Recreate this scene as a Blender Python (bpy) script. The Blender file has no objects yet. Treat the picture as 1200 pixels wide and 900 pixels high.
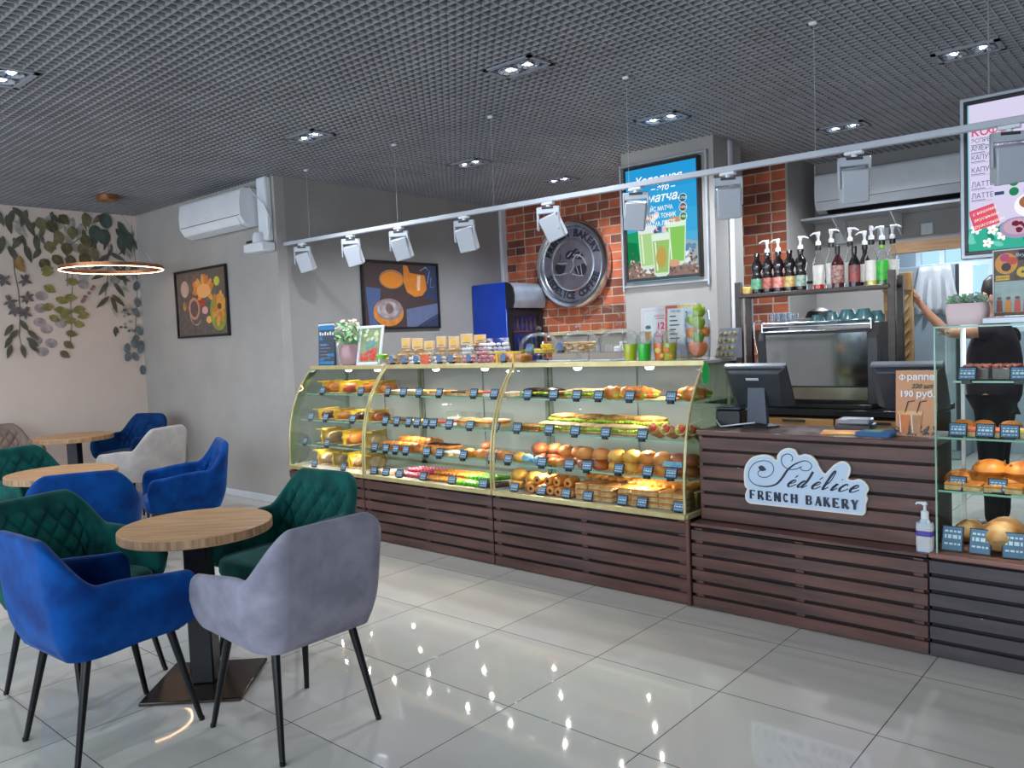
EXPOSURE = 0.38
W_SKY = 1.0
import bpy, bmesh, math, random
from mathutils import Vector, Matrix, Euler
random.seed(7)
PI = math.pi
SC = bpy.context.scene
COL = SC.collection

# ------------------------------------------------------------------ mesh builder
class MB:
    """collects shapes; build() links them as ONE mesh object"""
    def __init__(s):
        s.v = []; s.f = []; s.m = []
    def add(s, vs, fs, mi=0, M=None):
        b = len(s.v)
        s.v += [tuple(M @ Vector(p)) for p in vs] if M is not None else [tuple(p) for p in vs]
        s.f += [tuple(b + i for i in f) for f in fs]
        s.m += [mi] * len(fs)
        return s
    def merge(s, o, M=None, mi=0):
        b = len(s.v)
        s.v += [tuple(M @ Vector(p)) for p in o.v] if M is not None else o.v
        s.f += [tuple(b + i for i in f) for f in o.f]
        s.m += [k + mi for k in o.m]
        return s
    def box(s, x0, x1, y0, y1, z0, z1, mi=0, M=None):
        vs = [(x, y, z) for z in (z0, z1) for y in (y0, y1) for x in (x0, x1)]
        return s.add(vs, [(0, 2, 3, 1), (4, 5, 7, 6), (0, 1, 5, 4), (2, 6, 7, 3), (0, 4, 6, 2), (1, 3, 7, 5)], mi, M)
    def rbox(s, x0, x1, y0, y1, z0, z1, r=.01, mi=0, M=None):
        """box with chamfered edges"""
        vs = []; ix = {}
        for cx, X in ((-1, x0), (1, x1)):
            for cy, Y in ((-1, y0), (1, y1)):
                for cz, Z in ((-1, z0), (1, z1)):
                    ix[cx, cy, cz] = len(vs)
                    vs += [(X, Y - cy * r, Z - cz * r), (X - cx * r, Y, Z - cz * r), (X - cx * r, Y - cy * r, Z)]
        fs = []
        for k in (-1, 1):
            q = [(k, -1, -1), (k, 1, -1), (k, 1, 1), (k, -1, 1)]; f = [ix[p] for p in q]; fs.append(f if k > 0 else f[::-1])
            q = [(-1, k, -1), (1, k, -1), (1, k, 1), (-1, k, 1)]; f = [ix[p] + 1 for p in q]; fs.append(f[::-1] if k > 0 else f)
            q = [(-1, -1, k), (1, -1, k), (1, 1, k), (-1, 1, k)]; f = [ix[p] + 2 for p in q]; fs.append(f if k > 0 else f[::-1])
        S = (-1, 1)
        for a in S:
            for b in S:
                f = [ix[a, b, -1], ix[a, b, 1], ix[a, b, 1] + 1, ix[a, b, -1] + 1]; fs.append(f if a * b < 0 else f[::-1])
                f = [ix[a, -1, b], ix[a, 1, b], ix[a, 1, b] + 2, ix[a, -1, b] + 2]; fs.append(f[::-1] if a * b < 0 else f)
                f = [ix[-1, a, b] + 1, ix[1, a, b] + 1, ix[1, a, b] + 2, ix[-1, a, b] + 2]; fs.append(f if a * b < 0 else f[::-1])
                for c in S:
                    i = ix[a, b, c]; f = [i, i + 1, i + 2]; fs.append(f if a * b * c > 0 else f[::-1])
        return s.add(vs, fs, mi, M)
    def lathe(s, prof, n=20, mi=0, M=None, a0=0., a1=2 * PI, squash=1., caps=True):
        """prof: list of (r, z) from bottom to top, around z"""
        full = abs(a1 - a0 - 2 * PI) < 1e-6
        k = n if full else n + 1
        vs = []; fs = []
        for r, z in prof:
            for i in range(k):
                a = a0 + (a1 - a0) * i / n
                vs.append((r * math.cos(a), r * math.sin(a) * squash, z))
        for j in range(len(prof) - 1):
            for i in range(n):
                i2 = (i + 1) % k
                fs.append((j * k + i, j * k + i2, (j + 1) * k + i2, (j + 1) * k + i))
        if full and caps:
            if prof[0][0] > 1e-6: fs.append(tuple(range(k))[::-1])
            if prof[-1][0] > 1e-6: fs.append(tuple((len(prof) - 1) * k + i for i in range(k)))
        return s.add(vs, fs, mi, M)
    def cyl(s, x, y, z0, z1, r, r2=None, n=16, mi=0, M=None):
        T = Matrix.Translation((x, y, 0))
        return s.lathe([(r, z0), (r if r2 is None else r2, z1)], n, mi, M @ T if M is not None else T)
    def tube(s, pts, r, n=8, mi=0, M=None, closed=False):
        """tube along points; r a number or a list"""
        P = [Vector(p) for p in pts]; N = len(P); vs = []; fs = []
        up = None
        for i, p in enumerate(P):
            if closed: t = P[(i + 1) % N] - P[i - 1]
            else: t = P[min(i + 1, N - 1)] - P[max(i - 1, 0)]
            t.normalize()
            if up is None:
                up = Vector((0, 0, 1)) if abs(t.z) < .9 else Vector((1, 0, 0))
            a = t.cross(up)
            if a.length < 1e-5: a = t.orthogonal()
            a.normalize(); b = a.cross(t); up = b
            rr = r[i] if isinstance(r, (list, tuple)) else r
            for k in range(n):
                q = 2 * PI * k / n
                vs.append(p + (a * math.cos(q) + b * math.sin(q)) * rr)
        M_ = N if closed else N - 1
        for i in range(M_):
            for k in range(n):
                j = (i + 1) % N
                fs.append((i * n + k, j * n + k, j * n + (k + 1) % n, i * n + (k + 1) % n))
        if not closed:
            fs.append(tuple(range(n))); fs.append(tuple((N - 1) * n + k for k in range(n))[::-1])
        return s.add(vs, fs, mi, M)
    def ball(s, x, y, z, rx, ry=None, rz=None, n=14, m=8, mi=0, M=None):
        ry = rx if ry is None else ry; rz = rx if rz is None else rz
        prof = [(math.sin(PI * j / m), -math.cos(PI * j / m)) for j in range(m + 1)]
        prof[0] = (0, -1); prof[-1] = (0, 1)
        T = Matrix.Translation((x, y, z)) @ Matrix.Diagonal((rx, ry, rz, 1))
        return s.lathe(prof, n, mi, M @ T if M is not None else T)
    def prism(s, poly, z0, z1, mi=0, M=None, side=None):
        """2D outline (x,y) extruded z0..z1"""
        n = len(poly)
        vs = [(x, y, z0) for x, y in poly] + [(x, y, z1) for x, y in poly]
        s.add(vs, [tuple(range(n))[::-1], tuple(range(n, 2 * n))], mi, M)
        return s.add(vs, [(i, (i + 1) % n, n + (i + 1) % n, n + i) for i in range(n)], mi if side is None else side, M)
    def grid(s, rows, mi=0, M=None, wrap=False):
        h = len(rows); w = len(rows[0])
        vs = [p for r in rows for p in r]
        fs = []
        for j in range(h - 1):
            for i in range(w if wrap else w - 1):
                fs.append((j * w + i, j * w + (i + 1) % w, (j + 1) * w + (i + 1) % w, (j + 1) * w + i))
        return s.add(vs, fs, mi, M)
    def mesh(s, name, mats, smooth=True, angle=38):
        me = bpy.data.meshes.new(name)
        me.from_pydata(s.v, [], s.f)
        for m in (mats if isinstance(mats, (list, tuple)) else [mats]): me.materials.append(m)
        for p, k in zip(me.polygons, s.m): p.material_index = k
        if smooth:
            me.polygons.foreach_set('use_smooth', [True] * len(me.polygons))
            me.set_sharp_from_angle(angle=math.radians(angle))
        me.update()
        return me
    def build(s, name, mats, parent=None, loc=(0, 0, 0), rot=(0, 0, 0), smooth=True, angle=38, bevel=0):
        o = bpy.data.objects.new(name, s.mesh(name, mats, smooth, angle))
        COL.objects.link(o); o.location = loc; o.rotation_euler = rot
        if parent is not None: o.parent = parent
        if bevel:
            b = o.modifiers.new('edge', 'BEVEL'); b.width = bevel; b.segments = 2; b.limit_method = 'ANGLE'; b.harden_normals = False
        return o

def tag(o, label=None, cat=None, group=None, kind=None):
    if label: o['label'] = label
    if cat: o['category'] = cat
    if group: o['group'] = group
    if kind: o['kind'] = kind
    return o
def thing(name, label, cat, loc=(0, 0, 0), rz=0, group=None):
    o = bpy.data.objects.new(name, None); COL.objects.link(o)
    o.empty_display_size = .1
    o.location = loc; o.rotation_euler = (0, 0, rz)
    return tag(o, label, cat, group)
def struct(o): return tag(o, kind='structure')
def dup(o, loc, rz=None, label=None, parent=None, rot=None):
    """a copy of a thing with copies of its parts and sub-parts (mesh data shared)"""
    c = o.copy(); COL.objects.link(c)
    if parent is not None: c.parent = parent
    if loc is not None: c.location = loc
    if rz is not None: c.rotation_euler = (0, 0, rz)
    if rot is not None: c.rotation_euler = rot
    if label: c['label'] = label
    for ch in list(o.children): dup(ch, None, parent=c)
    return c
ORD = ['first', 'second', 'third', 'fourth', 'fifth', 'sixth', 'seventh', 'eighth', 'ninth', 'tenth', 'eleventh', 'twelfth', 'thirteenth', 'fourteenth', 'fifteenth', 'sixteenth', 'seventeenth', 'eighteenth', 'nineteenth', 'twentieth']

# ------------------------------------------------------------------ materials
def lin(c):
    f = lambda u: u / 12.92 if u <= .04045 else ((u + .055) / 1.055) ** 2.4
    return tuple(f(x / 255.) for x in c) + (1.,)
_MC = {}
def mat(name, rgb, rough=.5, metal=0., rgb2=None, scale=20., bump=0., bscale=None, coat=0., sheen=0., spec=.5, stretch=None, detail=4., emit=0.):
    """principled material whose colour wanders between rgb and rgb2 through a noise"""
    if name in _MC: return _MC[name]
    m = bpy.data.materials.new(name); m.use_nodes = True; _MC[name] = m
    nt = m.node_tree; N = nt.nodes; Lk = nt.links
    b = N['Principled BSDF']
    b.inputs['Roughness'].default_value = rough; b.inputs['Metallic'].default_value = metal
    b.inputs['Coat Weight'].default_value = coat; b.inputs['Coat Roughness'].default_value = .08
    b.inputs['Sheen Weight'].default_value = sheen; b.inputs['Sheen Roughness'].default_value = .35
    b.inputs['Specular IOR Level'].default_value = spec
    if emit:
        b.inputs['Emission Color'].default_value = lin(rgb); b.inputs['Emission Strength'].default_value = emit
    if rgb2 is None: rgb2 = tuple(max(0, c * .9) for c in rgb)
    tc = N.new('ShaderNodeTexCoord'); mp = N.new('ShaderNodeMapping')
    Lk.new(tc.outputs['Object'], mp.inputs['Vector'])
    if stretch: mp.inputs['Scale'].default_value = stretch
    nz = N.new('ShaderNodeTexNoise'); nz.inputs['Scale'].default_value = scale; nz.inputs['Detail'].default_value = detail
    Lk.new(mp.outputs['Vector'], nz.inputs['Vector'])
    rp = N.new('ShaderNodeValToRGB')
    rp.color_ramp.elements[0].position = .35; rp.color_ramp.elements[1].position = .65
    rp.color_ramp.elements[0].color = lin(rgb2); rp.color_ramp.elements[1].color = lin(rgb)
    Lk.new(nz.outputs['Fac'], rp.inputs['Fac']); Lk.new(rp.outputs['Color'], b.inputs['Base Color'])
    if bump:
        n2 = N.new('ShaderNodeTexNoise'); n2.inputs['Scale'].default_value = bscale or scale * 3; n2.inputs['Detail'].default_value = 3
        Lk.new(mp.outputs['Vector'], n2.inputs['Vector'])
        bp = N.new('ShaderNodeBump'); bp.inputs['Strength'].default_value = bump; bp.inputs['Distance'].default_value = .004
        Lk.new(n2.outputs['Fac'], bp.inputs['Height']); Lk.new(bp.outputs['Normal'], b.inputs['Normal'])
    return m
def lit(name, rgb, strength):
    if name in _MC: return _MC[name]
    m = bpy.data.materials.new(name); m.use_nodes = True; _MC[name] = m
    N = m.node_tree.nodes; N.remove(N['Principled BSDF'])
    e = N.new('ShaderNodeEmission'); e.inputs['Color'].default_value = lin(rgb); e.inputs['Strength'].default_value = strength
    m.node_tree.links.new(e.outputs[0], N['Material Output'].inputs['Surface'])
    return m
def glass(name, tint=(245, 250, 248), rough=0.02, refl=.9, base=.012, k=.2):
    """thin pane: clear transmission mixed with a fresnel-weighted reflection"""
    if name in _MC: return _MC[name]
    m = bpy.data.materials.new(name); m.use_nodes = True; _MC[name] = m
    nt = m.node_tree; N = nt.nodes; Lk = nt.links; N.remove(N['Principled BSDF'])
    t = N.new('ShaderNodeBsdfTransparent'); t.inputs['Color'].default_value = lin(tint)
    g = N.new('ShaderNodeBsdfGlossy'); g.inputs['Roughness'].default_value = rough; g.inputs['Color'].default_value = (refl, refl, refl, 1)
    f = N.new('ShaderNodeLayerWeight'); f.inputs['Blend'].default_value = .18
    ma = N.new('ShaderNodeMath'); ma.operation = 'MULTIPLY_ADD'; ma.inputs[1].default_value = k; ma.inputs[2].default_value = base
    Lk.new(f.outputs['Fresnel'], ma.inputs[0])
    mx = N.new('ShaderNodeMixShader')
    Lk.new(ma.outputs[0], mx.inputs[0]); Lk.new(t.outputs[0], mx.inputs[1]); Lk.new(g.outputs[0], mx.inputs[2])
    Lk.new(mx.outputs[0], N['Material Output'].inputs['Surface'])
    return m
def wood(name, a, b, axis='x', scale=6., rough=.45, coat=0.):
    if name in _MC: return _MC[name]
    st = {'x': (.12, 1, 1), 'y': (1, .12, 1), 'z': (1, 1, .12)}[axis]
    return mat(name, a, rough, rgb2=b, scale=scale * 4, stretch=st, bump=.15, bscale=scale * 12, coat=coat, detail=6)

# ------------------------------------------------------------------ printing: flat layers in (u, v)
def text_polys(body, size=1., align='CENTER', shear=0., bold=0., spacing=1.):
    cu = bpy.data.curves.new('lettering', 'FONT'); cu.body = body; cu.size = size
    cu.align_x = align; cu.align_y = 'CENTER'; cu.shear = shear; cu.offset = bold; cu.resolution_u = 2; cu.space_character = spacing
    ob = bpy.data.objects.new('lettering', cu); COL.objects.link(ob)
    dg = bpy.context.evaluated_depsgraph_get()
    me = bpy.data.meshes.new_from_object(ob.evaluated_get(dg))
    vs = [(v.co.x, v.co.y, 0) for v in me.vertices]; fs = [tuple(p.vertices) for p in me.polygons]
    bpy.data.objects.remove(ob); bpy.data.curves.remove(cu); bpy.data.meshes.remove(me)
    return vs, fs
class Pr:
    """a printed sheet: layers lie a hair over each other, facing -y; u = x, v = z"""
    def __init__(s): s.mb = MB(); s.k = 0; s.mats = []
    def mi(s, m):
        if m not in s.mats: s.mats.append(m)
        return s.mats.index(m)
    def up(s): s.k += 1; return -.00007 * s.k
    def poly(s, pts, m):
        d = s.up(); n = len(pts)
        area = sum(pts[i][0] * pts[(i + 1) % n][1] - pts[(i + 1) % n][0] * pts[i][1] for i in range(n))
        if area < 0: pts = pts[::-1]
        s.mb.add([(u, d, v) for u, v in pts], [tuple(range(n))], s.mi(m)); return s
    def rect(s, u0, u1, v0, v1, m): return s.poly([(u0, v0), (u1, v0), (u1, v1), (u0, v1)], m)
    def ell(s, u, v, a, b, m, rot=0., n=22):
        c, q = math.cos(rot), math.sin(rot)
        return s.poly([(u + a * math.cos(t) * c - b * math.sin(t) * q, v + a * math.cos(t) * q + b * math.sin(t) * c) for t in [2 * PI * i / n for i in range(n)]], m)
    def ring(s, u, v, a, b, w, m, n=28, t0=0., t1=2 * PI):
        d = s.up(); vs = []
        for i in range(n + 1):
            t = t0 + (t1 - t0) * i / n
            for k in (0, w): vs.append((u + (a - k) * math.cos(t), d, v + (b - k) * math.sin(t)))
        s.mb.add(vs, [(2 * i, 2 * i + 1, 2 * i + 3, 2 * i + 2) for i in range(n)], s.mi(m)); return s
    def line(s, pts, w, m):
        """stroke of width w along points (w may be a list)"""
        d = s.up(); vs = []; n = len(pts)
        for i, (u, v) in enumerate(pts):
            a = pts[max(i - 1, 0)]; b = pts[min(i + 1, n - 1)]
            tx, ty = b[0] - a[0], b[1] - a[1]; L = math.hypot(tx, ty) or 1
            ww = (w[i] if isinstance(w, (list, tuple)) else w) / 2
            vs += [(u - ty / L * ww, d, v + tx / L * ww), (u + ty / L * ww, d, v - tx / L * ww)]
        s.mb.add(vs, [(2 * i, 2 * i + 1, 2 * i + 3, 2 * i + 2) for i in range(n - 1)], s.mi(m)); return s
    def leaf(s, u, v, L, w, ang, m, vein=None):
        c, q = math.cos(ang), math.sin(ang); pts = []
        for i in range(9):
            t = i / 8; pts.append((t * L, w * math.sin(PI * t ** .8)))
        for i in range(7, 0, -1):
            t = i / 8; pts.append((t * L, -w * math.sin(PI * t ** .8)))
        s.poly([(u + x * c - y * q, v + x * q + y * c) for x, y in pts], m)
        if vein: s.line([(u, v), (u + L * c * .9, v + L * q * .9)], w * .12, vein)
        return s
    def text(s, body, u, v, size, m, align='CENTER', shear=0., bold=0., rot=0., spacing=1., sx=1.):
        vs, fs = text_polys(body, size, align, shear, bold, spacing); d = s.up(); c, q = math.cos(rot), math.sin(rot)
        s.mb.add([(u + x * sx * c - y * q, d, v + x * sx * q + y * c) for x, y, _ in vs], fs, s.mi(m)); return s
    def build(s, name, parent=None, loc=(0, 0, 0), rot=(0, 0, 0)):
        o = s.mb.build(name, s.mats, parent, loc, rot, smooth=False); return o
# ------------------------------------------------------------------ the setting
M_PAINT = mat('grey wall paint', (150, 147, 145), .75, rgb2=(144, 141, 139), scale=3, bump=.05, bscale=90)
M_PAPER = mat('wallpaper ground', (216, 200, 190), .8, rgb2=(211, 195, 185), scale=2)  # warm ground colour also carries the ring pendant's glow
M_SLAB = mat('dark void above the grid', (62, 62, 68), .9, rgb2=(52, 52, 58), scale=3)
M_BLADE = mat('grey grid metal', (150, 149, 153), .45, metal=.1, rgb2=(139, 138, 142), scale=2)
M_WHITE = mat('white plastic', (226, 228, 232), .35, rgb2=(220, 222, 227), scale=6)
M_OFFW = mat('off-white plastic', (205, 208, 214), .4, rgb2=(198, 201, 208), scale=6)
M_BLACK = mat('black plastic', (24, 24, 27), .4, rgb2=(18, 18, 21), scale=12)
M_DARK = mat('dark grey plastic', (58, 60, 66), .45, rgb2=(50, 52, 58), scale=12)
M_STEEL = mat('brushed steel', (190, 194, 200), .22, metal=1., rgb2=(170, 174, 180), scale=40, stretch=(.1, 1, 1))
M_CHROME = mat('chrome', (225, 228, 235), .2, metal=1., rgb2=(210, 214, 224), scale=5)
M_GLASS = glass('clear glass')
M_GREENEDGE = mat('glass edge', (150, 190, 170), .15, rgb2=(130, 172, 152), scale=10)

def floor_mat():
    m = bpy.data.materials.new('polished floor tiles'); m.use_nodes = True
    nt = m.node_tree; N = nt.nodes; Lk = nt.links; b = N['Principled BSDF']
    tc = N.new('ShaderNodeTexCoord'); br = N.new('ShaderNodeTexBrick')
    br.offset = 0; br.squash = 1
    Lk.new(tc.outputs['Object'], br.inputs['Vector'])
    br.inputs['Scale'].default_value = 1; br.inputs['Brick Width'].default_value = .6; br.inputs['Row Height'].default_value = .6
    br.inputs['Mortar Size'].default_value = .0022; br.inputs['Mortar Smooth'].default_value = .1
    br.inputs['Color1'].default_value = lin((192, 187, 180)); br.inputs['Color2'].default_value = lin((187, 182, 176)); br.inputs['Mortar'].default_value = lin((92, 88, 84))
    nz = N.new('ShaderNodeTexNoise'); nz.inputs['Scale'].default_value = 1.6; nz.inputs['Detail'].default_value = 6
    Lk.new(tc.outputs['Object'], nz.inputs['Vector'])
    mx = N.new('ShaderNodeMixRGB'); mx.blend_type = 'MULTIPLY'; mx.inputs['Fac'].default_value = .12
    Lk.new(br.outputs['Color'], mx.inputs['Color1']); Lk.new(nz.outputs['Color'], mx.inputs['Color2']); Lk.new(mx.outputs['Color'], b.inputs['Base Color'])
    mr = N.new('ShaderNodeMapRange'); mr.inputs['To Min'].default_value = .018; mr.inputs['To Max'].default_value = .05
    Lk.new(nz.outputs['Fac'], mr.inputs['Value']); Lk.new(mr.outputs['Result'], b.inputs['Roughness'])
    bp = N.new('ShaderNodeBump'); bp.inputs['Strength'].default_value = .3; bp.inputs['Distance'].default_value = .002; bp.invert = True
    Lk.new(br.outputs['Fac'], bp.inputs['Height']); Lk.new(bp.outputs['Normal'], b.inputs['Normal'])
    return m
def brick_mat():
    m = bpy.data.materials.new('red brick'); m.use_nodes = True
    nt = m.node_tree; N = nt.nodes; Lk = nt.links; b = N['Principled BSDF']; b.inputs['Roughness'].default_value = .85
    tc = N.new('ShaderNodeTexCoord'); sx = N.new('ShaderNodeSeparateXYZ'); cx = N.new('ShaderNodeCombineXYZ')
    Lk.new(tc.outputs['Object'], sx.inputs[0]); Lk.new(sx.outputs['X'], cx.inputs['X']); Lk.new(sx.outputs['Z'], cx.inputs['Y'])
    br = N.new('ShaderNodeTexBrick'); br.offset = .5; br.squash = .55; br.squash_frequency = 2
    Lk.new(cx.outputs[0], br.inputs['Vector'])
    br.inputs['Scale'].default_value = 1; br.inputs['Brick Width'].default_value = .27; br.inputs['Row Height'].default_value = .093
    br.inputs['Mortar Size'].default_value = .007; br.inputs['Mortar Smooth'].default_value = .2; br.inputs['Bias'].default_value = 0
    br.inputs['Color1'].default_value = lin((190, 98, 62)); br.inputs['Color2'].default_value = lin((98, 54, 44)); br.inputs['Mortar'].default_value = lin((168, 150, 138))
    nz = N.new('ShaderNodeTexNoise'); nz.inputs['Scale'].default_value = 9; nz.inputs['Detail'].default_value = 8
    Lk.new(tc.outputs['Object'], nz.inputs['Vector'])
    mx = N.new('ShaderNodeMixRGB'); mx.blend_type = 'OVERLAY'; mx.inputs['Fac'].default_value = .55
    Lk.new(br.outputs['Color'], mx.inputs['Color1']); Lk.new(nz.outputs['Fac'], mx.inputs['Color2']); Lk.new(mx.outputs['Color'], b.inputs['Base Color'])
    bp = N.new('ShaderNodeBump'); bp.inputs['Strength'].default_value = .7; bp.inputs['Distance'].default_value = .01; bp.invert = True
    Lk.new(br.outputs['Fac'], bp.inputs['Height']); Lk.new(bp.outputs['Normal'], b.inputs['Normal'])
    return m

struct(MB().box(-5.4, 6.3, -5.3, 7.0, -.1, 0).build('floor', floor_mat()))

# open-cell ceiling: real blades under a dark void
def ceiling():
    mb = MB(); x0, x1, y0, y1 = -5.27, 6.2, -5.2, 4.4; c = .0575; t = .0042
    x = x0 + .03
    while x < x1:
        mb.box(x - t, x + t, y0, y1, 3.0, 3.045, 0); x += c
    y = y0 + .01
    while y < y1:
        mb.box(x0, x1, y - t, y + t, 3.0005, 3.0445, 0); y += c
    mb.box(x0 - .1, x1 + .1, y0 - .1, 7.0, 3.3, 3.4, 1)
    return struct(mb.build('ceiling', [M_BLADE, M_SLAB], smooth=False))
ceiling()

# wallpapered wall on the left: hanging leaves printed on a pale ground
def wall_left():
    mb = MB().box(-5.37, -5.27, -5.2, .65, 0, 3.3, 0)
    pr = Pr(); pr.mi(M_PAPER)
    g = lambda n, c: mat('print ' + n, c, .8, rgb2=tuple(int(k * .78) for k in c), scale=14)
    olive, olive2, dk, teal = g('olive leaf', (96, 90, 62)), g('pale olive leaf', (126, 118, 84)), g('grey green leaf', (96, 95, 82)), g('teal leaf', (78, 94, 86))
    yel, lil, gry, blu = g('lime leaf', (148, 146, 84)), g('lilac leaf', (180, 168, 170)), g('grey leaf', (112, 106, 106)), g('blue leaf', (112, 126, 132))
    org, pnk, stm, pale = g('ochre leaf', (176, 138, 86)), g('pink bud', (170, 120, 126)), g('stem', (110, 100, 86)), g('pale leaf', (182, 176, 168))
    R = random.Random(3)
    # faint leaves lie lowest in the print
    for k in range(26):
        y = -1.35 + 2.0 * R.random(); z = 2.95 - .6 * R.random() ** 1.4
        pr.leaf(y, z, .12 + .1 * R.random(), .03 + .02 * R.random(), R.uniform(-2.4, -.6), pale)
    for y, z in [(.047, 2.223), (-.371, 2.096), (-.389, 1.968), (-.408, 1.821), (-.35, 1.752), (-.208, 1.809), (-.456, 1.636), (-.402, 1.516), (-.314, 1.602)]:
        pr.ell(y, z, .062, .05, lil, R.uniform(-.5, .5), 14)
    # grey green leaves crowd the top of the print
    for k in range(44):
        y = -1.35 + 2.0 * R.random(); z = 2.99 - .42 * R.random() ** 1.2
        pr.leaf(y, z, .1 + .09 * R.random(), .016 + .018 * R.random(), R.uniform(-2.5, -.6), R.choice([gry, dk, olive2, pale, dk]), stm if k % 2 else None)
    for k in range(16):
        y = .3 + .35 * R.random(); z = 2.7 - 1.0 * R.random()
        pr.leaf(y, z, .08 + .08 * R.random(), .014 + .012 * R.random(), R.uniform(-2.4, -.7), R.choice([gry, pale, dk]))
    # stems
    pr.line([(-.609, 2.55), (-.609, 2.342), (-.587, 2.151), (-.584, 1.939), (-.61, 1.689), (-.6, 1.592)], .008, stm)
    pr.line([(.123, 2.98), (.11, 2.8), (.05, 2.72), (-.09, 2.62), (-.1, 2.45), (-.12, 2.2)], .008, stm)
    pr.line([(-.07, 2.46), (-.06, 2.25), (-.1, 2.0), (-.1, 1.83), (-.13, 1.6)], .007, stm)
    pr.line([(.34, 2.95), (.33, 2.6), (.3, 2.3), (.26, 2.1)], .008, stm)
    pr.line([(.6, 2.9), (.62, 2.4), (.6, 2.0), (.55, 1.62)], .006, stm)
    for y, z, a in [(-.542, 2.938, -.7), (-.596, 2.896, -1.9), (-.446, 2.812, -1.2), (-.387, 2.652, -1.5), (-.482, 2.549, -1.3), (-.544, 2.651, -2.2), (-.621, 2.532, -1.1), (-.699, 2.623, -1.8), (-.475, 2.906, -1.9), (-.634, 2.835, -1.4), (-.72, 2.9, -1.2), (-.86, 2.8, -1.6), (-.95, 2.6, -1.3), (-.8, 2.5, -1.9)]:
        pr.leaf(y - .06 * math.cos(a), z - .09 * math.sin(a) * .8, .2, .032, a, dk, stm)
    for y, z in [(-.031, 2.764), (.123, 2.917), (.098, 2.692), (.072, 2.589), (-.099, 2.59), (-.264, 2.6), (-.191, 2.466), (-.07, 2.461), (.084, 2.489), (.176, 2.544), (-.33, 2.831), (-.106, 2.898), (-.223, 2.81), (-.166, 2.705), (-.322, 2.421)]:
        a = R.uniform(-1.9, -.6); c = R.choice([olive, olive, olive2]); L = .13 + .04 * R.random()
        pr.leaf(y - .5 * L * math.cos(a), z - .5 * L * math.sin(a), L, .05 + .014 * R.random(), a, c, olive2 if c is olive else stm)
    for y, z in [(.321, 2.923), (.289, 2.746), (.202, 2.781)]:
        pr.ell(y, z, .07, .085, teal, R.uniform(-.4, .4), 18)
    for y, z, a in [(.42, 2.85, -.9), (.44, 2.76, -1.3), (.56, 2.82, -1.5), (.45, 2.93, -1.1)]:
        pr.leaf(y, z, .22, .04, a, teal, dk)
    pr.leaf(-.6, 2.46, .16, .045, -1.0, org, stm); pr.leaf(-.56, 2.5, .14, .035, -1.5, org)
    for y, z in [(-.301, 2.333), (-.307, 2.372), (-.075, 2.25), (-.294, 2.166), (-.183, 2.048), (-.096, 2.079), (-.334, 1.978), (-.217, 1.949), (-.135, 1.928), (.014, 1.887), (-.269, 1.859), (-.113, 1.838), (-.03, 1.796), (-.113, 1.697), (-.15, 1.577), (-.194, 1.478), (-.16, 1.88), (-.03, 1.95)]:
        a = R.choice([R.uniform(-.7, .3), R.uniform(2.6, 3.6)]); L = .11 + .03 * R.random()
        pr.leaf(y - .5 * L * math.cos(a), z - .5 * L * math.sin(a), L, .034 + .012 * R.random(), a, yel if z > 1.72 else olive2, olive2)
    for y, z in [(-.709, 2.244), (-.52, 2.249), (-.672, 2.035), (-.514, 2.075), (-.644, 1.949), (-.542, 1.92)]:
        for k in range(6):
            a = k * PI / 3 + R.random(); pr.leaf(y, z, .075, .016, a, gry)
    for y, z, a in [(-.662, 1.805, -2.2), (-.537, 1.745, -.8), (-.679, 1.691, -2.1), (-.551, 1.668, -.7), (-.689, 1.6, -1.9), (-.598, 1.6, -1.4), (-.533, 1.62, -.9), (-.6, 1.85, -1.), (-.62, 1.75, -2.3)]:
        pr.leaf(y, z, .15, .026, a, dk)
    for y, z, a in [(.33, 2.58, -.5), (.33, 2.56, -2.5), (.3, 2.36, -2.7), (.36, 2.34, -.4), (.3, 2.26, -2.2), (.36, 2.25, -1.0), (.3, 2.1, -2.4), (.32, 2.1, -1.3), (.33, 2.12, -.8), (.3, 2.45, -2.8), (.34, 2.45, -.6)]:
        pr.leaf(y, z, .2, .024, a, dk if z > 2.2 else olive, stm)
    for k in range(22):
        y = .4 + .14 * R.random(); z = 1.7 + .3 * R.random(); pr.ell(y, z, .018, .014, pale if k % 3 else gry, 0, 8)
    for y, z in [(.6, 2.216), (.6, 2.034), (.58, 1.916), (.6, 1.712), (.551, 1.617), (.537, 1.564), (.6, 1.508), (.451, 1.525), (.454, 1.429), (.538, 1.425), (.61, 1.27), (.61, 1.55), (.59, 2.4)]:
        pr.ell(y, z, .035, .055, blu, R.uniform(-.5, .5), 14)
    for y, z in [(.121, 2.174), (.09, 2.13), (.047, 2.091), (.03, 2.06), (.015, 2.04), (.14, 2.2)]:
        pr.ell(y, z, .022, .018, pnk, 0, 10)
    # print plane (u, depth, v) -> wall plane facing +x
    T = Matrix(((0, -1, 0, -5.2697), (1, 0, 0, 0), (0, 0, 1, 0), (0, 0, 0, 1)))
    mb.merge(pr.mb, T)
    o = mb.build('wall_left', pr.mats, smooth=False)
    return struct(o)
wall_left()
struct(MB().box(-5.37, -2.48, .65, .75, 0, 3.3).build('wall_alcove', mat('grey wall paint tinted by lamp glow', (166, 161, 157), .75, rgb2=(160, 155, 151), scale=3, bump=.05, bscale=90)))  # warm tint puts the ring pendant's glow into the paint
struct(MB().box(-2.58, -2.48, .75, 3.9, 0, 3.3).build('wall_side', M_PAINT))
struct(MB().box(-2.58, .955, 3.75, 3.9, 0, 3.3).build('wall_back', brick_mat()))
struct(MB().box(.955, .975, 3.748, 4.4, 0, 3.3).build('wall_return', M_PAINT))
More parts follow.
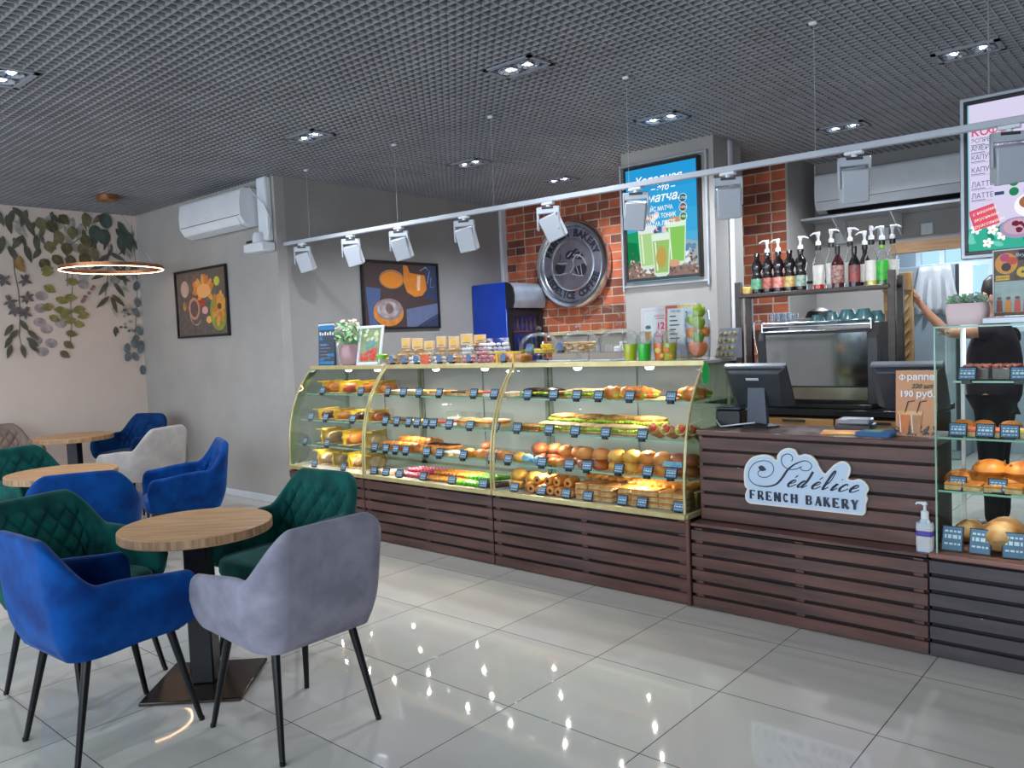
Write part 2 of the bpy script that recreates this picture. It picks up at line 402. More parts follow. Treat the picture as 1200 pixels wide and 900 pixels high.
struct(MB().box(.01, .88, 2.5, 3.0, 0, 3.3).build('wall_pillar', M_PAINT))
k = MB().box(.975, 1.68, 4.4, 4.5, 0, 3.3).box(1.68, 3.5, 4.4, 4.5, 2.17, 3.3).box(3.5, 6.3, 4.4, 4.5, 0, 3.3)
struct(k.build('wall_kitchen', M_PAINT, smooth=False))
struct(MB().box(1.66, 3.5, 4.385, 4.5, 2.075, 2.17).build('trim_1', wood('tan wood trim', (176, 138, 98), (150, 112, 76))))
struct(MB().box(6.2, 6.3, -5.2, 4.4, 0, 3.3).build('wall_right', M_PAINT))
# far kitchen room behind the opening
M_KIT = mat('blue grey kitchen wall', (150, 164, 174), .6, rgb2=(144, 158, 168), scale=2)
k = MB().box(.9, 5.3, 6.4, 6.5, 0, 1.3).box(.9, 1.36, 6.4, 6.5, 1.3, 3.3).box(2.9, 5.3, 6.4, 6.5, 1.3, 3.3).box(1.36, 2.9, 6.4, 6.5, 2.35, 3.3)
k.box(.9, 1.0, 4.5, 6.4, 0, 3.3).box(5.2, 5.3, 4.5, 6.4, 0, 3.3)
struct(k.build('wall_far', M_KIT, smooth=False))
M_ALU = mat('white window frame', (206, 214, 220), .4, rgb2=(198, 206, 214), scale=4)
k = MB()
for x in (1.36, 1.60, 2.08, 2.50, 2.85): k.box(x, x + .05, 6.4, 6.46, 1.3, 2.35, 0)
for z in (1.3, 2.03, 2.30): k.box(1.36, 2.9, 6.41, 6.45, z, z + .05, 0)
w = struct(k.build('window_1', M_ALU, smooth=False))
struct(MB().box(1.36, 2.9, 6.425, 6.43, 1.33, 2.33).build('pane', glass('window glass', (225, 240, 245)), w))
# shop front behind the viewer: windows that let the daylight in
k = MB().box(-5.4, 6.3, -5.3, -5.2, 0, .35).box(-5.4, 6.3, -5.3, -5.2, 2.75, 3.3)
for x0, x1 in ((-5.4, -4.9), (-2.2, -1.8), (.9, 1.3), (4.0, 4.4), (6.0, 6.3)): k.box(x0, x1, -5.3, -5.2, .35, 2.75)
struct(k.build('wall_front', M_PAINT, smooth=False))
for i, (x0, x1) in enumerate(((-4.9, -2.2), (-1.8, .9), (1.3, 4.0), (4.4, 6.0))):
    k = MB()
    for x in (x0, (x0 + x1) / 2 - .03, x1 - .06): k.box(x, x + .06, -5.29, -5.23, .35, 2.75)
    k.box(x0, x1, -5.29, -5.23, .35, .41).box(x0, x1, -5.29, -5.23, 2.69, 2.75)
    w = struct(k.build('window_%d' % (i + 2), M_ALU, smooth=False))
    struct(MB().box(x0, x1, -5.262, -5.256, .38, 2.72).build('pane', glass('window glass'), w))
struct(MB().box(-5.27, -2.48, .635, .65, 0, .065).build('baseboard_back', M_OFFW, bevel=.004))
struct(MB().box(-5.27, -5.255, -5.2, .635, 0, .065).build('baseboard_left', M_OFFW, bevel=.004))
# cable ducts on walls
struct(MB().rbox(-2.67, -2.52, .585, .65, 2.42, 3.0, .012).build('trim_2', M_WHITE))
struct(MB().rbox(-2.48, -2.43, 3.66, 3.75, 0, 3.0, .01).build('trim_3', M_OFFW))
struct(MB().rbox(.88, .905, 2.74, 2.80, 0, 3.0, .008).build('trim_4', M_OFFW))

# ------------------------------------------------------------------ camera
cam = bpy.data.cameras.new('camera'); cam.sensor_width = 36; cam.sensor_fit = 'HORIZONTAL'
cam.lens = 939.564 / 1200 * 36; cam.clip_start = .05; cam.clip_end = 60
co = bpy.data.objects.new('camera', cam); COL.objects.link(co)
_yaw, _pit, _rol = -0.719214, -0.0566553, -0.0418689
_f = Vector((math.sin(_yaw) * math.cos(_pit), math.cos(_yaw) * math.cos(_pit), math.sin(_pit)))
_r = Vector((math.cos(_yaw), -math.sin(_yaw), 0)); _u = _r.cross(_f)
_r2 = _r * math.cos(_rol) + _u * math.sin(_rol); _u2 = -_r * math.sin(_rol) + _u * math.cos(_rol)
co.matrix_world = Matrix(((_r2.x, _u2.x, -_f.x, 3.885786), (_r2.y, _u2.y, -_f.y, -3.48189), (_r2.z, _u2.z, -_f.z, 1.450221), (0, 0, 0, 1)))
SC.camera = co
# ------------------------------------------------------------------ tables
M_OAK = mat('oak table top', (194, 152, 108), .42, rgb2=(164, 122, 82), scale=26, stretch=(.18, 1.6, 1), bump=.08, bscale=60, detail=8)
M_OAKEDGE = mat('oak table edge', (178, 140, 104), .5, rgb2=(128, 96, 70), scale=60, stretch=(1, 1, .04), detail=5)
M_IRON = mat('black powder coated steel', (26, 26, 29), .38, metal=.3, rgb2=(20, 20, 23), scale=30)
M_BRONZE = mat('dark bronze plate', (66, 56, 48), .22, metal=.7, rgb2=(50, 42, 36), scale=14)
def make_table(label, x, y, r, rz, group):
    t = thing('cafe_table', label, 'table', (x, y, 0), rz, group)
    MB().lathe([(0, .667), (r - .004, .667), (r, .671), (r, .706), (r - .004, .71), (0, .71)], 56).build('tabletop', M_OAK, t)
    MB().lathe([(r + .0008, .672), (r + .0008, .705)], 56, caps=False).build('edge_band', M_OAKEDGE, t)
    MB().rbox(-.16, .16, -.035, .035, .655, .667, .003).rbox(-.035, .035, -.16, .16, .655, .666, .003).build('top_bracket', M_IRON, t)
    MB().rbox(-.05, .05, -.05, .05, .016, .656, .006).build('column', M_IRON, t)
    MB().rbox(-.21, .21, -.21, .21, 0, .016, .004).build('base_plate', M_BRONZE, t)
    return t

# ------------------------------------------------------------------ armchairs
def smooth01(t): t = max(0., min(1., t)); return t * t * (3 - 2 * t)
def shell_path():
    half = []
    for i in range(13): half.append((.17 * i / 12, -.255))
    for i in range(1, 17):
        a = PI / 2 * i / 16; half.append((.17 + .105 * math.sin(a), -.255 + .15 * (1 - math.cos(a))))
    for i in range(1, 27): half.append((.275, -.105 + .345 * i / 26))
    pts = [(-x, y) for x, y in half[:0:-1]] + half
    # even out along the length
    L = [0]
    for a, b in zip(pts, pts[1:]): L.append(L[-1] + math.hypot(b[0] - a[0], b[1] - a[1]))
    n = 190; out = []; k = 0
    for i in range(n + 1):
        s = L[-1] * i / n
        while k < len(L) - 2 and L[k + 1] < s: k += 1
        q = (s - L[k]) / (L[k + 1] - L[k])
        out.append((pts[k][0] + (pts[k + 1][0] - pts[k][0]) * q, pts[k][1] + (pts[k + 1][1] - pts[k][1]) * q, s))
    return out, L[-1]
def chair_shell():
    """upholstered bucket: arms run round into the back; quilted inside, plain outside"""
    path, LEN = shell_path(); mb = MB(); cols = []
    for i, (x, y, s) in enumerate(path):
        a = path[max(i - 2, 0)]; b = path[min(i + 2, len(path) - 1)]
        tx, ty = b[0] - a[0], b[1] - a[1]; l = math.hypot(tx, ty); nx, ny = ty / l, -tx / l      # outward
        sc = abs(s - LEN / 2)
        h = .622 + .03 * smooth01((.24 - y) / .34)
        h += (.824 - h) * smooth01((.345 - sc) / .19)
        wb = smooth01((-y - .05) / .19)
        h += .006 * (1 - (x / .28) ** 2) * wb
        zb = .385 + .03 * smooth01((y + .2) / .45)
        d = min(s, LEN - s); q = math.sqrt(max(0., 1 - (1 - min(d, .06) / .06) ** 3)) if d < .06 else 1.
        q = max(q, .02); zc = .53; top = zc + (h - zc) * q; bot = zc - (zc - zb) * q; th = .046 * (.35 + .65 * q)
        def off(z):
            zz = (z - .40) / .43
            return zz * (.018 + .026 * wb) - .035 * max(0, 1 - (z - .38) / .16) ** 2
        col = []
        for k in range(9):
            z = bot + (top - .022 - bot) * k / 8; o = off(z); col.append((x + nx * o, y + ny * o, z))
        for k in range(1, 6):
            an = PI * k / 6; o = off(top - .022) - th / 2 + th / 2 * math.cos(an)
            col.append((x + nx * o, y + ny * o, top - .022 + .022 * math.sin(an)))
        zi = max(bot, min(.44, top - .03)); NI = 34
        for k in range(NI):
            t = k / (NI - 1); z = top - .022 - (top - .022 - zi) * t
            o = off(z) - th - .022 * math.sin(PI * min(1, t * 1.1) * .5) * wb * q
            g = 0
            sc = s - LEN / 2
            mask = smooth01((top - .055 - z) / .03) * smooth01((z - .47) / .03) * smooth01((wb - .12) / .2)
            if mask > 0:
                A = (sc + z * .8) / .092; B = (sc - z * .8) / .092
                da = abs(A - round(A)) * .092; db = abs(B - round(B)) * .092
                g = mask * .011 * max(0, 1 - min(da, db) / .011)
                g -= mask * .008 * min(1, min(da, db) / .03)
            o += g
            col.append((x + nx * o, y + ny * o, z))
        cols.append(col)
    n = len(cols[0])
    mb.grid(cols, wrap=True)
    mb.f = [f[::-1] for f in mb.f]
    mb.f.append(tuple(range(n))); mb.m.append(0)
    b = (len(cols) - 1) * n; mb.f.append(tuple(b + k for k in range(n))[::-1]); mb.m.append(0)
    return mb
def seat_mb():
    mb = MB(); N = 56; rings = []
    def outline(s, z):
        o = []
        for i in range(N):
            a = 2 * PI * i / N; c, q = math.cos(a), math.sin(a); e = .42
            x = .238 * math.copysign(abs(c) ** e, c); y = .01 + .245 * math.copysign(abs(q) ** e, q)
            o.append((x * s, .01 + (y - .01) * s, z))
        return o
    for s, z in ((.90, .386), (.97, .392), (1, .41), (1, .44), (.985, .46), (.94, .472), (.8, .479), (.5, .484), (.2, .486)): rings.append(outline(s, z))
    mb.grid(rings, wrap=True)
    mb.f.append(tuple(range(N))[::-1]); mb.f.append(tuple(len(mb.v) - N + i for i in range(N))); mb.m += [0, 0]
    return mb
SHELL, SEAT = chair_shell(), seat_mb()
M_LEG = mat('black chair leg', (22, 22, 25), .3, metal=.4, rgb2=(18, 18, 21), scale=20)
def make_chair(color, fabric, label, x, y, rz, group):
    t = thing('armchair', label, 'chair', (x, y, 0), rz, group)
    SHELL.build('backrest_and_arms', fabric, t, angle=80)
    SEAT.build('seat', fabric, t, angle=80)
    MB().rbox(-.185, .185, -.18, .2, .374, .388, .004).build('under_frame', M_IRON, t)
    for sx in (-1, 1):
        for sy in (-1, 1):
            MB().tube([(sx * .165, .01 + sy * .155, .385), (sx * .212, .01 + sy * .235, .012)], [.0165, .0105], 14).cyl(sx * .2133, .01 + sy * .2377, 0, .013, .011, n=12).build('leg', M_LEG, t)
    return t
V = lambda n, a, b, s=9: mat(n, a, .72, rgb2=b, scale=s, sheen=.12, bump=.06, bscale=240, spec=.12)
M_BLUE = V('royal blue velvet', (0, 70, 142), (0, 46, 108)); M_BLUE2 = V('deep blue velvet', (4, 58, 112), (2, 38, 84))
M_GREEN = V('emerald velvet', (14, 84, 78), (6, 58, 56)); M_GREYV = V('grey velvet', (146, 142, 156), (122, 119, 133))
M_STONE = V('light stone velvet', (176, 168, 164), (158, 150, 148)); M_TAUPE = V('taupe velvet', (142, 124, 114), (122, 106, 98))

make_table('round oak cafe table nearest the viewer, between blue, green and grey armchairs', .57, -1.81, .315, .76, 'round cafe tables')
make_table('middle round oak cafe table, partly hidden behind a royal blue armchair', -1.76, -1.52, .33, .76, 'round cafe tables')
make_table('farthest round oak cafe table, by the leaf wallpaper', -4.2, -.55, .34, .76, 'round cafe tables')
CH = 'velvet armchairs'
# rz: 0 faces +y (towards the counter)
make_chair('blue', M_BLUE, 'royal blue velvet armchair in the foreground, seen from behind at the lower left', .69, -2.26, .06, CH)
make_chair('grey', M_GREYV, 'grey velvet armchair in the foreground, its plain back towards the viewer', 1.23, -1.79, PI / 2, CH)
make_chair('green', M_GREEN, 'emerald quilted armchair facing the viewer behind the nearest table', .53, -1.36, PI + .1, CH)
make_chair('green', M_GREEN, 'emerald quilted armchair at the left edge, beside the nearest blue armchair', .1, -2.13, -PI / 2 + .3, CH)
make_chair('blue', M_BLUE, 'royal blue armchair with its plain back hiding the middle table', -.94, -1.69, 1.12, CH)
make_chair('blue', M_BLUE, 'royal blue armchair beside the middle table with its seat and arms open towards the left', -1.50, -.85, 2.78, CH)
make_chair('stone', M_STONE, 'pale stone armchair with its back turned, near the back wall', -3.05, -.42, 1.95, CH)
make_chair('blue2', M_BLUE2, 'deep blue armchair in the far corner behind the pale armchair', -4.42, .06, PI + .35, CH)
make_chair('taupe', M_TAUPE, 'taupe quilted armchair against the leaf wallpaper at the left edge', -4.72, -.98, -1.55, CH)
make_chair('green', M_GREEN, 'emerald quilted armchair behind the middle table at the left edge', -2.25, -1.50, -1.3, CH)

# ------------------------------------------------------------------ ring pendant
M_COPPER = mat('brushed copper', (196, 134, 96), .3, metal=.85, rgb2=(176, 116, 80), scale=20)
t = thing('ring_pendant', 'slim glowing copper ring pendant hanging in front of the leaf wallpaper', 'lamp', (-4.2, -.09, 2.28))
R0 = .455
MB().lathe([(R0 - .006, .0), (R0 + .006, .0), (R0 + .006, .035), (R0 - .006, .035), (R0 - .006, .0)], 72, caps=False).build('ring', M_COPPER, t)
MB().lathe([(R0 - .006, -.003), (R0 + .006, -.003), (R0 + .006, .0005), (R0 - .006, .0005), (R0 - .006, -.003)], 72, caps=False).build('light_strip', lit('warm led', (255, 206, 158), 18), t)
MB().lathe([(0, .665), (.09, .665), (.095, .67), (.095, .715), (0, .715)], 28).build('ceiling_canopy', M_COPPER, t)
for k in range(3):
    a = .5 + k * 2 * PI / 3
    MB().tube([(R0 * math.cos(a), R0 * math.sin(a), .03), (.06 * math.cos(a), .06 * math.sin(a), .67)], .0012, 5).build('suspension_wire', M_STEEL, t)
# ------------------------------------------------------------------ plinths and display cases
M_WENGE = wood('dark walnut slats', (104, 68, 60), (70, 46, 42), 'x', 5, .42, coat=.15)
M_WENGEV = wood('dark walnut post', (108, 70, 62), (74, 48, 44), 'z', 5, .42)
M_CORE = mat('black plinth core', (20, 16, 17), .7, rgb2=(15, 12, 13), scale=20)
M_BRASS = mat('pale gold trim', (208, 192, 140), .35, metal=.35, rgb2=(196, 178, 124), scale=15)
M_INNER = mat('pale grey case lining', (164, 163, 160), .4, rgb2=(156, 155, 152), scale=3)
M_SEAL = mat('green grey seal', (122, 128, 112), .4, rgb2=(108, 114, 98), scale=20)
M_GLOW = lit('white led and reflection glow', (244, 248, 255), 5)
M_SHELF = glass('shelf glass', (242, 248, 244), .03, base=.004, k=.12)
M_CASEGLASS = glass('curved case glass', (246, 250, 246), .015, base=.003)
NS = 6
def slats(t, x0, x1, y, z1, joints=()):
    """plinth front of boards with dark gaps"""
    MB().box(x0, x1, y + .022, y + .6, 0, z1 - .02).build('core', M_CORE, t)
    h = (z1 - .02) / NS
    for k in range(NS):
        MB().rbox(x0, x1, y, y + .02, k * h + .004, (k + 1) * h - .011, .003).build('slat', M_WENGE, t)
    for x in [x0 + .012, x1 - .05] + list(joints):
        MB().box(x, x + .04, y + .012, y + .022, .004, z1 - .02).build('batten', M_WENGEV, t)
PROF = [(.245, .482), (.247, .6), (.254, .72), (.272, .84), (.302, .95), (.343, 1.05), (.39, 1.13), (.44, 1.20), (.502, 1.268)]
def prof_y(z):
    for (y0, z0), (y1, z1) in zip(PROF, PROF[1:]):
        if z <= z1: return y0 + (y1 - y0) * (z - z0) / (z1 - z0)
    return PROF[-1][0]
SHELVES = {'top': (1.062, .44), 'second': (.852, .37), 'third': (.655, .315)}     # height, front edge
BACK = .87
def display_case(label, x0, x1, left_end, right_end):
    t = thing('pastry_display_case', label, 'display case', (0, 0, 0), 0, 'curved glass display cases')
    slats(t, x0, x1, .24, .472, joints=((x0 + x1) / 2,) if x1 - x0 > 1 else ())
    # bottom rail and deck
    MB().rbox(x0, x1, .232, .262, .455, .486, .004).build('bottom_rail', M_BRASS, t)
    MB().box(x0, x1, .262, BACK, .46, .48).build('deck', M_INNER, t)
    # curved front
    g = MB(); g.grid([[(x, y, z) for y, z in PROF] for x in (x0 + .006, x1 - .006)]); g.build('front_glass', M_CASEGLASS, t)
    for x in (x0 + .008, x1 - .008):
        MB().tube([(x, y + .004, z) for y, z in PROF], .0075, 8).build('edge_trim', M_BRASS, t)
    # top board, its golden lip
    MB().rbox(x0, x1, .50, .89, 1.268, 1.288, .003).build('top_board', M_INNER, t)
    MB().rbox(x0, x1, .492, .512, 1.258, 1.29, .003).build('top_rail', M_BRASS, t)
    # back: two sliding doors in a frame
    fr = MB()
    for x in (x0, x1 - .03): fr.box(x, x + .03, BACK - .01, BACK + .02, .48, 1.268)
    fr.box(x0, x1, BACK - .01, BACK + .02, .48, .5).box(x0, x1, BACK - .01, BACK + .02, 1.245, 1.268)
    fr.build('back_frame', M_SEAL, t)
    xm = (x0 + x1) / 2
    MB().box(x0 + .03, xm + .02, BACK - .004, BACK + .002, .5, 1.245).build('sliding_door', M_INNER, t)
    MB().box(xm - .02, x1 - .03, BACK + .006, BACK + .012, .5, 1.245).build('sliding_door', M_INNER, t)
    for nm, (z, yf) in SHELVES.items():
        MB().box(x0 + .015, x1 - .015, yf, BACK - .02, z - .008, z).build('glass_shelf', M_SHELF, t)
        MB().box(x0 + .015, x1 - .015, yf - .002, yf, z - .009, z + .001).build('shelf_edge', M_GREENEDGE, t)
        for x in (x0 + .02, x1 - .05): MB().prism([(yf + .12, z - .012), (BACK - .02, z - .012), (BACK - .02, z - .05)], x, x + .006, M=Matrix(((0, 0, 1, 0), (1, 0, 0, 0), (0, 1, 0, 0), (0, 0, 0, 1)))).build('shelf_bracket', M_SEAL, t)
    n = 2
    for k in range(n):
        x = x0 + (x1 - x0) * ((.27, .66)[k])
        MB().lathe([(0, 1.226), (.018, 1.228), (.027, 1.238), (.03, 1.25)], 18, M=Matrix.Translation((x, .70, 0))).build('reflection_glow', M_GLOW, t)  # added glowing dome stands for a light's reflection in the curved glass
        MB().lathe([(.03, 1.246), (.034, 1.25), (.034, 1.268), (0, 1.268)], 18, M=Matrix.Translation((x, .70, 0))).build('glow_bezel', M_WHITE, t)  # bezel added around that reflection dome
    for on, x in ((left_end, x0), (right_end, x1)):
        if on:
            poly = [(BACK, .482)] + PROF + [(BACK, 1.268)]
            M = Matrix(((0, 0, 1, 0), (1, 0, 0, 0), (0, 1, 0, 0), (0, 0, 0, 1)))
            MB().prism(poly, x - .003, x + .003, M=M).build('end_glass', glass('end glass', (226, 236, 226), .02, base=.08), t)
            if x == x0:
                s = MB(); w = .09
                pts = [(y, z) for y, z in PROF]
                s.grid([[(x - .004, y, z) for y, z in pts], [(x - .004, y + w, z) for y, z in pts]])
                s.build('frosted_edge', mat('frosted glass edge', (176, 186, 164), .5, rgb2=(164, 174, 152), scale=10), t)
            MB().rbox(x - .008, x + .008, .25, BACK, .455, .486, .003).build('end_rail', M_BRASS, t)
    return t
XL, XA, XB, XR = -1.86, -.885, .417, 1.80
display_case('left curved glass case below the pink vase, holding boxed cakes', XL, XA - .004, True, False)
display_case('middle curved glass case below the cookie bags', XA + .004, XB - .004, False, False)
display_case('right curved glass case below the glass domes, full of sandwiches and buns', XB + .004, XR, False, True)
MB().rbox(1.803, 1.827, .226, .25, .005, .458, .004).build('post', M_WENGEV)
tag(bpy.data.objects['post'], 'thin brown corner post where the curved cases meet the cash counter', 'post')

# ------------------------------------------------------------------ cash counter
t = thing('cash_counter', 'dark slatted cash counter carrying the white bakery sign and the till', 'counter', (0, 0, 0))
CX0, CX1 = 1.83, 2.966
MB().box(CX0, CX1, .262, .70, 0, .42).build('core', M_CORE, t)
h = .424 / NS
for k in range(NS): MB().rbox(CX0, CX1, .24, .26, k * h + .004, (k + 1) * h - .011, .003).build('slat', M_WENGE, t)
for x in (CX0 + .02, 2.38, CX1 - .06): MB().box(x, x + .04, .252, .262, .004, .42).build('batten', M_WENGEV, t)
MB().rbox(CX0, CX1, .235, .42, .43, .448, .004).build('ledge', M_WENGE, t)
MB().box(CX0 + .02, 2.96, .357, .70, .42, .9).build('desk_body', M_CORE, t)
h = .45 / 6
for k in range(6): MB().rbox(CX0 + .012, 2.985, .335, .355, .452 + k * h, .452 + (k + 1) * h - .012, .003).build('slat', M_WENGE, t)
MB().rbox(CX0 + .006, CX0 + .03, .34, .70, .45, .9, .004).build('side_panel', M_WENGEV, t)
MB().rbox(CX0, 2.985, .325, .72, .9, .926, .004).build('worktop', M_WENGE, t)

# white bakery sign fixed on the counter front
M_SIGN = mat('pale blue white sign face', (196, 212, 232), .35, rgb2=(188, 205, 227), scale=4)
M_SIGNEDGE = mat('cream sign edge', (226, 224, 216), .4, rgb2=(216, 214, 206), scale=8)
M_NAVY = mat('navy lettering', (26, 34, 58), .4, rgb2=(22, 28, 50), scale=10)
OUT = [(-.301, -.034), (-.303, .025), (-.292, .072), (-.258, .112), (-.203, .13), (-.157, .125), (-.131, .106), (-.124, .135), (-.098, .162), (-.066, .171), (-.035, .163), (-.019, .139), (.009, .146), (.042, .14), (.068, .115), (.079, .091), (.102, .06), (.121, .075), (.148, .104), (.18, .123), (.208, .119), (.223, .093), (.218, .061), (.21, .044), (.23, .038), (.261, .046), (.288, .032), (.303, .004), (.292, -.023), (.297, -.044), (.289, -.071), (.286, -.108), (.274, -.122), (.25, -.1235), (.17, -.1236), (.085, -.1237), (0, -.1239), (-.085, -.1241), (-.17, -.1243), (-.25, -.1245), (-.278, -.123), (-.296, -.108), (-.299, -.08), (-.289, -.05)]
def spline(pts, n=6, closed=False):
    P = [Vector((p[0], p[1])) for p in pts]; N = len(P); out = []
    for i in range(N if closed else N - 1):
        a = P[(i - 1) % N] if closed or i else P[0]; b = P[i]; c = P[(i + 1) % N]; d = P[(i + 2) % N] if closed or i < N - 2 else P[-1]
        for k in range(n):
            u = k / n
            out.append(tuple(.5 * ((2 * b) + (c - a) * u + (2 * a - 5 * b + 4 * c - d) * u * u + (3 * b - a - 3 * c + d) * u ** 3)))
    if not closed: out.append(tuple(P[-1]))
    return out
t = thing('shop_sign', 'white cut-out bakery sign with navy script on the cash counter front', 'sign', (2.4, .332, .69))
o2 = spline(OUT, 5, True); XZ = Matrix(((1, 0, 0, 0), (0, 0, -1, 0), (0, 1, 0, 0), (0, 0, 0, 1)))
MB().prism(o2, -.001, .014, M=XZ).build('sign_board', M_SIGNEDGE, t, smooth=False)
cx = .0; inn = []
for i, (x, z) in enumerate(o2):
    a = o2[i - 1]; b = o2[(i + 1) % len(o2)]; tx, tz = b[0] - a[0], b[1] - a[1]; l = math.hypot(tx, tz) or 1
    inn.append((x + tz / l * .009, z - tx / l * .009))
MB().prism(inn, .014, .0155, M=XZ).build('sign_face', M_SIGN, t, smooth=False)
S1 = [(-.2, .06), (-.227, .039), (-.218, .02), (-.189, .017), (-.159, .033), (-.145, .06), (-.152, .085), (-.175, .099), (-.21, .098), (-.247, .081), (-.272, .047), (-.276, .009), (-.255, -.018), (-.219, -.029), (-.172, -.027), (-.131, -.01), (-.101, .024), (-.077, .06), (-.048, .087), (-.014, .106), (.014, .114), (.038, .104), (.043, .085), (.026, .068), (.001, .066), (-.012, .078)]
S2 = [(-.054, .106), (-.048, .123), (-.058, .139), (-.078, .141), (-.099, .128), (-.105, .105), (-.094, .081), (-.066, .067), (-.032, .071), (-.004, .085)]
pr = Pr()
a = spline(S1, 5); pr.line(a, [.004 + .007 * math.exp(-((i / len(a) - .64) / .1) ** 2) for i in range(len(a))], M_NAVY)
pr.line(spline(S2, 5), .0045, M_NAVY); pr.leaf(-.225, .066, .045, .014, -.25, M_NAVY)
# script letters drawn with slanting pen strokes
SCR = {'e': [[(0, .4), (.42, .58), (.56, .84), (.38, 1.), (.14, .8), (.02, .4), (.2, .03), (.5, .06), (.9, .42)]], 'c': [[(.58, .78), (.44, 1.), (.2, .85), (.03, .4), (.2, .03), (.5, .06), (.9, .42)]],
       'i': [[(0, .45), (.26, .98), (.12, .2), (.28, .02), (.6, .42)], [(.36, 1.5), (.42, 1.6)]], 'l': [[(0, .4), (.3, 1.1), (.5, 2.3), (.36, 2.62), (.22, 2.1), (.1, .4), (.24, .02), (.6, .42)]],
       'd': [[(.56, .76), (.36, 1.), (.12, .72), (.02, .25), (.2, .0), (.44, .3), (.6, .9)], [(.78, 2.3), (.6, 1.0), (.5, .25), (.64, .02), (.95, .42)]], 'a': [[(.16, 1.32), (.3, 1.66)]]}
for ch, x in (('e', -.082), ('a', -.082), ('d', -.032), ('e', .036), ('a', .036), ('l', .084), ('i', .126), ('c', .163), ('e', .212)):
    for st_ in SCR[ch]:
        q = spline([(x + .042 * a + .036 * .8 * b * (.75 if b > 1.7 else 1), -.019 + .036 * b) for a, b in st_], 4)
        n = len(q); pr.line(q, [.0048 + .008 * max(0, (q[max(i - 1, 0)][1] - q[min(i + 1, n - 1)][1]) / (math.dist(q[max(i - 1, 0)], q[min(i + 1, n - 1)]) + 1e-6)) for i in range(n)], M_NAVY)
# slab-serif capitals built from strokes
GL = {'F': ['V0', (0, 1, .75, 1), (0, .52, .55, .52), 's'], 'R': ['V0', (0, 1, .5, 1), (0, .5, .5, .5), 'bT', (.35, .5, .8, 0, 1), 's'], 'E': ['V0', (0, 1, .75, 1), (0, .52, .55, .52), (0, 0, .78, 0), 's'],
      'N': ['V0', (0, 1, .8, 0, 1), 'V.8', 's'], 'C': ['arc'], 'H': ['V0', 'V.75', (0, .52, .75, .52), 's'], 'B': ['V0', (0, 1, .5, 1), (0, .52, .5, .52), (0, 0, .5, 0), 'bT', 'bB', 's'],
      'A': [(0, 0, .4, 1), (.4, 1, .8, 0, 1), (.15, .35, .62, .35), 'sA'], 'K': ['V0', (.1, .4, .7, 1), (.3, .55, .8, 0, 1), 's'], 'Y': [(0, 1, .4, .45, 1), (.8, 1, .4, .45), 'V.36', 'sY']}
def glyph(pr, ch, x, y, h, m):
    w = h * .64; T = h * .28; th = h * .13
    P = lambda a, b: (x + a * w + T / 2, y + b * h)
    for g in GL[ch]:
        if isinstance(g, tuple):
            hor = abs(g[1] - g[3]) < .01
            pr.line([P(g[0], g[1] - (.05 if hor and g[1] == 1 else -.05 if hor and g[1] == 0 else 0)), P(g[2], g[3] - (.05 if hor and g[3] == 1 else -.05 if hor and g[3] == 0 else 0))], T if len(g) == 5 else th, m)
            if hor and g[2] > .5 and ch in 'FE': pr.line([P(g[2], g[3] - .16 if g[3] > .1 else .2), P(g[2], g[3] if g[3] != 0 else 0)], th * .9, m)
        elif g[0] == 'V':
            a = float(g[1:] or 0); pr.line([P(a, 0), P(a, 1 if ch != 'Y' else .5)], T, m)
        elif g == 's':
            for a in ([0] if ch in 'FEBRK' else [0, .8 if ch == 'N' else .75]):
                for b in (0.04, .96): pr.line([P(a - .22, b), P(a + .24, b)], h * .08, m)
        elif g == 'sA':
            for a in (0, .8): pr.line([P(a - .18, .04), P(a + .18, .04)], h * .08, m)
        elif g == 'sY':
            for a in (0, .8): pr.line([P(a - .18, .96), P(a + .18, .96)], h * .08, m)
            pr.line([P(.14, .04), P(.58, .04)], h * .08, m)
        elif g == 'bT': pr.ring(P(.48, .75)[0], y + .75 * h, w * .32, h * .27, T * .75, m, 12, -PI / 2, PI / 2)
        elif g == 'bB': pr.ring(P(.48, .27)[0], y + .27 * h, w * .38, h * .27, T * .75, m, 12, -PI / 2, PI / 2)
        elif g == 'arc': pr.ring(P(.42, .5)[0], y + .5 * h, w * .5, h * .5, T * .7, m, 20, .7, 2 * PI - .7)
x = -.274
for ch in 'FRENCH BAKERY':
    if ch == ' ': x += .031; continue
    glyph(pr, ch, x, -.098, .045, M_NAVY); x += .0425
pr.build('lettering', t, (0, -.0158, 0))

# ------------------------------------------------------------------ square glass showcase on the right
M_FLAT = glass('flat showcase glass', (248, 252, 249), .01, base=0., k=.06)
t = thing('glass_showcase', 'tall square glass showcase with breads at the right edge', 'showcase', (0, 0, 0))
GX, GX1 = 3.0, 4.5
MB().box(2.975, GX1, .262, .8, 0, .43).build('core', M_CORE, t)
h = .434 / NS
M_WENGE2 = wood('cool dark walnut slats', (74, 62, 68), (54, 46, 52), 'x', 5, .42, coat=.15)
for k in range(NS): MB().rbox(2.97, GX1, .24, .26, k * h + .004, (k + 1) * h - .011, .003).build('slat', M_WENGE2, t)
MB().rbox(2.97, GX1, .232, .8, .434, .455, .004).build('deck', wood('reddish deck edge', (150, 104, 92), (120, 82, 74), 'x', 5), t)
MB().box(GX, GX1, .25, .256, .455, 1.42).build('front_glass', M_FLAT, t)
MB().box(GX, GX + .006, .256, .66, .455, 1.42).build('side_glass', M_FLAT, t)
MB().box(GX, GX1, .25, .66, 1.42, 1.426).build('top_glass', M_FLAT, t)
e = MB().box(GX - .002, GX + .004, .246, .252, .455, 1.424).box(GX, GX1, .247, .252, 1.418, 1.425).box(GX - .002, GX + .003, .25, .66, 1.418, 1.425)
e.build('polished_edge', M_GREENEDGE, t)
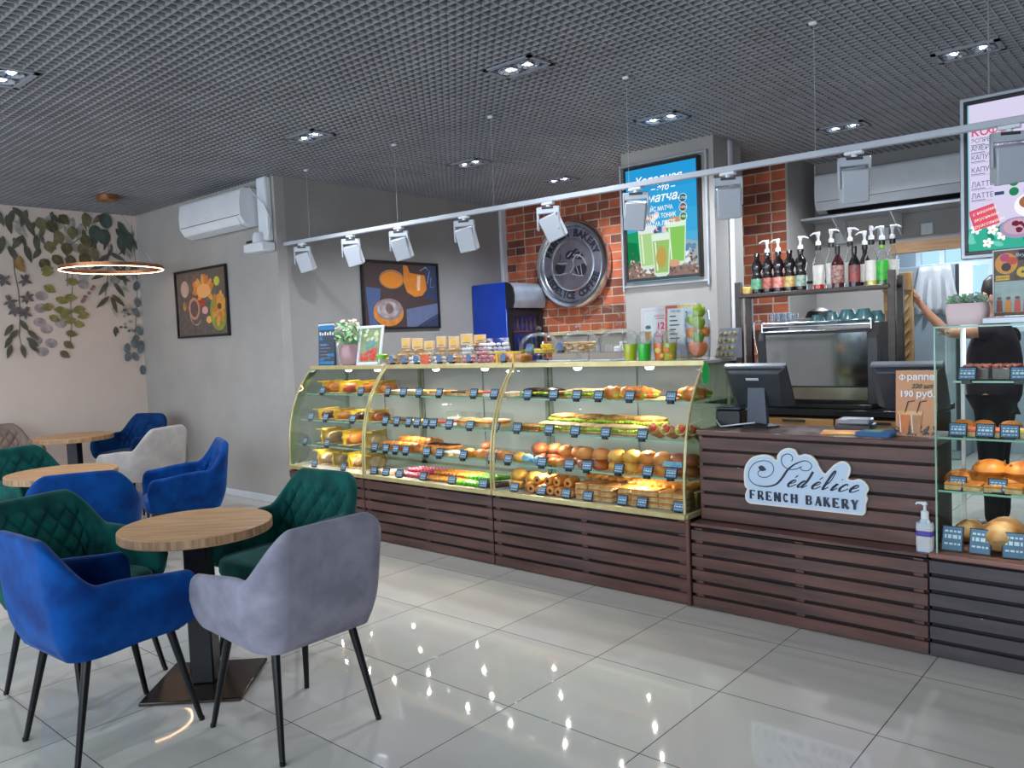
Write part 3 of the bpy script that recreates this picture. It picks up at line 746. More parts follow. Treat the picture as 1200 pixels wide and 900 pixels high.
for z, x0, yf in ((1.192, 3.06, .30), (.955, GX + .006, .262), (.727, GX + .006, .262)):
    MB().box(x0, GX1, yf, .64, z - .006, z).build('glass_shelf', M_SHELF, t)
    MB().box(x0, GX1, yf - .003, yf, z - .007, z + .001).build('shelf_edge', M_GREENEDGE, t)
MB().box(GX + .02, GX + .035, .62, .635, .46, 1.41).build('corner_strip', M_WHITE, t)
MB().box(GX + .036, GX + .041, .612, .62, 1.2, 1.41).build('light_strip', lit('cool case led', (244, 240, 255), 3), t)
for x in (3.02, 3.05): MB().ball(x, .25, 1.395, .008, .012, .008, 10, 6).build('glass_clip', M_CHROME, t)
MB().rbox(3.17, GX1, .28, .66, 1.427, 1.455, .004).build('top_light_box', mat('grey aluminium', (168, 168, 174), .35, metal=.5, rgb2=(158, 158, 164), scale=10), t)
# ------------------------------------------------------------------ baked goods: one of each kind, then copies
M_CRUST = mat('golden crust', (226, 144, 54), .5, rgb2=(180, 94, 28), scale=18, bump=.1)
M_CRUST2 = mat('brown crust', (190, 98, 44), .45, rgb2=(132, 60, 24), scale=18, bump=.1)
M_YELLOWB = mat('yellow bread', (232, 176, 76), .5, rgb2=(206, 136, 48), scale=22, bump=.1)
M_BEIGE = mat('pale pastry', (222, 190, 142), .6, rgb2=(196, 154, 102), scale=26, bump=.15)
M_ORANGE = mat('orange pastry', (230, 150, 62), .45, rgb2=(200, 112, 44), scale=22, bump=.1)
M_CHOC = mat('chocolate glaze', (70, 42, 34), .3, rgb2=(50, 30, 26), scale=14)
M_LETT = mat('lettuce', (178, 206, 66), .55, rgb2=(122, 164, 40), scale=30, bump=.2)
M_HAM = mat('ham and tomato', (236, 120, 76), .5, rgb2=(210, 76, 50), scale=30)
M_CHEESE = mat('cheese', (240, 204, 110), .5, rgb2=(228, 186, 84), scale=20)
M_GRAIN = mat('grain bread', (190, 142, 80), .7, rgb2=(142, 98, 48), scale=40, bump=.2)
M_PINK = mat('pink icing', (214, 92, 112), .4, rgb2=(188, 66, 90), scale=24)
M_LIME = mat('green icing', (122, 190, 44), .4, rgb2=(92, 160, 30), scale=24)
M_CREAM = mat('white cream', (236, 228, 216), .5, rgb2=(224, 212, 196), scale=24)
M_RED = mat('red berry glaze', (222, 84, 58), .3, rgb2=(190, 56, 42), scale=40)
M_FLOUR = mat('floured crust', (206, 168, 118), .7, rgb2=(172, 116, 64), scale=12, bump=.2)
M_CLEAR = glass('clear plastic box', (250, 251, 250), .05, base=.02, k=.5)
M_TAPE = mat('yellow ribbon', (232, 190, 44), .4, rgb2=(216, 170, 32), scale=20)
M_HOLE = mat('dark hollow', (70, 40, 26), .8, rgb2=(54, 30, 20), scale=20)
M_TAGC = mat('slate blue price card', (92, 122, 158), .5, rgb2=(82, 110, 146), scale=30)
M_TAGW = mat('chalk writing', (206, 220, 232), .6, rgb2=(196, 210, 224), scale=30)
Z0 = Vector((0, 0, 0))
def p_bun(crust):
    m = MB(); m.lathe([(0, 0), (.036, .001), (.048, .012), (.052, .026), (.047, .042), (.034, .055), (.016, .061), (0, .062)], 16)
    return m.mesh('bun', [crust])
def p_roll():
    m = MB(); M = Matrix.Rotation(PI / 2, 4, 'X') @ Matrix.Translation((0, .03, 0))
    m.lathe([(.010, -.058), (.016, -.062), (.027, -.058), (.031, -.04), (.031, .04), (.027, .058), (.016, .062), (.010, .058)], 14, 0, M, caps=False)
    m.lathe([(.012, -.056), (.012, .056)], 10, 1, M)
    return m.mesh('roll', [M_ORANGE, M_HOLE])
def p_croissant(a=M_CRUST, fill=False):
    m = MB(); pts = []; rad = []
    for i in range(25):
        t = i / 24; an = -1.25 + 2.5 * t
        pts.append((.085 * math.sin(an), -.085 * math.cos(an) + .075, .032))
        rad.append(.006 + .03 * math.sin(PI * t) ** .8 * (1 + .12 * math.cos(t * 2 * PI * 5)))
    m.tube(pts, rad, 12)
    if fill:
        for k in range(7):
            an = -.9 + 1.8 * k / 6; m.ball(.09 * math.sin(an), -.09 * math.cos(an) + .06, .022, .03, .018, .012, 8, 5, 1 + k % 2)
    return m.mesh('croissant', [a, M_LETT, M_HAM])
def p_sub(bread, L=.105, w=.036):
    m = MB()
    m.ball(0, 0, .014, L, w, .016, 20, 7, 0)
    R = random.Random(5)
    for k in range(13):
        x = -L * .88 + 1.76 * L * k / 12; q = math.sqrt(max(.05, 1 - (x / L) ** 2))
        m.ball(x, -.006 + .004 * R.random(), .026 + .004 * R.random(), .018, w * q * 1.22, .012, 8, 5, 1)
        if k % 2: m.ball(x, -.004, .033, .014, w * q * 1.05, .006, 8, 5, 2 if k % 4 == 1 else 3)
    m.ball(0, .002, .044, L * .98, w * .96, .018, 20, 7, 0)
    return m.mesh('sandwich', [bread, M_LETT, M_HAM, M_CHEESE])
def p_toast():
    m = MB(); m.rbox(-.055, .055, -.05, .05, 0, .014, .003, 0)
    R = random.Random(2)
    for k in range(8): m.ball(-.045 + .013 * k, 0, .02, .014, .052, .008, 8, 5, 1 + (k % 3 > 0))
    m.rbox(-.055, .055, -.05, .05, .027, .042, .004, 0)
    return m.mesh('toast', [M_GRAIN, M_LETT, M_HAM])
def p_wrap():
    m = MB(); M = Matrix.Rotation(PI / 2 - .35, 4, 'X')
    m.lathe([(.0, -.07), (.024, -.066), (.03, -.05), (.031, .05)], 14, 0, Matrix.Translation((0, .03, .034)) @ M)
    for k in range(9):
        a = k * 2.4; r = .018 * math.sqrt(k / 9)
        m.ball(r * math.cos(a), -.018, .03 + r * math.sin(a) + .02, .011, .014, .011, 8, 5, 1 + k % 3)
    return m.mesh('wrap', [M_BEIGE, M_HAM, M_LETT, M_RED])
def p_puff(a=M_BEIGE, b=M_ORANGE):
    m = MB(); m.rbox(-.04, .04, -.06, .06, 0, .014, .004, 0).rbox(-.039, .039, -.059, .059, .012, .024, .005, 0); m.rbox(-.041, .041, -.061, .061, .022, .032, .005, 1)
    return m.mesh('puff_pastry', [a, b])
def p_stick(a, L=.085, r=.014, b=None):
    m = MB(); M = Matrix.Rotation(PI / 2, 4, 'X'); pr = [(0, -L), (r * .7, -L * .97), (r, -L * .88), (r, L * .88), (r * .7, L * .97), (0, L)]
    m.lathe(pr, 10, 0, Matrix.Translation((0, 0, r)) @ M)
    if b is not None:
        for k in range(6): m.tube([(-r * .7, -L * .8 + k * L * .3, 2 * r - .003), (r * .7, -L * .7 + k * L * .3, 2 * r - .003)], .0025, 5, 1)
    return m.mesh('pastry_stick', [a, b or a])
def p_eclair(): 
    m = MB(); m.ball(0, 0, .022, .026, .07, .022, 12, 8, 0); m.ball(0, 0, .032, .022, .062, .014, 12, 6, 1); return m.mesh('eclair', [M_CRUST, M_CHOC])
def p_slice(top, side=M_BEIGE):
    m = MB(); m.rbox(-.034, .034, -.05, .05, 0, .022, .003, 0).rbox(-.035, .035, -.051, .051, .022, .034, .004, 1); return m.mesh('cake_slice', [side, top])
def p_loaf():
    m = MB(); rows = []
    for j in range(13):
        u = -1 + 2 * j / 12; q = max(.0004, (1 - abs(u) ** 2.6)) ** .5; row = []
        for i in range(18):
            a = 2 * PI * i / 18; c, s = math.cos(a), math.sin(a)
            row.append((u * .12, .07 * q * c, .055 + .062 * q * s * (1 if s > 0 else .85) + (.006 * math.sin(u * 17) * (s > .3))))
        rows.append(row)
    m.grid(rows, 0, wrap=True)
    return m.mesh('loaf', [M_FLOUR])
def p_pie():
    m = MB(); m.lathe([(0, 0), (.06, 0), (.074, .012), (.07, .03), (.05, .05), (.02, .06), (0, .061)], 18, 0, squash=.8)
    for k in range(5): m.tube([(-.05 + k * .024, -.035, .045), (-.04 + k * .024, .03, .05)], .004, 6, 1)
    return m.mesh('pie', [M_ORANGE, M_CRUST2])
PROTO = {}
def good(kind):
    if kind in PROTO: return PROTO[kind]
    f = {'bun': lambda: p_bun(M_CRUST), 'bun_dark': lambda: p_bun(M_CRUST2), 'bun_yellow': lambda: p_bun(M_YELLOWB), 'roll': p_roll, 'croissant': p_croissant, 'croissant_filled': lambda: p_croissant(M_ORANGE, True),
         'sub': lambda: p_sub(M_BEIGE), 'sub_grain': lambda: p_sub(M_GRAIN, .11, .04), 'sub_dark': lambda: p_sub(M_CHOC, .09, .035), 'toast': p_toast, 'wrap': p_wrap, 'puff': p_puff, 'puff_long': lambda: p_stick(M_ORANGE, .1, .018, M_CRUST2),
         'stick_pink': lambda: p_stick(M_PINK, .08, .014, M_CREAM), 'stick_orange': lambda: p_stick(M_ORANGE, .08, .014, M_CRUST2), 'stick_green': lambda: p_stick(M_LIME, .085, .014, M_CREAM), 'stick_dark': lambda: p_stick(M_CHOC, .085, .015, M_BEIGE),
         'eclair': p_eclair, 'slice_choc': lambda: p_slice(M_CHOC), 'slice_yellow': lambda: p_slice(M_CHEESE), 'slice_orange': lambda: p_slice(M_ORANGE), 'slice_red': lambda: p_slice(M_RED, M_CREAM), 'slice_cream': lambda: p_slice(M_CREAM), 'slice_pink': lambda: p_slice(M_HAM, M_BEIGE), 'loaf': p_loaf, 'pie': p_pie}
    PROTO[kind] = f[kind](); return PROTO[kind]
NM = {'bun': 'bun', 'bun_dark': 'bun', 'bun_yellow': 'bun', 'roll': 'pastry_roll', 'croissant': 'croissant', 'croissant_filled': 'croissant_sandwich', 'sub': 'baguette_sandwich', 'sub_grain': 'grain_sandwich', 'sub_dark': 'rye_sandwich', 'toast': 'toast_sandwich', 'wrap': 'wrap',
      'puff': 'puff_pastry', 'puff_long': 'long_puff_pastry', 'stick_pink': 'eclair', 'stick_orange': 'eclair', 'stick_green': 'eclair', 'stick_dark': 'eclair', 'eclair': 'chocolate_eclair', 'loaf': 'bread_loaf', 'pie': 'filled_pie'}
RG = random.Random(11)
def put(kind, x, y, z, rz, label, cat, group, sc=1.):
    o = bpy.data.objects.new(NM.get(kind, 'cake_slice'), good(kind)); COL.objects.link(o)
    o.location = (x, y, z); o.rotation_euler = (0, 0, rz); o.scale = (sc, sc, sc)
    return tag(o, label, cat, group)
def row(kind, xs, y, z, what, where, cat, rz=0., jit=.08, sc=1., group=None):
    """one row of goods, left to right, each with a label of its own"""
    n = len(xs)
    for i, x in enumerate(xs):
        lab = f'{what} {where}' + ('' if n == 1 else f', {ORD[i]} from left')
        put(kind, x, y + RG.uniform(-.006, .006), z, rz + RG.uniform(-jit, jit), lab, cat, group or f'{what.split(" ", 1)[1]}s {where}', sc)
sp = lambda a, b, n: [a + (b - a) * (i / (n - 1) if n > 1 else 0) for i in range(n)]
Z1, Z2, Z3, Z4 = 1.0625, .8525, .6555, .4805
# right case ------------------------------------------------------
W = 'on top shelf of right case'
row('sub_dark', [.55, .68], .56, Z1, 'dark rye sandwich with lettuce', W, 'sandwich', .5)
row('toast', [.80], .54, Z1, 'toasted sandwich', W, 'sandwich')
row('sub', [.93, 1.05], .55, Z1, 'pale open sandwich with lettuce', W, 'sandwich', .5)
row('croissant_filled', [1.18, 1.30, 1.37], .54, Z1, 'filled croissant', W, 'croissant', sc=1.15)
row('croissant_filled', [1.69], .55, Z1, 'lone filled croissant at right end', W, 'croissant', sc=1.15)
k = MB().rbox(1.42, 1.62, .47, .68, Z1, Z1 + .008, .002).build('paper_tray', M_BEIGE); tag(k, 'empty beige paper tray on the top shelf of the right case', 'tray')
W = 'on second shelf of right case'
row('toast', [.52, .62], .46, Z2, 'toasted sandwich', W, 'sandwich')
row('sub', sp(.75, 1.33, 5), .47, Z2, 'front baguette sandwich', W, 'sandwich', .12, sc=1.1)
row('sub_grain', sp(.80, 1.38, 4), .57, Z2 + .035, 'grain baguette behind', W, 'sandwich', .1, sc=1.25)
row('wrap', [1.49, 1.58, 1.67, 1.74], .46, Z2, 'stuffed wrap with red filling', W, 'wrap', .1, sc=1.1)
W = 'on third shelf of right case'
row('bun_yellow', [.52], .40, Z3, 'small yellow bun', W, 'bun')
row('bun_dark', [.62, .74], .50, Z3 + .05, 'reddish brown bun in upper layer', W, 'bun', sc=1.1)
row('bun_dark', [.62, .74], .50, Z3, 'reddish brown bun in lower layer', W, 'bun', sc=1.1)
row('bun', [.80, .86, .93], .40, Z3, 'small golden bun in front row', W, 'bun', sc=.72)
row('bun', [.85, .95], .48, Z3 + .055, 'golden bun in upper layer', W, 'bun')
row('bun', [.85, .95], .48, Z3, 'golden bun at the back', W, 'bun')
row('bun_dark', [1.06, 1.17], .39, Z3, 'brown bun in lower layer', W, 'bun', sc=1.05)
row('bun', [1.06, 1.17], .40, Z3 + .06, 'glazed golden bun in upper layer', W, 'bun', sc=1.1)
row('bun_yellow', [1.28, 1.38], .39, Z3, 'yellow bun in lower layer', W, 'bun', sc=1.05)
row('bun_yellow', [1.28, 1.38], .40, Z3 + .06, 'yellow cheese bun in upper layer', W, 'bun', sc=1.1)
row('bun', [1.48, 1.58], .40, Z3, 'sugared bun in lower layer', W, 'bun', sc=1.05)
row('bun', [1.48, 1.58], .41, Z3 + .06, 'sugared bun in upper layer', W, 'bun', sc=1.1)
row('bun_dark', [1.67, 1.75], .42, Z3, 'shiny brown bun at the end, below,', W, 'bun')
row('bun_dark', [1.67, 1.75], .42, Z3 + .06, 'shiny brown bun at the end, above,', W, 'bun', sc=1.05)
M_BLUEW = mat('blue printed wrapper', (86, 150, 206), .35, rgb2=(140, 190, 190), scale=30)
for i, (x, z) in enumerate(((.63, Z3 + .01), (.72, Z3 + .005))):
    k = MB().rbox(x - .045, x + .045, .335, .385, z, z + .045, .015, 0).ball(x, .36, z + .04, .03, .02, .014, 10, 6, 1).build('wrapped_bun', [M_BLUEW, M_CREAM])
    tag(k, f'bun in a blue printed wrapper on the third shelf, {ORD[i]} from left', 'bun', 'wrapped buns on the third shelf')
k = MB().rbox(1.60, 1.72, .362, .366, Z3 + .055, Z3 + .085, .001).build('blue_label', M_BLUEW); tag(k, 'blue paper band in front of the brown buns on the third shelf', 'label')
W = 'on floor of right case'
put('bun_yellow', .50, .40, Z4, 0, 'large yellow bun at the bottom left corner of the right case floor', 'bun', 'yellow buns on the floor', 1.1)
put('bun_yellow', .51, .41, Z4 + .06, 0, 'large yellow bun stacked at the left end of the right case floor', 'bun', 'yellow buns on the floor', 1.1)
put('bun_yellow', .63, .42, Z4 + .05, 0, 'second large yellow bun stacked at the left of the right case floor', 'bun', 'yellow buns on the floor', 1.1)
put('bun', .63, .40, Z4, 0, 'golden bun under the second large yellow bun, right case floor', 'bun', 'yellow buns on the floor', 1.1)
row('roll', sp(.68, .98, 5), .36, Z4, 'hollow pastry roll in lower layer', W, 'pastry', .1)
row('roll', sp(.72, .96, 4), .38, Z4 + .055, 'hollow pastry roll in upper layer', W, 'pastry', .1)
for lv in range(3):
    row('puff', sp(1.07, 1.25, 3), .37, Z4 + .033 * lv, f'flaky pastry square in {("bottom", "middle", "top")[lv]} layer, left stack,', W, 'pastry', .05)
    row('puff', sp(1.37, 1.72, 5), .37, Z4 + .033 * lv, f'flaky pastry square in {("bottom", "middle", "top")[lv]} layer, right stack,', W, 'pastry', .05)
row('puff_long', sp(1.04, 1.26, 5), .56, Z4 + .09, 'long orange pastry behind the left stack', W, 'pastry', -.5)
row('puff_long', sp(1.34, 1.70, 7), .56, Z4 + .075, 'long orange pastry behind the right stack', W, 'pastry', -.5)
k = MB().box(1.0, 1.75, .47, .68, Z4, Z4 + .074).build('pastry_tray', M_BEIGE); tag(k, 'beige raised tray under the long orange pastries of the right case', 'tray')
# middle case -----------------------------------------------------
W = 'on top shelf of middle case'
row('slice_cream', sp(-.80, -.66, 3), .54, Z1, 'cream topped slice', W, 'cake')
row('slice_yellow', sp(-.55, -.44, 3), .54, Z1, 'yellow topped slice', W, 'cake')
row('slice_orange', sp(-.36, -.22, 3), .54, Z1, 'orange topped slice', W, 'cake')
row('slice_choc', sp(-.14, -.06, 2), .54, Z1, 'chocolate topped slice', W, 'cake')
row('slice_orange', sp(.02, .10, 2), .53, Z1, 'caramel slice on the right half', W, 'cake')
row('slice_red', sp(.18, .27, 2), .53, Z1, 'red berry slice', W, 'cake', sc=1.1)
row('slice_cream', [.36], .54, Z1, 'white cream slice at right end', W, 'cake')
W = 'on second shelf of middle case'
row('slice_choc', sp(-.80, -.62, 4), .48, Z2, 'dark chocolate slice', W, 'cake')
row('slice_yellow', sp(-.53, -.43, 2), .47, Z2, 'yellow slice', W, 'cake')
row('slice_pink', sp(-.35, -.27, 2), .47, Z2, 'pink slice', W, 'cake')
row('slice_red', [-.18], .47, Z2, 'small red slice', W, 'cake')
row('slice_orange', sp(-.02, .30, 5), .48, Z2 + .01, 'orange glazed slice', W, 'cake', sc=1.2)
for i, x in enumerate(sp(-.30, .16, 4)):
    t = thing('clear_cake_box', f'clear plastic cake box at the back of the second shelf, {ORD[i]} from left', 'box', (x, .66, Z2), 0, 'clear boxes on the second shelf')
    MB().rbox(-.065, .065, -.05, .05, .003, .08, .006).build('lid', M_CLEAR, t); MB().rbox(-.058, .058, -.044, .044, .0, .04, .008).build('cake', M_CREAM, t)
W = 'on third shelf of middle case'
row('croissant', sp(-.76, -.48, 4), .42, Z3, 'orange croissant in front row', W, 'croissant', .3)
row('croissant', sp(-.70, -.44, 3), .52, Z3 + .03, 'orange croissant in back row', W, 'croissant', .3)
row('eclair', sp(-.38, -.18, 4), .50, Z3 + .02, 'dark glazed eclair', W, 'eclair', -.5)
row('bun', sp(-.36, -.26, 2), .39, Z3, 'flat orange bun', W, 'bun', sc=.8)
row('slice_cream', sp(-.10, .0, 2), .39, Z3, 'white glazed slice', W, 'cake')
row('bun', sp(.08, .19, 2), .40, Z3, 'round orange bun', W, 'bun')
put('bun_dark', .11, .55, Z3 + .03, 0, 'brown bun behind the round orange buns of the middle case', 'bun', 'brown buns of the middle case')
row('croissant', sp(.28, .36, 2), .41, Z3, 'pale croissant at right end', W, 'croissant')
W = 'on floor of middle case'
row('slice_cream', sp(-.80, -.70, 2), .36, Z4, 'small cream slice', W, 'cake')
row('stick_pink', sp(-.60, -.36, 8), .40, Z4, 'pink iced eclair in lower layer', W, 'eclair', -.5)
row('stick_pink', sp(-.52, -.30, 7), .46, Z4 + .028, 'pink iced eclair in upper layer', W, 'eclair', -.5)
row('stick_orange', sp(-.28, .06, 10), .38, Z4, 'orange eclair in lower layer', W, 'eclair', -.5)
row('stick_orange', sp(-.24, .06, 9), .46, Z4 + .028, 'orange eclair in upper layer', W, 'eclair', -.5)
row('stick_green', sp(.08, .30, 7), .36, Z4, 'green iced eclair in lower layer', W, 'eclair', -.5)
row('stick_green', sp(.11, .30, 6), .44, Z4 + .028, 'green iced eclair in upper layer', W, 'eclair', -.5)
row('stick_dark', sp(.33, .38, 2), .38, Z4, 'dark chocolate eclair', W, 'eclair', -.5)
# left case: clear boxes tied with yellow ribbon --------------------
def ribbon_box(x, y, z, w, d, h, cake, label, group):
    t = thing('ribboned_cake_box', label, 'box', (x, y, z), 0, group)
    MB().rbox(-w / 2, w / 2, -d / 2, d / 2, 0, h, .004).build('clear_box', M_CLEAR, t)
    k = MB()
    for i in range(3): k.ball(-w * .3 + i * w * .3, 0, h * .42, w * .19, d * .42, h * .4, 10, 6)
    k.build('cake', cake, t)
    MB().box(-w / 2 - .001, w / 2 + .001, -d / 2 - .001, d / 2 + .001, 0, .007).build('base_card', M_BEIGE, t)
    MB().box(-.007, .007, -d / 2 - .002, d / 2 + .002, .001, h + .002).build('ribbon', M_TAPE, t)
    MB().box(-w / 2 - .001, w / 2 + .001, -d / 2 - .001, -d / 2 + .004, h - .008, h + .001).build('edge_tape', M_TAPE, t)
for nm, z, y, xs, h, ck in (('top', Z1, .58, sp(-1.66, -.99, 4), .10, (M_CRUST, M_HAM, M_CRUST, M_ORANGE)), ('second', Z2, .52, sp(-1.66, -1.02, 4), .085, (M_CHOC, M_CRUST, M_CHOC, M_CRUST2)),
                            ('third', Z3, .50, sp(-1.60, -1.04, 3), .12, (M_BEIGE, M_ORANGE, M_BEIGE)), ('lowest', Z4, .48, sp(-1.64, -1.04, 4), .12, (M_BEIGE, M_BEIGE, M_FLOUR, M_BEIGE))):
    for i, x in enumerate(xs):
        ribbon_box(x, y, z, .155, .2, h, ck[i], f'clear box with yellow ribbon on the {nm} level of the left case, {ORD[i]} from left', 'ribboned boxes in the left case')
# square showcase ---------------------------------------------------
W = 'on upper shelf of square showcase'
for i, x in enumerate((3.13, 3.24, 3.35, 3.46)):
    t = thing('berry_tub', f'dark tub of pink and brown sweets {W}, {ORD[i]} from left', 'tub', (x, .42, 1.1925), 0, 'sweet tubs in the square showcase')
    MB().rbox(-.05, .05, -.06, .06, 0, .05, .004).build('tub', mat('smoky plastic tub', (88, 74, 78), .3, rgb2=(74, 62, 66), scale=10), t)
    k = MB()
    for q in range(12): k.ball(-.038 + .025 * (q % 4), -.04 + .04 * (q // 4), .055, .014, .017, .012, 8, 5)
    k.build('sweets', mat('brown pink sweets', (170, 104, 96), .5, rgb2=(126, 70, 66), scale=40), t)
W = 'on second shelf of square showcase'
row('slice_pink', [3.13, 3.21], .36, .9555, 'pink slice', W, 'cake'); row('slice_yellow', [3.29], .36, .9555, 'yellow slice', W, 'cake'); row('slice_pink', [3.37, 3.45], .36, .9555, 'pink slice at the right', W, 'cake')
row('bun', [3.06, 3.14, 3.24, 3.34], .47, .9555, 'small golden bun in back row', W, 'bun', sc=.9)
W = 'on third shelf of square showcase'
row('pie', [3.06, 3.16, 3.27, 3.38], .46, .7275, 'large filled pie in back row', W, 'pie', .3, sc=1.05)
row('pie', [3.17, 3.29], .44, .785, 'large filled pie on top', W, 'pie', .3)
row('slice_orange', [3.055, 3.13, 3.20, 3.28, 3.36], .33, .7275, 'small orange cube pastry in front row', W, 'pastry', sc=.95)
W = 'on deck of square showcase'
for i, (x, y, q) in enumerate(((3.066, .53, .8), (3.215, .44, 1.15), (3.40, .44, 1.2))):
    put('loaf', x, y, .455, 1.52, f'big floury bread loaf {W}, {ORD[i]} from left', 'bread', 'bread loaves on the deck', q)
# price cards --------------------------------------------------------
def p_tag(w=.062, h=.05, clip=True):
    m = MB(); T = Matrix.Rotation(-.35, 4, 'X')
    m.box(-w / 2 - .004, w / 2 + .004, 0, .004, .004, h + .012, 0, T).box(-w / 2, w / 2, -.0012, 0, .008, h + .008, 1, T)
    R = random.Random(9)
    for r in range(3):
        x = -w * .4
        while x < w * .35:
            q = R.uniform(.1, .25) * w; m.box(x, min(x + q, w * .42), -.0018, -.0012, h * (.85 - .27 * r), h * (.93 - .27 * r) + (r == 1) * h * .08, 2, T); x += q + w * .07
    if clip: m.box(-w * .3, w * .3, -.006, .018, -.012, .006, 0)
    return m.mesh('price_card', [M_BLACK, M_TAGC, M_TAGW])
TAG, TAGBIG = p_tag(), p_tag(.075, .10, False)
def tags(xs, y, z, where, mesh=None, rz=0.):
    for i, x in enumerate(xs):
        o = bpy.data.objects.new('price_card', mesh or TAG); COL.objects.link(o); o.location = (x, y, z); o.rotation_euler = (0, 0, rz + RG.uniform(-.12, .12))
        tag(o, f'blue price card on {where}, {ORD[i]} from left', 'price card', 'price cards')
R_, M_, L_ = 'of the right case', 'of the middle case', 'of the left case'
tags([.58, .79, .97, 1.13, 1.35, 1.62], .43, Z1, 'the top shelf ' + R_)
tags([.54, .80, 1.00, 1.22, 1.47], .36, Z2, 'the second shelf ' + R_)
tags([.50, .78, .99, 1.12, 1.34, 1.53, 1.68], .303, Z3, 'the third shelf ' + R_)
tags([.56, .78, .97, 1.13, 1.37, 1.50, 1.73], .285, Z4, 'the floor ' + R_)
tags([-.80, -.62, -.45, -.24, .10, .29], .43, Z1, 'the top shelf ' + M_)
tags([-.76, -.63, -.50, -.41, -.32, -.24, -.08, .12, .35], .36, Z2, 'the second shelf ' + M_)
tags([-.86 + .03, -.70, -.59, -.48, -.26, -.13, .10, .36], .303, Z3, 'the third shelf ' + M_)
tags([-.83, -.69, -.54, -.29, .0, .29], .285, Z4, 'the floor ' + M_)
tags([-1.62, -1.12], .43, Z1, 'the top shelf ' + L_)
tags([-1.70, -1.50, -1.15], .36, Z2, 'the second shelf ' + L_)
tags([-1.72, -1.42], .303, Z3, 'the third shelf ' + L_)
tags([-1.58, -1.2], .285, Z4, 'the floor ' + L_)
tags([3.11, 3.30], .295, 1.1925, 'the upper shelf of the square showcase')
tags([3.075, 3.175, 3.265, 3.36], .29, .9555, 'the second shelf of the square showcase')
tags([3.07, 3.22, 3.36], .29, .7275, 'the third shelf of the square showcase')
tags([3.045, 3.15, 3.275], .30, .455, 'the deck of the square showcase, large,', TAGBIG)
# interior light of the cases
# ------------------------------------------------------------------ things standing on the curved cases
ZT = 1.288
M_PAPERW = mat('white paper', (226, 226, 228), .6, rgb2=(218, 218, 222), scale=6)
M_INK = mat('dark print', (44, 48, 60), .6, rgb2=(38, 42, 54), scale=20)
M_CYAN = mat('cyan print', (46, 134, 190), .5, rgb2=(40, 122, 176), scale=20)
# folded leaflet stand
t = thing('leaflet', 'tall dark leaflet with blue panels at the left end of the case top', 'leaflet', (-1.765, .60, ZT), .05)
MB().box(-.105, .105, 0, .003, 0, .36).build('front_sheet', mat('slate print', (72, 78, 92), .5, rgb2=(64, 70, 84), scale=10), t, rot=(-.06, 0, 0))
MB().box(-.105, .105, 0, .003, 0, .355).build('back_sheet', M_PAPERW, t, (0, .06, 0), (.12, 0, 0))
pr = Pr(); 
for (a, b, c, d) in ((-.095, .095, .30, .35), (-.09, -.05, .215, .245), (-.08, .0, .165, .185), (.01, .1, .075, .1), (-.09, .095, .01, .035), (-.09, -.03, .04, .055)): pr.rect(a, b, c, d, M_CYAN)
for i in range(6): pr.rect(-.09 + i * .033, -.068 + i * .033, .255, .285 - .008 * (i % 2), M_PAPERW)
for i in range(5): pr.rect(-.085, .05 - .02 * (i % 3), .06 + .028 * i, .065 + .028 * i, mat('grey print', (150, 156, 168), .5))
pr.build('print', t, (0, -.001, 0), (-.06, 0, 0))
# dusky pink vase with flowers, dark pot behind
t = thing('flower_vase', 'dusky pink vase with white and pink flowers on the left case', 'vase', (-1.40, .585, ZT))
MB().lathe([(0, 0), (.07, .002), (.088, .03), (.097, .08), (.094, .13), (.08, .165), (.07, .17), (.066, .16), (.07, .1), (0, .08)], 28).build('vase', mat('dusky pink ceramic', (186, 150, 152), .4, rgb2=(176, 138, 142), scale=6), t)
M_LEAF = mat('fresh leaf', (150, 200, 146), .55, rgb2=(104, 164, 108), scale=20); M_PET = mat('pale petals', (232, 214, 206), .6, rgb2=(220, 190, 190), scale=20); M_LEAF2 = mat('pale leaf green', (214, 226, 190), .55, rgb2=(186, 208, 164), scale=20)
R = random.Random(4); lf = MB(); st = MB()
for i in range(120):
    a = R.uniform(0, 2 * PI); r = .15 * math.sqrt(R.random()); h = .19 + .17 * R.random() * (1 - (r / .16) ** 2 * .6)
    M = Matrix.Translation((r * math.cos(a), r * math.sin(a) * .7, h)) @ Euler((R.uniform(-.9, .9), R.uniform(-.9, .9), a)).to_matrix().to_4x4()
    L = .03 + .02 * R.random(); w = L * .4
    lf.add([(-L, 0, 0), (0, -w, .006), (L, 0, 0), (0, w, .006)], [(0, 1, 2, 3)], i % 2, M)
    if i % 6 == 0: st.tube([(.02 * math.cos(a), .02 * math.sin(a), .12), (r * .6 * math.cos(a), r * .5 * math.sin(a), .2), (r * math.cos(a), r * math.sin(a) * .7, h)], .002, 5)
lf.build('leaves', [M_LEAF, M_LEAF2], t, smooth=False); st.build('stems', M_LEAF, t)
for i in range(26):
    a = R.uniform(0, 2 * PI); r = .14 * math.sqrt(R.random()); h = .27 + .09 * R.random()
    k = MB()
    for q in range(5): k.ball(.012 * math.cos(q * 1.257), .012 * math.sin(q * 1.257), 0, .011, .011, .006, 8, 5)
    k.ball(0, 0, .004, .005, n=8, m=5)
    k.build('flower', M_PET, t, (r * math.cos(a), r * math.sin(a) * .7, h), (R.uniform(-.6, .6), R.uniform(-.6, .6), 0))
t = MB().lathe([(0, 0), (.055, 0), (.075, .16), (.07, .16), (.05, .02), (0, .02)], 24).build('dark_pot', mat('brown black pot', (62, 50, 46), .5, rgb2=(50, 40, 38), scale=12), None, (-1.565, .70, ZT))
tag(t, 'dark brown pot between the leaflet and the pink vase', 'pot')
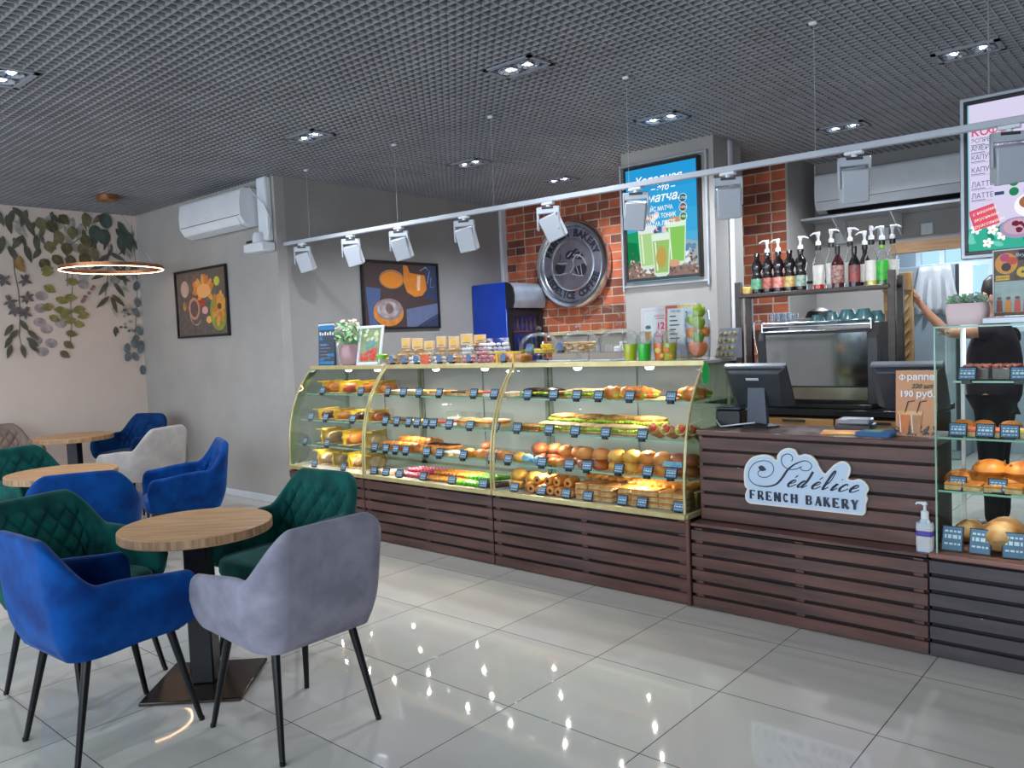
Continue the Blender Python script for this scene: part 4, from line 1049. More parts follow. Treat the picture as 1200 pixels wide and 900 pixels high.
# white picture frame leaning back
t = thing('photo_frame', 'white framed berry poster leaning beside the pink vase', 'picture', (-1.15, .545, ZT), .16)
TR = (-.22, 0, 0); W_, H_ = .25, .32; b = .022
for nm, (x0, x1, z0, z1) in (('frame_rail', (-W_ / 2, W_ / 2, 0, b)), ('frame_rail', (-W_ / 2, W_ / 2, H_ - b, H_)), ('frame_stile', (-W_ / 2, -W_ / 2 + b, b, H_ - b)), ('frame_stile', (W_ / 2 - b, W_ / 2, b, H_ - b))):
    MB().rbox(x0, x1, 0, .018, z0, z1, .003).build(nm, M_WHITE, t, rot=TR)
MB().box(-W_ / 2 + b, W_ / 2 - b, .008, .014, b, H_ - b).build('backing', M_PAPERW, t, rot=TR)
MB().box(-.012, .012, .016, .02, .0, .24).build('strut', M_DARK, t, (0, .13, 0), (.22, 0, 0))
pr = Pr(); pr.rect(-.10, .10, .025, .295, mat('olive print', (150, 160, 116), .5, rgb2=(128, 140, 98), scale=14))
for i in range(26): pr.ell(R.uniform(-.085, .085), R.uniform(.04, .13), .016, .016, M_RED if i % 3 else M_PINK, 0, 12)
for i in range(9): pr.ell(R.uniform(-.06, .07), R.uniform(.14, .2), .022, .014, mat('aqua print', (112, 160, 160), .5), R.random(), 12)
for i in range(9): pr.ell(R.uniform(-.07, .08), R.uniform(.2, .28), .022, .014, mat('cream print', (206, 200, 160), .5) if i % 2 else M_LEAF2, R.random(), 12)
pr.build('print', t, (0, .0075, 0), TR)
# small tub with a green lid
t = thing('sweet_tub', 'small clear tub with a lime green lid next to the white frame', 'tub', (-.985, .56, ZT))
MB().lathe([(0, 0), (.036, 0), (.042, .045), (0, .045)], 20).build('tub', M_CLEAR, t); MB().lathe([(0, .045), (.048, .045), (.048, .075), (.04, .082), (0, .083)], 20).build('lid', M_LIME, t)
# bags of cookies: a front row and a back row with printed headers
M_BAGK = mat('kraft header card', (226, 190, 140), .6, rgb2=(214, 176, 126), scale=14); M_SUN = mat('sun yellow print', (240, 190, 40), .5, rgb2=(230, 176, 30), scale=20)
M_COOK = mat('biscuits', (220, 172, 106), .6, rgb2=(188, 132, 70), scale=30, bump=.2); M_MARSH = mat('white marshmallow', (236, 232, 230), .6, rgb2=(224, 216, 216), scale=24)
M_WAFER = mat('pink wafers', (222, 142, 150), .6, rgb2=(204, 112, 124), scale=40)
def cookie_bag(label, x, y, w, h, fill, header, rz=0., group='cookie bags on the case top', seed=0, ico=True):
    t = thing('cookie_bag', label, 'bag', (x, y, ZT), rz, group); R = random.Random(seed); d = .05
    rows = []
    for j in range(8):
        v = j / 7; q = math.sin(PI * min(1, v * .92 + .12)) ** .6
        rows.append([(w / 2 * math.cos(a) * (1 - .05 * math.sin(7 * v + a)), d * q * math.sin(a), h * v) for a in [2 * PI * i / 16 for i in range(16)]])
    MB().grid(rows, wrap=True).build('film', M_CLEAR, t)
    k = MB()
    n = max(3, int(w / .026))
    for r in range(int(h / .03)):
        for i in range(n): k.ball(-w * .42 + w * .84 * (i + .5 * (r % 2)) / n + .008, R.uniform(-.02, .012), .014 + r * .028, .017, .017, .012, 8, 5)
    k.build('contents', fill, t)
    if header:
        MB().rbox(-w * .46, w * .46, -.008, .008, h - .01, h + header, .002).build('header_card', M_BAGK, t)
        if ico:
            pr = Pr(); pr.ell(0, h + header * .45, min(.018, header * .35), min(.018, header * .35), M_SUN); pr.rect(-w * .3, w * .3, h + .003, h + .007, M_INK); pr.build('header_print', t, (0, -.0085, 0))
    return t
X = sp(-.90, -.10, 7)
fills = [M_COOK, M_COOK, M_MARSH, M_COOK, M_COOK, M_MARSH, M_COOK]
for i, x in enumerate(X):
    cookie_bag(f'clear cookie bag with a kraft header in the back row, {ORD[i]} from left', x, .74, .12, (.13, .12, .11, .13, .12, .14, .15)[i], fills[i], (.07, .075, .06, .07, .075, .07, .05)[i], R.uniform(-.15, .15), seed=i)
X = sp(-.90, -.36, 5)
for i, x in enumerate(X):
    cookie_bag(f'low cookie bag in the front row, {ORD[i]} from left', x, .575, .115, .075 + .02 * (i % 2), [M_COOK, M_COOK, M_MARSH, M_COOK, M_MARSH][i], 0, R.uniform(-.2, .2), seed=20 + i)
M_ORCARD = mat('red orange card', (232, 104, 72), .5, rgb2=(220, 90, 60), scale=20)
k = MB().rbox(-.04, .04, -.004, .004, 0, .07, .002).build('red_card', M_ORCARD, None, (-.47, .535, ZT)); tag(k, 'small red orange card leaning on the cookie bags', 'card')
for i, x in enumerate((-.03, .12)):
    cookie_bag(f'bulging clear bag of white marshmallows behind the pink wafers, {ORD[i]} from left', x, .72, .15, .17, M_MARSH, 0, 0, 'marshmallow bags', 40 + i)
for i, x in enumerate((-.18, -.06, .07, .17)):
    cookie_bag(f'clear bag of {"brown biscuits" if i == 0 else "pink wafers"} in front of the marshmallows, {ORD[i]} from left', x, .58, .11, .075 + .03 * (i == 2), M_COOK if i == 0 else M_WAFER, 0, R.uniform(-.15, .15), 'wafer bags', 50 + i)
# boxes of golden pretzels tied with ribbon
for i, x in enumerate((.255, .40)):
    ribbon_box(x, .60, ZT, .14, .16, .075, M_ORANGE, f'low gold box of pretzels on the case top beside the pink wafers, {ORD[i]} from left', 'gold pretzel boxes')
def round_tag(label, x, y, z):
    t = thing('price_card', label, 'price card', (x, y, z), R.uniform(-.1, .1), 'round price cards on the case top')
    MB().lathe([(0, 0), (.026, 0), (.026, .004), (0, .004)], 18, M=Matrix.Rotation(PI / 2, 4, 'X')).build('card', M_TAGC, t, (0, 0, .04), (-.1, 0, 0))
    MB().box(-.018, .018, -.004, .02, 0, .016).build('clip', M_BLACK, t)
for i, x in enumerate((-.83, -.69, -.555, -.31, -.185, -.01, .32)): round_tag(f'round blue grey price card before the bags on the case top, {ORD[i]} from left', x, .522 if i < 6 else .512, ZT)
# glass domes on cake stands
M_DOME = glass('dome glass', (246, 248, 250), .01, base=.02, k=.5)
def cake_dome(label, x, y, z, r=.145, hs=.055, stem=True):
    t = thing('cake_dome', label, 'cake stand', (x, y, z), 0, 'glass cake domes')
    MB().lathe([(0, 0), (.06, 0), (.062, .006), (.02, .014), (.016, hs - .012), (.04, hs - .004), (r, hs - .003), (r + .004, hs + .004), (r - .004, hs + .003), (0, hs + .002)], 36).build('stand', M_DOME, t)
    q = r - .01
    MB().lathe([(q, hs + .004), (q, hs + .05), (q * .93, hs + .085), (q * .75, hs + .115), (q * .45, hs + .135), (.012, hs + .142)], 36, caps=False).build('dome', M_DOME, t)
    MB().lathe([(.006, hs + .142), (.008, hs + .15), (.018, hs + .16), (.018, hs + .172), (.008, hs + .18), (0, hs + .181)], 18).build('knob', M_DOME, t)
    return t
cake_dome('glass dome over green and yellow macarons, leftmost on the case top', .515, .66, ZT)
cake_dome('glass dome over a pile of biscuits, in the middle of the three', .835, .67, ZT)
cake_dome('glass dome over white sweets, rightmost of the three', 1.14, .67, ZT)
def macaron(m): return MB().lathe([(0, 0), (.02, .001), (.024, .008), (.021, .012), (.022, .016), (.024, .02), (.02, .028), (0, .03)], 14).mesh('macaron', [m])
MG, MY, MW = macaron(M_LIME), macaron(mat('lemon macaron', (238, 200, 40), .5, rgb2=(226, 184, 30), scale=20)), macaron(M_MARSH)
def pile(me, pts, name, lab, cat, grp):
    for i, (x, y, z) in enumerate(pts):
        o = bpy.data.objects.new(name, me); COL.objects.link(o); o.location = (x, y, z); o.rotation_euler = (0, 0, R.random() * 6)
        tag(o, f'{lab}, {ORD[i]} of its pile from left', cat, grp)
zs = ZT + .058
pile(MG, [(.435, .63, zs), (.44, .69, zs), (.437, .66, zs + .031)], 'macaron', 'green macaron under the leftmost glass dome', 'macaron', 'green macarons')
pile(MY, [(.53, .62, zs), (.555, .66, zs + .031), (.58, .62, zs), (.585, .68, zs), (.60, .65, zs + .031), (.61, .60, zs + .001), (.625, .65, zs)], 'macaron', 'yellow macaron under the leftmost glass dome', 'macaron', 'yellow macarons')
BIS = MB().rbox(-.038, .038, -.016, .016, 0, .016, .005).mesh('biscuit', [M_BEIGE])
pile(BIS, [(.735 + .046 * (i % 5) + .012 * (i // 5), .63 + .03 * (i % 2), zs + .017 * (i // 5)) for i in range(20)], 'biscuit', 'beige biscuit under the middle glass dome', 'biscuit', 'beige biscuits')
pile(MW, [(1.17, .61, zs), (1.2, .66, zs), (1.215, .62, zs), (1.195, .63, zs + .031), (1.12, .68, zs)], 'meringue', 'white sweet under the rightmost glass dome', 'sweet', 'white sweets')
round_tag('round price card inside the leftmost glass dome', .49, .585, zs); round_tag('round price card before the biscuits of the middle dome', .76, .565, zs)
# plastic cups of juice
def juice(label, x, y, m, m2=None, h=.10):
    t = thing('juice_cup', label, 'cup', (x, y, ZT), 0, 'juice cups')
    MB().lathe([(0, 0), (.036, 0), (.045, .125), (.047, .128), (.044, .128), (.035, .003), (0, .003)], 26).build('cup', M_CLEAR, t)
    MB().lathe([(0, .004), (.0345, .004), (.0415, h), (0, h)], 26).build('drink', m, t)
    MB().lathe([(.046, .127), (.046, .131), (.04, .15), (.022, .168), (0, .172)], 26).build('dome_lid', M_CLEAR, t)
    if m2:
        k = MB(); k.ball(0, -.036, .06, .02, .006, .02, 12, 6).ball(.02, -.03, .03, .014, .006, .014, 12, 6); k.build('fruit_slices', m2, t)
J = lambda n, a, b: mat(n, a, .12, rgb2=b, scale=8, coat=.5)
juice('cup of yellow green juice with a clear lid, leftmost of the cups', 1.285, .565, J('yellow green juice', (226, 228, 40), (208, 212, 30)))
juice('cup of bright green juice with a clear lid', 1.385, .56, J('green juice', (36, 226, 66), (26, 208, 54)))
juice('cup of orange red juice with a clear lid', 1.49, .57, J('orange juice', (255, 124, 54), (250, 104, 40)), M_CHEESE)
juice('cup of olive green juice with orange slices, rightmost of the cups', 1.565, .54, J('olive juice', (206, 196, 40), (180, 186, 30)), M_ORANGE)
# two paper menus in acrylic stands
def stand(label, x, y, w, h, rz=0):
    t = thing('acrylic_stand', label, 'sign', (x, y, ZT), rz, 'acrylic menu stands'); T = (-.05, 0, 0)
    MB().box(-w / 2, w / 2, -.003, -.001, 0, h).build('clear_panel', M_CLEAR, t, rot=T); MB().box(-w / 2, w / 2, -.0005, .0005, .004, h - .003).build('sheet', M_PAPERW, t, rot=T)
    MB().box(-w / 2, w / 2, -.003, .07, 0, .003).build('foot', M_CLEAR, t)
    return t, T
t, T = stand('white menu with an orange drink and pink writing in an acrylic stand', 1.355, .74, .21, .315)
pr = Pr(); M_MAG = mat('magenta print', (206, 52, 112), .5, rgb2=(196, 42, 100), scale=20); M_PKL = mat('pale pink print', (236, 200, 212), .5, rgb2=(228, 188, 202), scale=8)
pr.rect(-.095, .095, .01, .3, M_PKL).rect(-.085, .085, .02, .29, M_PAPERW).ell(.05, .13, .06, .1, M_PKL)
pr.text('120', .045, .20, .055, M_MAG, bold=.002).text('мохито', .04, .262, .03, M_MAG).text('апельсин', .03, .14, .02, M_MAG).rect(.0, .08, .243, .247, M_MAG).rect(-.03, .08, .09, .11, M_PKL).rect(-.01, .08, .045, .075, M_PKL)
pr.poly([(-.075, .1), (-.035, .1), (-.03, .19), (-.08, .19)], M_CLEAR).poly([(-.073, .1), (-.037, .1), (-.033, .17), (-.077, .17)], M_ORANGE).poly([(-.072, .1), (-.038, .1), (-.037, .118), (-.073, .118)], M_LIME).ell(-.055, .195, .02, .012, M_INK)
pr.build('print', t, (0, -.0008, 0), T)
t, T = stand('price list with a red and yellow border in an acrylic stand', 1.53, .72, .21, .325)
pr = Pr(); M_PB = mat('pale blue sheet', (198, 212, 226), .5, rgb2=(188, 204, 220), scale=6)
pr.rect(-.1, .1, .005, .318, M_TAPE).rect(-.1, -.02, .28, .318, M_RED).rect(-.1, -.088, .16, .318, M_RED).rect(-.085, .098, .015, .3, M_PB).rect(-.08, .02, .1, .295, M_PAPERW)
for i in range(6): pr.rect(-.07, -.005 - .012 * (i % 3), .12 + .026 * i, .127 + .026 * i, M_INK)
pr.text('МЕНЮ', -.03, .282, .022, M_INK).rect(.04, .09, .2, .29, M_PB)
for i in range(4): pr.rect(.045, .085, .03 + .06 * i, .036 + .06 * i, M_CYAN)
pr.build('print', t, (0, -.0008, 0), T)
# tall glass vase of fruit
t = thing('fruit_vase', 'tall glass vase filled with apples and oranges at the right end', 'vase', (1.70, .62, ZT))
MB().lathe([(0, 0), (.062, 0), (.066, .01), (.072, .1), (.074, .2), (.068, .275), (.064, .275), (.07, .2), (.068, .1), (.062, .012), (0, .01)], 30).build('glass_vase', M_DOME, t)
M_APPLE = mat('green apple', (164, 186, 44), .35, rgb2=(140, 168, 34), scale=14); M_ORF = mat('orange fruit', (240, 146, 36), .45, rgb2=(230, 128, 26), scale=30, bump=.1); M_GRF = mat('pink grapefruit', (240, 136, 78), .45, rgb2=(230, 116, 62), scale=30, bump=.1)
M_LIMEF = mat('lime fruit', (128, 172, 52), .4, rgb2=(106, 152, 40), scale=20)
def fruit(name, m, x, y, z, r, label):
    k = MB(); k.lathe([(0, -.9), (.25, -.95), (.62, -.78), (.93, -.3), (1, .1), (.86, .6), (.5, .92), (.15, .9), (0, .82)], 16, 0, Matrix.Translation((0, 0, 0)) @ Matrix.Scale(r, 4))
    if 'apple' in name: k.tube([(0, 0, r * .8), (r * .1, 0, r * 1.15)], .002, 6, 1)
    o = k.build(name, [m, M_CHOC], None, (x, y, z)); tag(o, label, 'fruit')
vx, vy = 1.70, .62
fruit('grapefruit', M_GRF, vx, vy, ZT + .065, .055, 'pink orange grapefruit at the bottom of the glass vase')
fruit('lime', M_LIMEF, vx + .018, vy - .03, ZT + .125, .034, 'green lime above the grapefruit in the glass vase')
fruit('orange', M_ORF, vx - .035, vy, ZT + .150, .036, 'orange on the left side of the glass vase')
fruit('orange', M_ORF, vx + .04, vy + .012, ZT + .155, .03, 'smaller orange on the right side of the glass vase')
fruit('apple', M_APPLE, vx + .018, vy - .02, ZT + .205, .038, 'yellow green apple in the middle of the glass vase')
fruit('apple', M_APPLE, vx - .036, vy + .015, ZT + .222, .034, 'green apple at the upper left of the glass vase')
fruit('apple', M_APPLE, vx + .012, vy, ZT + .272, .038, 'green apple at the top of the glass vase')
# small rack of sweets
t = thing('candy_rack', 'small wire rack of pale wrapped sweets behind the fruit vase', 'rack', (1.80, .74, ZT))
MB().prism([(0, 0), (.1, 0), (.1, .17), (.07, .17)], -.06, .06, M=Matrix(((0, 0, 1, 0), (1, 0, 0, 0), (0, 1, 0, 0), (0, 0, 0, 1)))).build('back_wedge', mat('grey acrylic', (150, 150, 162), .3, rgb2=(140, 140, 152), scale=10), t)
for j in range(4):
    k = MB()
    for i in range(4): k.ball(-.042 + .028 * i, .01 + .018 * j - .012, .022 + .038 * j, .013, .012, .014, 10, 6)
    k.build('sweets', mat('pale yellow sweets', (212, 206, 150), .5, rgb2=(120, 104, 80), scale=60), t)
MB().tube([(-.06, -.015, .012), (.06, -.015, .012)], .0025, 6).build('front_wire', M_CHROME, t)
# green oval sticker on the end glass
t = MB().prism([(.042 * math.cos(a) * 1.0, .062 * math.sin(a)) for a in [2 * PI * i / 28 for i in range(28)]], 0, .0015, M=Matrix(((0, 0, 1, 1.8045), (1, 0, 0, .50), (0, 1, 0, 1.215), (0, 0, 0, 1)))).build('oval_sticker', mat('green sticker', (40, 196, 96), .4, rgb2=(30, 180, 84), scale=10))
tag(t, 'green oval sticker on the end glass of the right case', 'sticker')
# ------------------------------------------------------------------ the shop assistant behind the showcase
def skin_mesh(name, verts, edges, radii, root, m, parent, sub=2):
    me = bpy.data.meshes.new(name); me.from_pydata(verts, edges, []); me.materials.append(m)
    o = bpy.data.objects.new(name, me); COL.objects.link(o); o.parent = parent
    md = o.modifiers.new('skin', 'SKIN'); md.use_smooth_shade = True
    if not me.skin_vertices: 
        bpy.context.view_layer.objects.active = o
    for i, r in enumerate(radii):
        me.skin_vertices[0].data[i].radius = r if isinstance(r, tuple) else (r, r)
        me.skin_vertices[0].data[i].use_root = (i == root)
    s = o.modifiers.new('subdivision', 'SUBSURF'); s.levels = sub; s.render_levels = sub
    return o
M_SKIN = mat('skin', (196, 146, 118), .55, rgb2=(184, 132, 106), scale=12)
M_HAIR = mat('dark hair', (40, 30, 28), .45, rgb2=(30, 22, 20), scale=60, stretch=(1, 1, .2))
M_SHIRT = mat('dark plum shirt', (52, 42, 54), .8, rgb2=(42, 34, 44), scale=14)
M_TROU = mat('black trousers', (32, 32, 38), .8, rgb2=(26, 26, 32), scale=14)
per = thing('person', 'person in a dark shirt behind the showcase reaching to the wooden board', 'person', (2.80, 2.62, 0))
# local frame: faces -x (towards the wooden board); left side = -y
Vv = []; Ee = []; Rr = []
def jn(p, r, to=None):
    Vv.append(p); Rr.append(r)
    if to is not None: Ee.append((to, len(Vv) - 1))
    return len(Vv) - 1
pel = jn((0, 0, .92), (.08, .11))
bel = jn((-.01, 0, 1.06), (.08, .108), pel); che = jn((.0, 0, 1.24), (.10, .145), bel); upp = jn((.01, 0, 1.37), (.075, .12), che)
nek = jn((.0, 0, 1.46), .046, upp); jaw = jn((-.015, 0, 1.535), (.062, .055), nek); hed = jn((-.005, 0, 1.61), (.088, .074), jaw); top = jn((.0, 0, 1.675), (.062, .056), hed)
nose = jn((-.105, 0, 1.575), .012, jaw)
# reaching left arm
s = jn((.0, -.155, 1.385), .055, upp); e1 = jn((-.12, -.175, 1.36), .042, s); e = jn((-.24, -.17, 1.365), .036, e1); w1 = jn((-.31, -.20, 1.45), .034, e); w = jn((-.375, -.235, 1.545), .022, w1)
h0 = jn((-.395, -.245, 1.575), (.013, .028), w); h1 = jn((-.412, -.255, 1.61), (.011, .03), h0)
def finger(base, pts, r):
    k = base
    for i, p in enumerate(pts): k = jn(p, r * (1 - .1 * i), k)
fx = (-.418, -.26, 1.635)
finger(h1, [(-.405, -.285, 1.632), (-.418, -.290, 1.655), (-.434, -.283, 1.668)], .0085)
finger(h1, [(-.410, -.270, 1.640), (-.424, -.273, 1.668), (-.440, -.268, 1.682)], .0088)
finger(h1, [(-.416, -.254, 1.640), (-.430, -.256, 1.666), (-.445, -.252, 1.678)], .0085)
finger(h1, [(-.422, -.239, 1.634), (-.436, -.240, 1.654), (-.448, -.238, 1.662)], .0075)
finger(h0, [(-.392, -.278, 1.590), (-.398, -.298, 1.612), (-.412, -.304, 1.628)], .0095)
# resting right arm
s = jn((.0, .155, 1.385), .055, upp); e = jn((.02, .205, 1.12), .040, s); w = jn((-.08, .20, .90), .025, e); h0 = jn((-.10, .195, .86), (.013, .028), w); h1 = jn((-.112, .192, .825), (.012, .03), h0)
for i, dy in enumerate((-.024, -.008, .008, .022)): finger(h1, [(-.118, .192 + dy, .795 - .003 * (i in (1, 2))), (-.122, .19 + dy, .765 - .006 * (i in (1, 2))), (-.116, .188 + dy, .742 - .008 * (i in (1, 2)))], .0085)
finger(h0, [(-.125, .17, .845), (-.14, .162, .82), (-.142, .162, .80)], .0095)
# legs
for q in (-1, 1):
    hp = jn((.0, q * .09, .86), .085, pel); kn = jn((-.01, q * .10, .48), .052, hp); cf = jn((.015, q * .10, .34), .048, kn); an = jn((.01, q * .10, .09), .035, cf); ft = jn((-.07, q * .11, .045), (.03, .04), an); jn((-.15, q * .115, .03), (.02, .036), ft)
skin_mesh('body', Vv, Ee, Rr, pel, M_SKIN, per)
# shirt and trousers follow the body
sv = [(0, 0, .82), (-.01, 0, 1.06), (0, 0, 1.24), (.01, 0, 1.37), (.005, 0, 1.425), (0, -.155, 1.385), (-.09, -.175, 1.365), (0, .155, 1.385), (.012, .185, 1.25)]
skin_mesh('shirt', sv, [(0, 1), (1, 2), (2, 3), (3, 4), (3, 5), (5, 6), (3, 7), (7, 8)], [(.15, .185), (.145, .18), (.14, .185), (.11, .155), (.062, .066), .078, .062, .078, .062], 0, M_SHIRT, per)
tv = [(0, 0, 1.02)]; te = []
tr = [(.135, .17)]
for q in (-1, 1):
    b = len(tv); tv += [(0, q * .09, .84), (-.01, q * .1, .48), (.012, q * .1, .3), (.01, q * .1, .08)]; te += [(0, b), (b, b + 1), (b + 1, b + 2), (b + 2, b + 3)]; tr += [.115, .076, .068, .062]
skin_mesh('trousers', tv, te, tr, 0, M_TROU, per)
k = MB(); k.ball(.012, 0, 1.635, .104, .092, .105, 20, 12)
hv = MB()
hv.lathe([(.0, .11), (.05, .1), (.085, .065), (.098, .01), (.095, -.05), (.07, -.1), (.03, -.12)], 22, 0, Matrix.Translation((.022, 0, 1.635)) @ Matrix.Diagonal((1, .9, 1, 1)), caps=False).ball(.115, 0, 1.66, .045, .045, .045, 14, 8)
hv.build('hair', M_HAIR, per)
for q in (-1, 1):
    MB().ball(-.086, q * .030, 1.60, .009, .012, .008, 10, 6).build('eye', M_WHITE, per); MB().ball(0, q * .078, 1.585, .016, .008, .03, 10, 8).build('ear', M_SKIN, per)
    MB().box(-.104, -.098, q * .03 - .018, q * .03 + .018, 1.622, 1.628).build('eyebrow', M_HAIR, per)
MB().ball(-.075, 0, 1.537, .012, .022, .006, 10, 6).build('mouth', mat('lips', (176, 96, 92), .5), per)
for q in (-1, 1): MB().rbox(-.20, .04, q * .11 - .045, q * .11 + .045, 0, .07, .02).build('shoe', M_BLACK, per)
# ------------------------------------------------------------------ wall pictures
def effe(pr, u, v, size, m):
    """the letter Ф drawn from a ring and a stem"""
    w = size * .36; pr.ring(u + w, v, w, size * .27, size * .1, m, 24); pr.line([(u + w, v - size * .38), (u + w, v + size * .38)], size * .11, m)
M_BLKF = mat('black picture frame', (26, 25, 28), .35, rgb2=(20, 19, 22), scale=20)
def framed(label, w, h, loc, rz, paint):
    t = thing('framed_picture', label, 'picture', loc, rz); b = .022
    for nm, (x0, x1, z0, z1) in (('frame_rail', (-w / 2, w / 2, -h / 2, -h / 2 + b)), ('frame_rail', (-w / 2, w / 2, h / 2 - b, h / 2)), ('frame_stile', (-w / 2, -w / 2 + b, -h / 2 + b, h / 2 - b)), ('frame_stile', (w / 2 - b, w / 2, -h / 2 + b, h / 2 - b))):
        MB().rbox(x0, x1, -.032, -.001, z0, z1, .003).build(nm, M_BLKF, t)
    pr = Pr(); paint(pr, w - 2 * b, h - 2 * b); pr.build('print', t, (0, -.014, 0))
    MB().box(-w / 2 + b, w / 2 - b, -.012, -.002, -h / 2 + b, h / 2 - b).build('backing', M_BLKF, t)
P = lambda n, c, r=.55: mat('art ' + n, c, .5, rgb2=tuple(int(k * r + 20) for k in c), scale=16, detail=6)
def burgers(pr, w, h):
    R = random.Random(8)
    pr.rect(-w / 2, w / 2, -h / 2, h / 2, P('slate', (104, 92, 86), .6)); pr.rect(.0 * w, .5 * w, .1 * h, .5 * h, P('board', (92, 82, 76), .7)); pr.rect(.14 * w, .3 * w, -.25 * h, .2 * h, P('green grey', (98, 104, 92), .6))
    pr.ell(-.33 * w, .24 * h, .085 * w, .13 * h, P('pinkish dish', (186, 156, 140), .8)); pr.ell(-.35 * w, -.03 * h, .035 * w, .07 * h, P('onion', (206, 140, 70)))
    pr.poly([(-.16 * w, .38 * h), (-.11 * w, .38 * h), (-.14 * w, .46 * h)], P('tomato', (196, 84, 58))); pr.ell(-.13 * w, .3 * h, .05 * w, .05 * h, P('radish', (164, 76, 96)))
    for i in range(18):
        a = R.random() * 6.28; r = R.random() ** .5
        pr.ell(.06 * w + .2 * w * r * math.cos(a), .17 * h + .17 * h * r * math.sin(a), .07 * w, .05 * h, P('bun gold', (224, 150, 62), .8) if i % 3 else P('bun brown', (206, 116, 50), .8), a, 12)
    pr.ell(.06 * w, .18 * h, .14 * w, .11 * h, P('bun top', (228, 160, 92), .9)); pr.ell(0, .0, .09 * w, .05 * h, P('ketchup', (190, 60, 40)))
    pr.ring(-.15 * w, -.08 * h, .115 * w, .175 * h, .035 * w, P('bowl rim', (196, 136, 104), .8)); pr.ell(-.15 * w, -.08 * h, .08 * w, .13 * h, P('sauce', (110, 84, 84))); pr.ring(-.12 * w, -.14 * h, .13 * w, .2 * h, .008 * w, P('thread', (210, 190, 180)), t0=3.3, t1=5.6)
    pr.ell(.07 * w, -.12 * h, .06 * w, .06 * h, P('pink ham', (214, 150, 150), .9)); pr.ell(.14 * w, -.27 * h, .055 * w, .055 * h, P('bread bit', (232, 170, 80), .9)); pr.ell(.33 * w, .3 * h, .055 * w, .07 * h, P('lime', (190, 190, 60), .9))
    pr.ell(.33 * w, -.18 * h, .16 * w, .27 * h, P('lettuce', (150, 158, 52), .7), .25)
    for i in range(16):
        a = R.random() * 6.28; r = R.random() ** .5
        pr.ell(.35 * w + .1 * w * r * math.cos(a), -.11 * h + .2 * h * r * math.sin(a), .06 * w, .05 * h, P('bun gold', (224, 150, 62), .8) if i % 4 else P('bun brown', (206, 116, 50), .8), a, 12)
    pr.ell(.36 * w, -.08 * h, .04 * w, .05 * h, P('dark hole', (110, 60, 30)))
def pumpkin(pr, w, h):
    pr.rect(-w / 2, w / 2, -h / 2, h / 2, P('brown wood', (72, 52, 52), .6)); dk = P('navy cloth', (44, 58, 96), .6)
    pr.poly([(.05 * w, -.5 * h), (.5 * w, -.5 * h), (.5 * w, -.12 * h), (.05 * w, -.22 * h)], P('blue linen', (96, 108, 146), .75)); pr.poly([(.22 * w, -.5 * h), (.5 * w, -.32 * h), (.5 * w, -.5 * h)], dk); pr.line([(.2 * w, -.5 * h), (.5 * w, -.3 * h)], .012, P('dark line', (22, 22, 36)))
    pr.poly([(-.47 * w, .12 * h), (-.28 * w, .1 * h), (-.34 * w, -.5 * h), (-.44 * w, -.5 * h)], P('blue napkin', (70, 92, 140), .75)); pr.poly([(.34 * w, .5 * h), (.5 * w, .5 * h), (.5 * w, -.1 * h), (.3 * w, -.02 * h)], dk)
    pr.ell(-.13 * w, .25 * h, .165 * w, .15 * h, P('glass rim', (170, 120, 80), .8)); pr.ell(-.13 * w, .24 * h, .145 * w, .125 * h, P('orange soup', (226, 130, 24), .85))
    pr.poly([(.03 * w, .48 * h), (.09 * w, .47 * h), (.12 * w, .36 * h), (.33 * w, .33 * h), (.35 * w, .1 * h), (.28 * w, .0), (.17 * w, -.02 * h), (.07 * w, .05 * h), (.03 * w, .2 * h)], P('orange jug', (222, 128, 30), .8))
    pr.poly([(.22 * w, .32 * h), (.27 * w, .32 * h), (.25 * w, .08 * h), (.21 * w, .08 * h)], P('glint', (226, 186, 150), .95)); pr.line([(.26 * w, .4 * h), (.34 * w, .46 * h), (.4 * w, .4 * h), (.36 * w, .2 * h)], .012, P('glass line', (150, 160, 190))); pr.line([(.42 * w, .3 * h), (.4 * w, .14 * h), (.46 * w, .15 * h)], .008, P('glass line', (150, 160, 190)))
    pr.ell(-.19 * w, -.27 * h, .2 * w, .215 * h, P('cake orange', (222, 132, 44), .75)); pr.ell(-.18 * w, -.22 * h, .175 * w, .17 * h, P('cake glaze', (150, 128, 130), .7)); pr.ell(-.2 * w, -.22 * h, .14 * w, .13 * h, P('sugar', (188, 172, 172), .6)); pr.ell(-.18 * w, -.21 * h, .05 * w, .08 * h, P('crumbs', (130, 104, 96), .6), .3)
framed('framed picture of burgers and pastries on the wall beside the leaf wallpaper', 1.04, .70, (-3.875, .648, 1.945), 0, burgers)
framed('framed picture of orange soup and a round cake above the left display case', 1.05, .70, (-2.478, 2.095, 1.945), PI / 2, pumpkin)

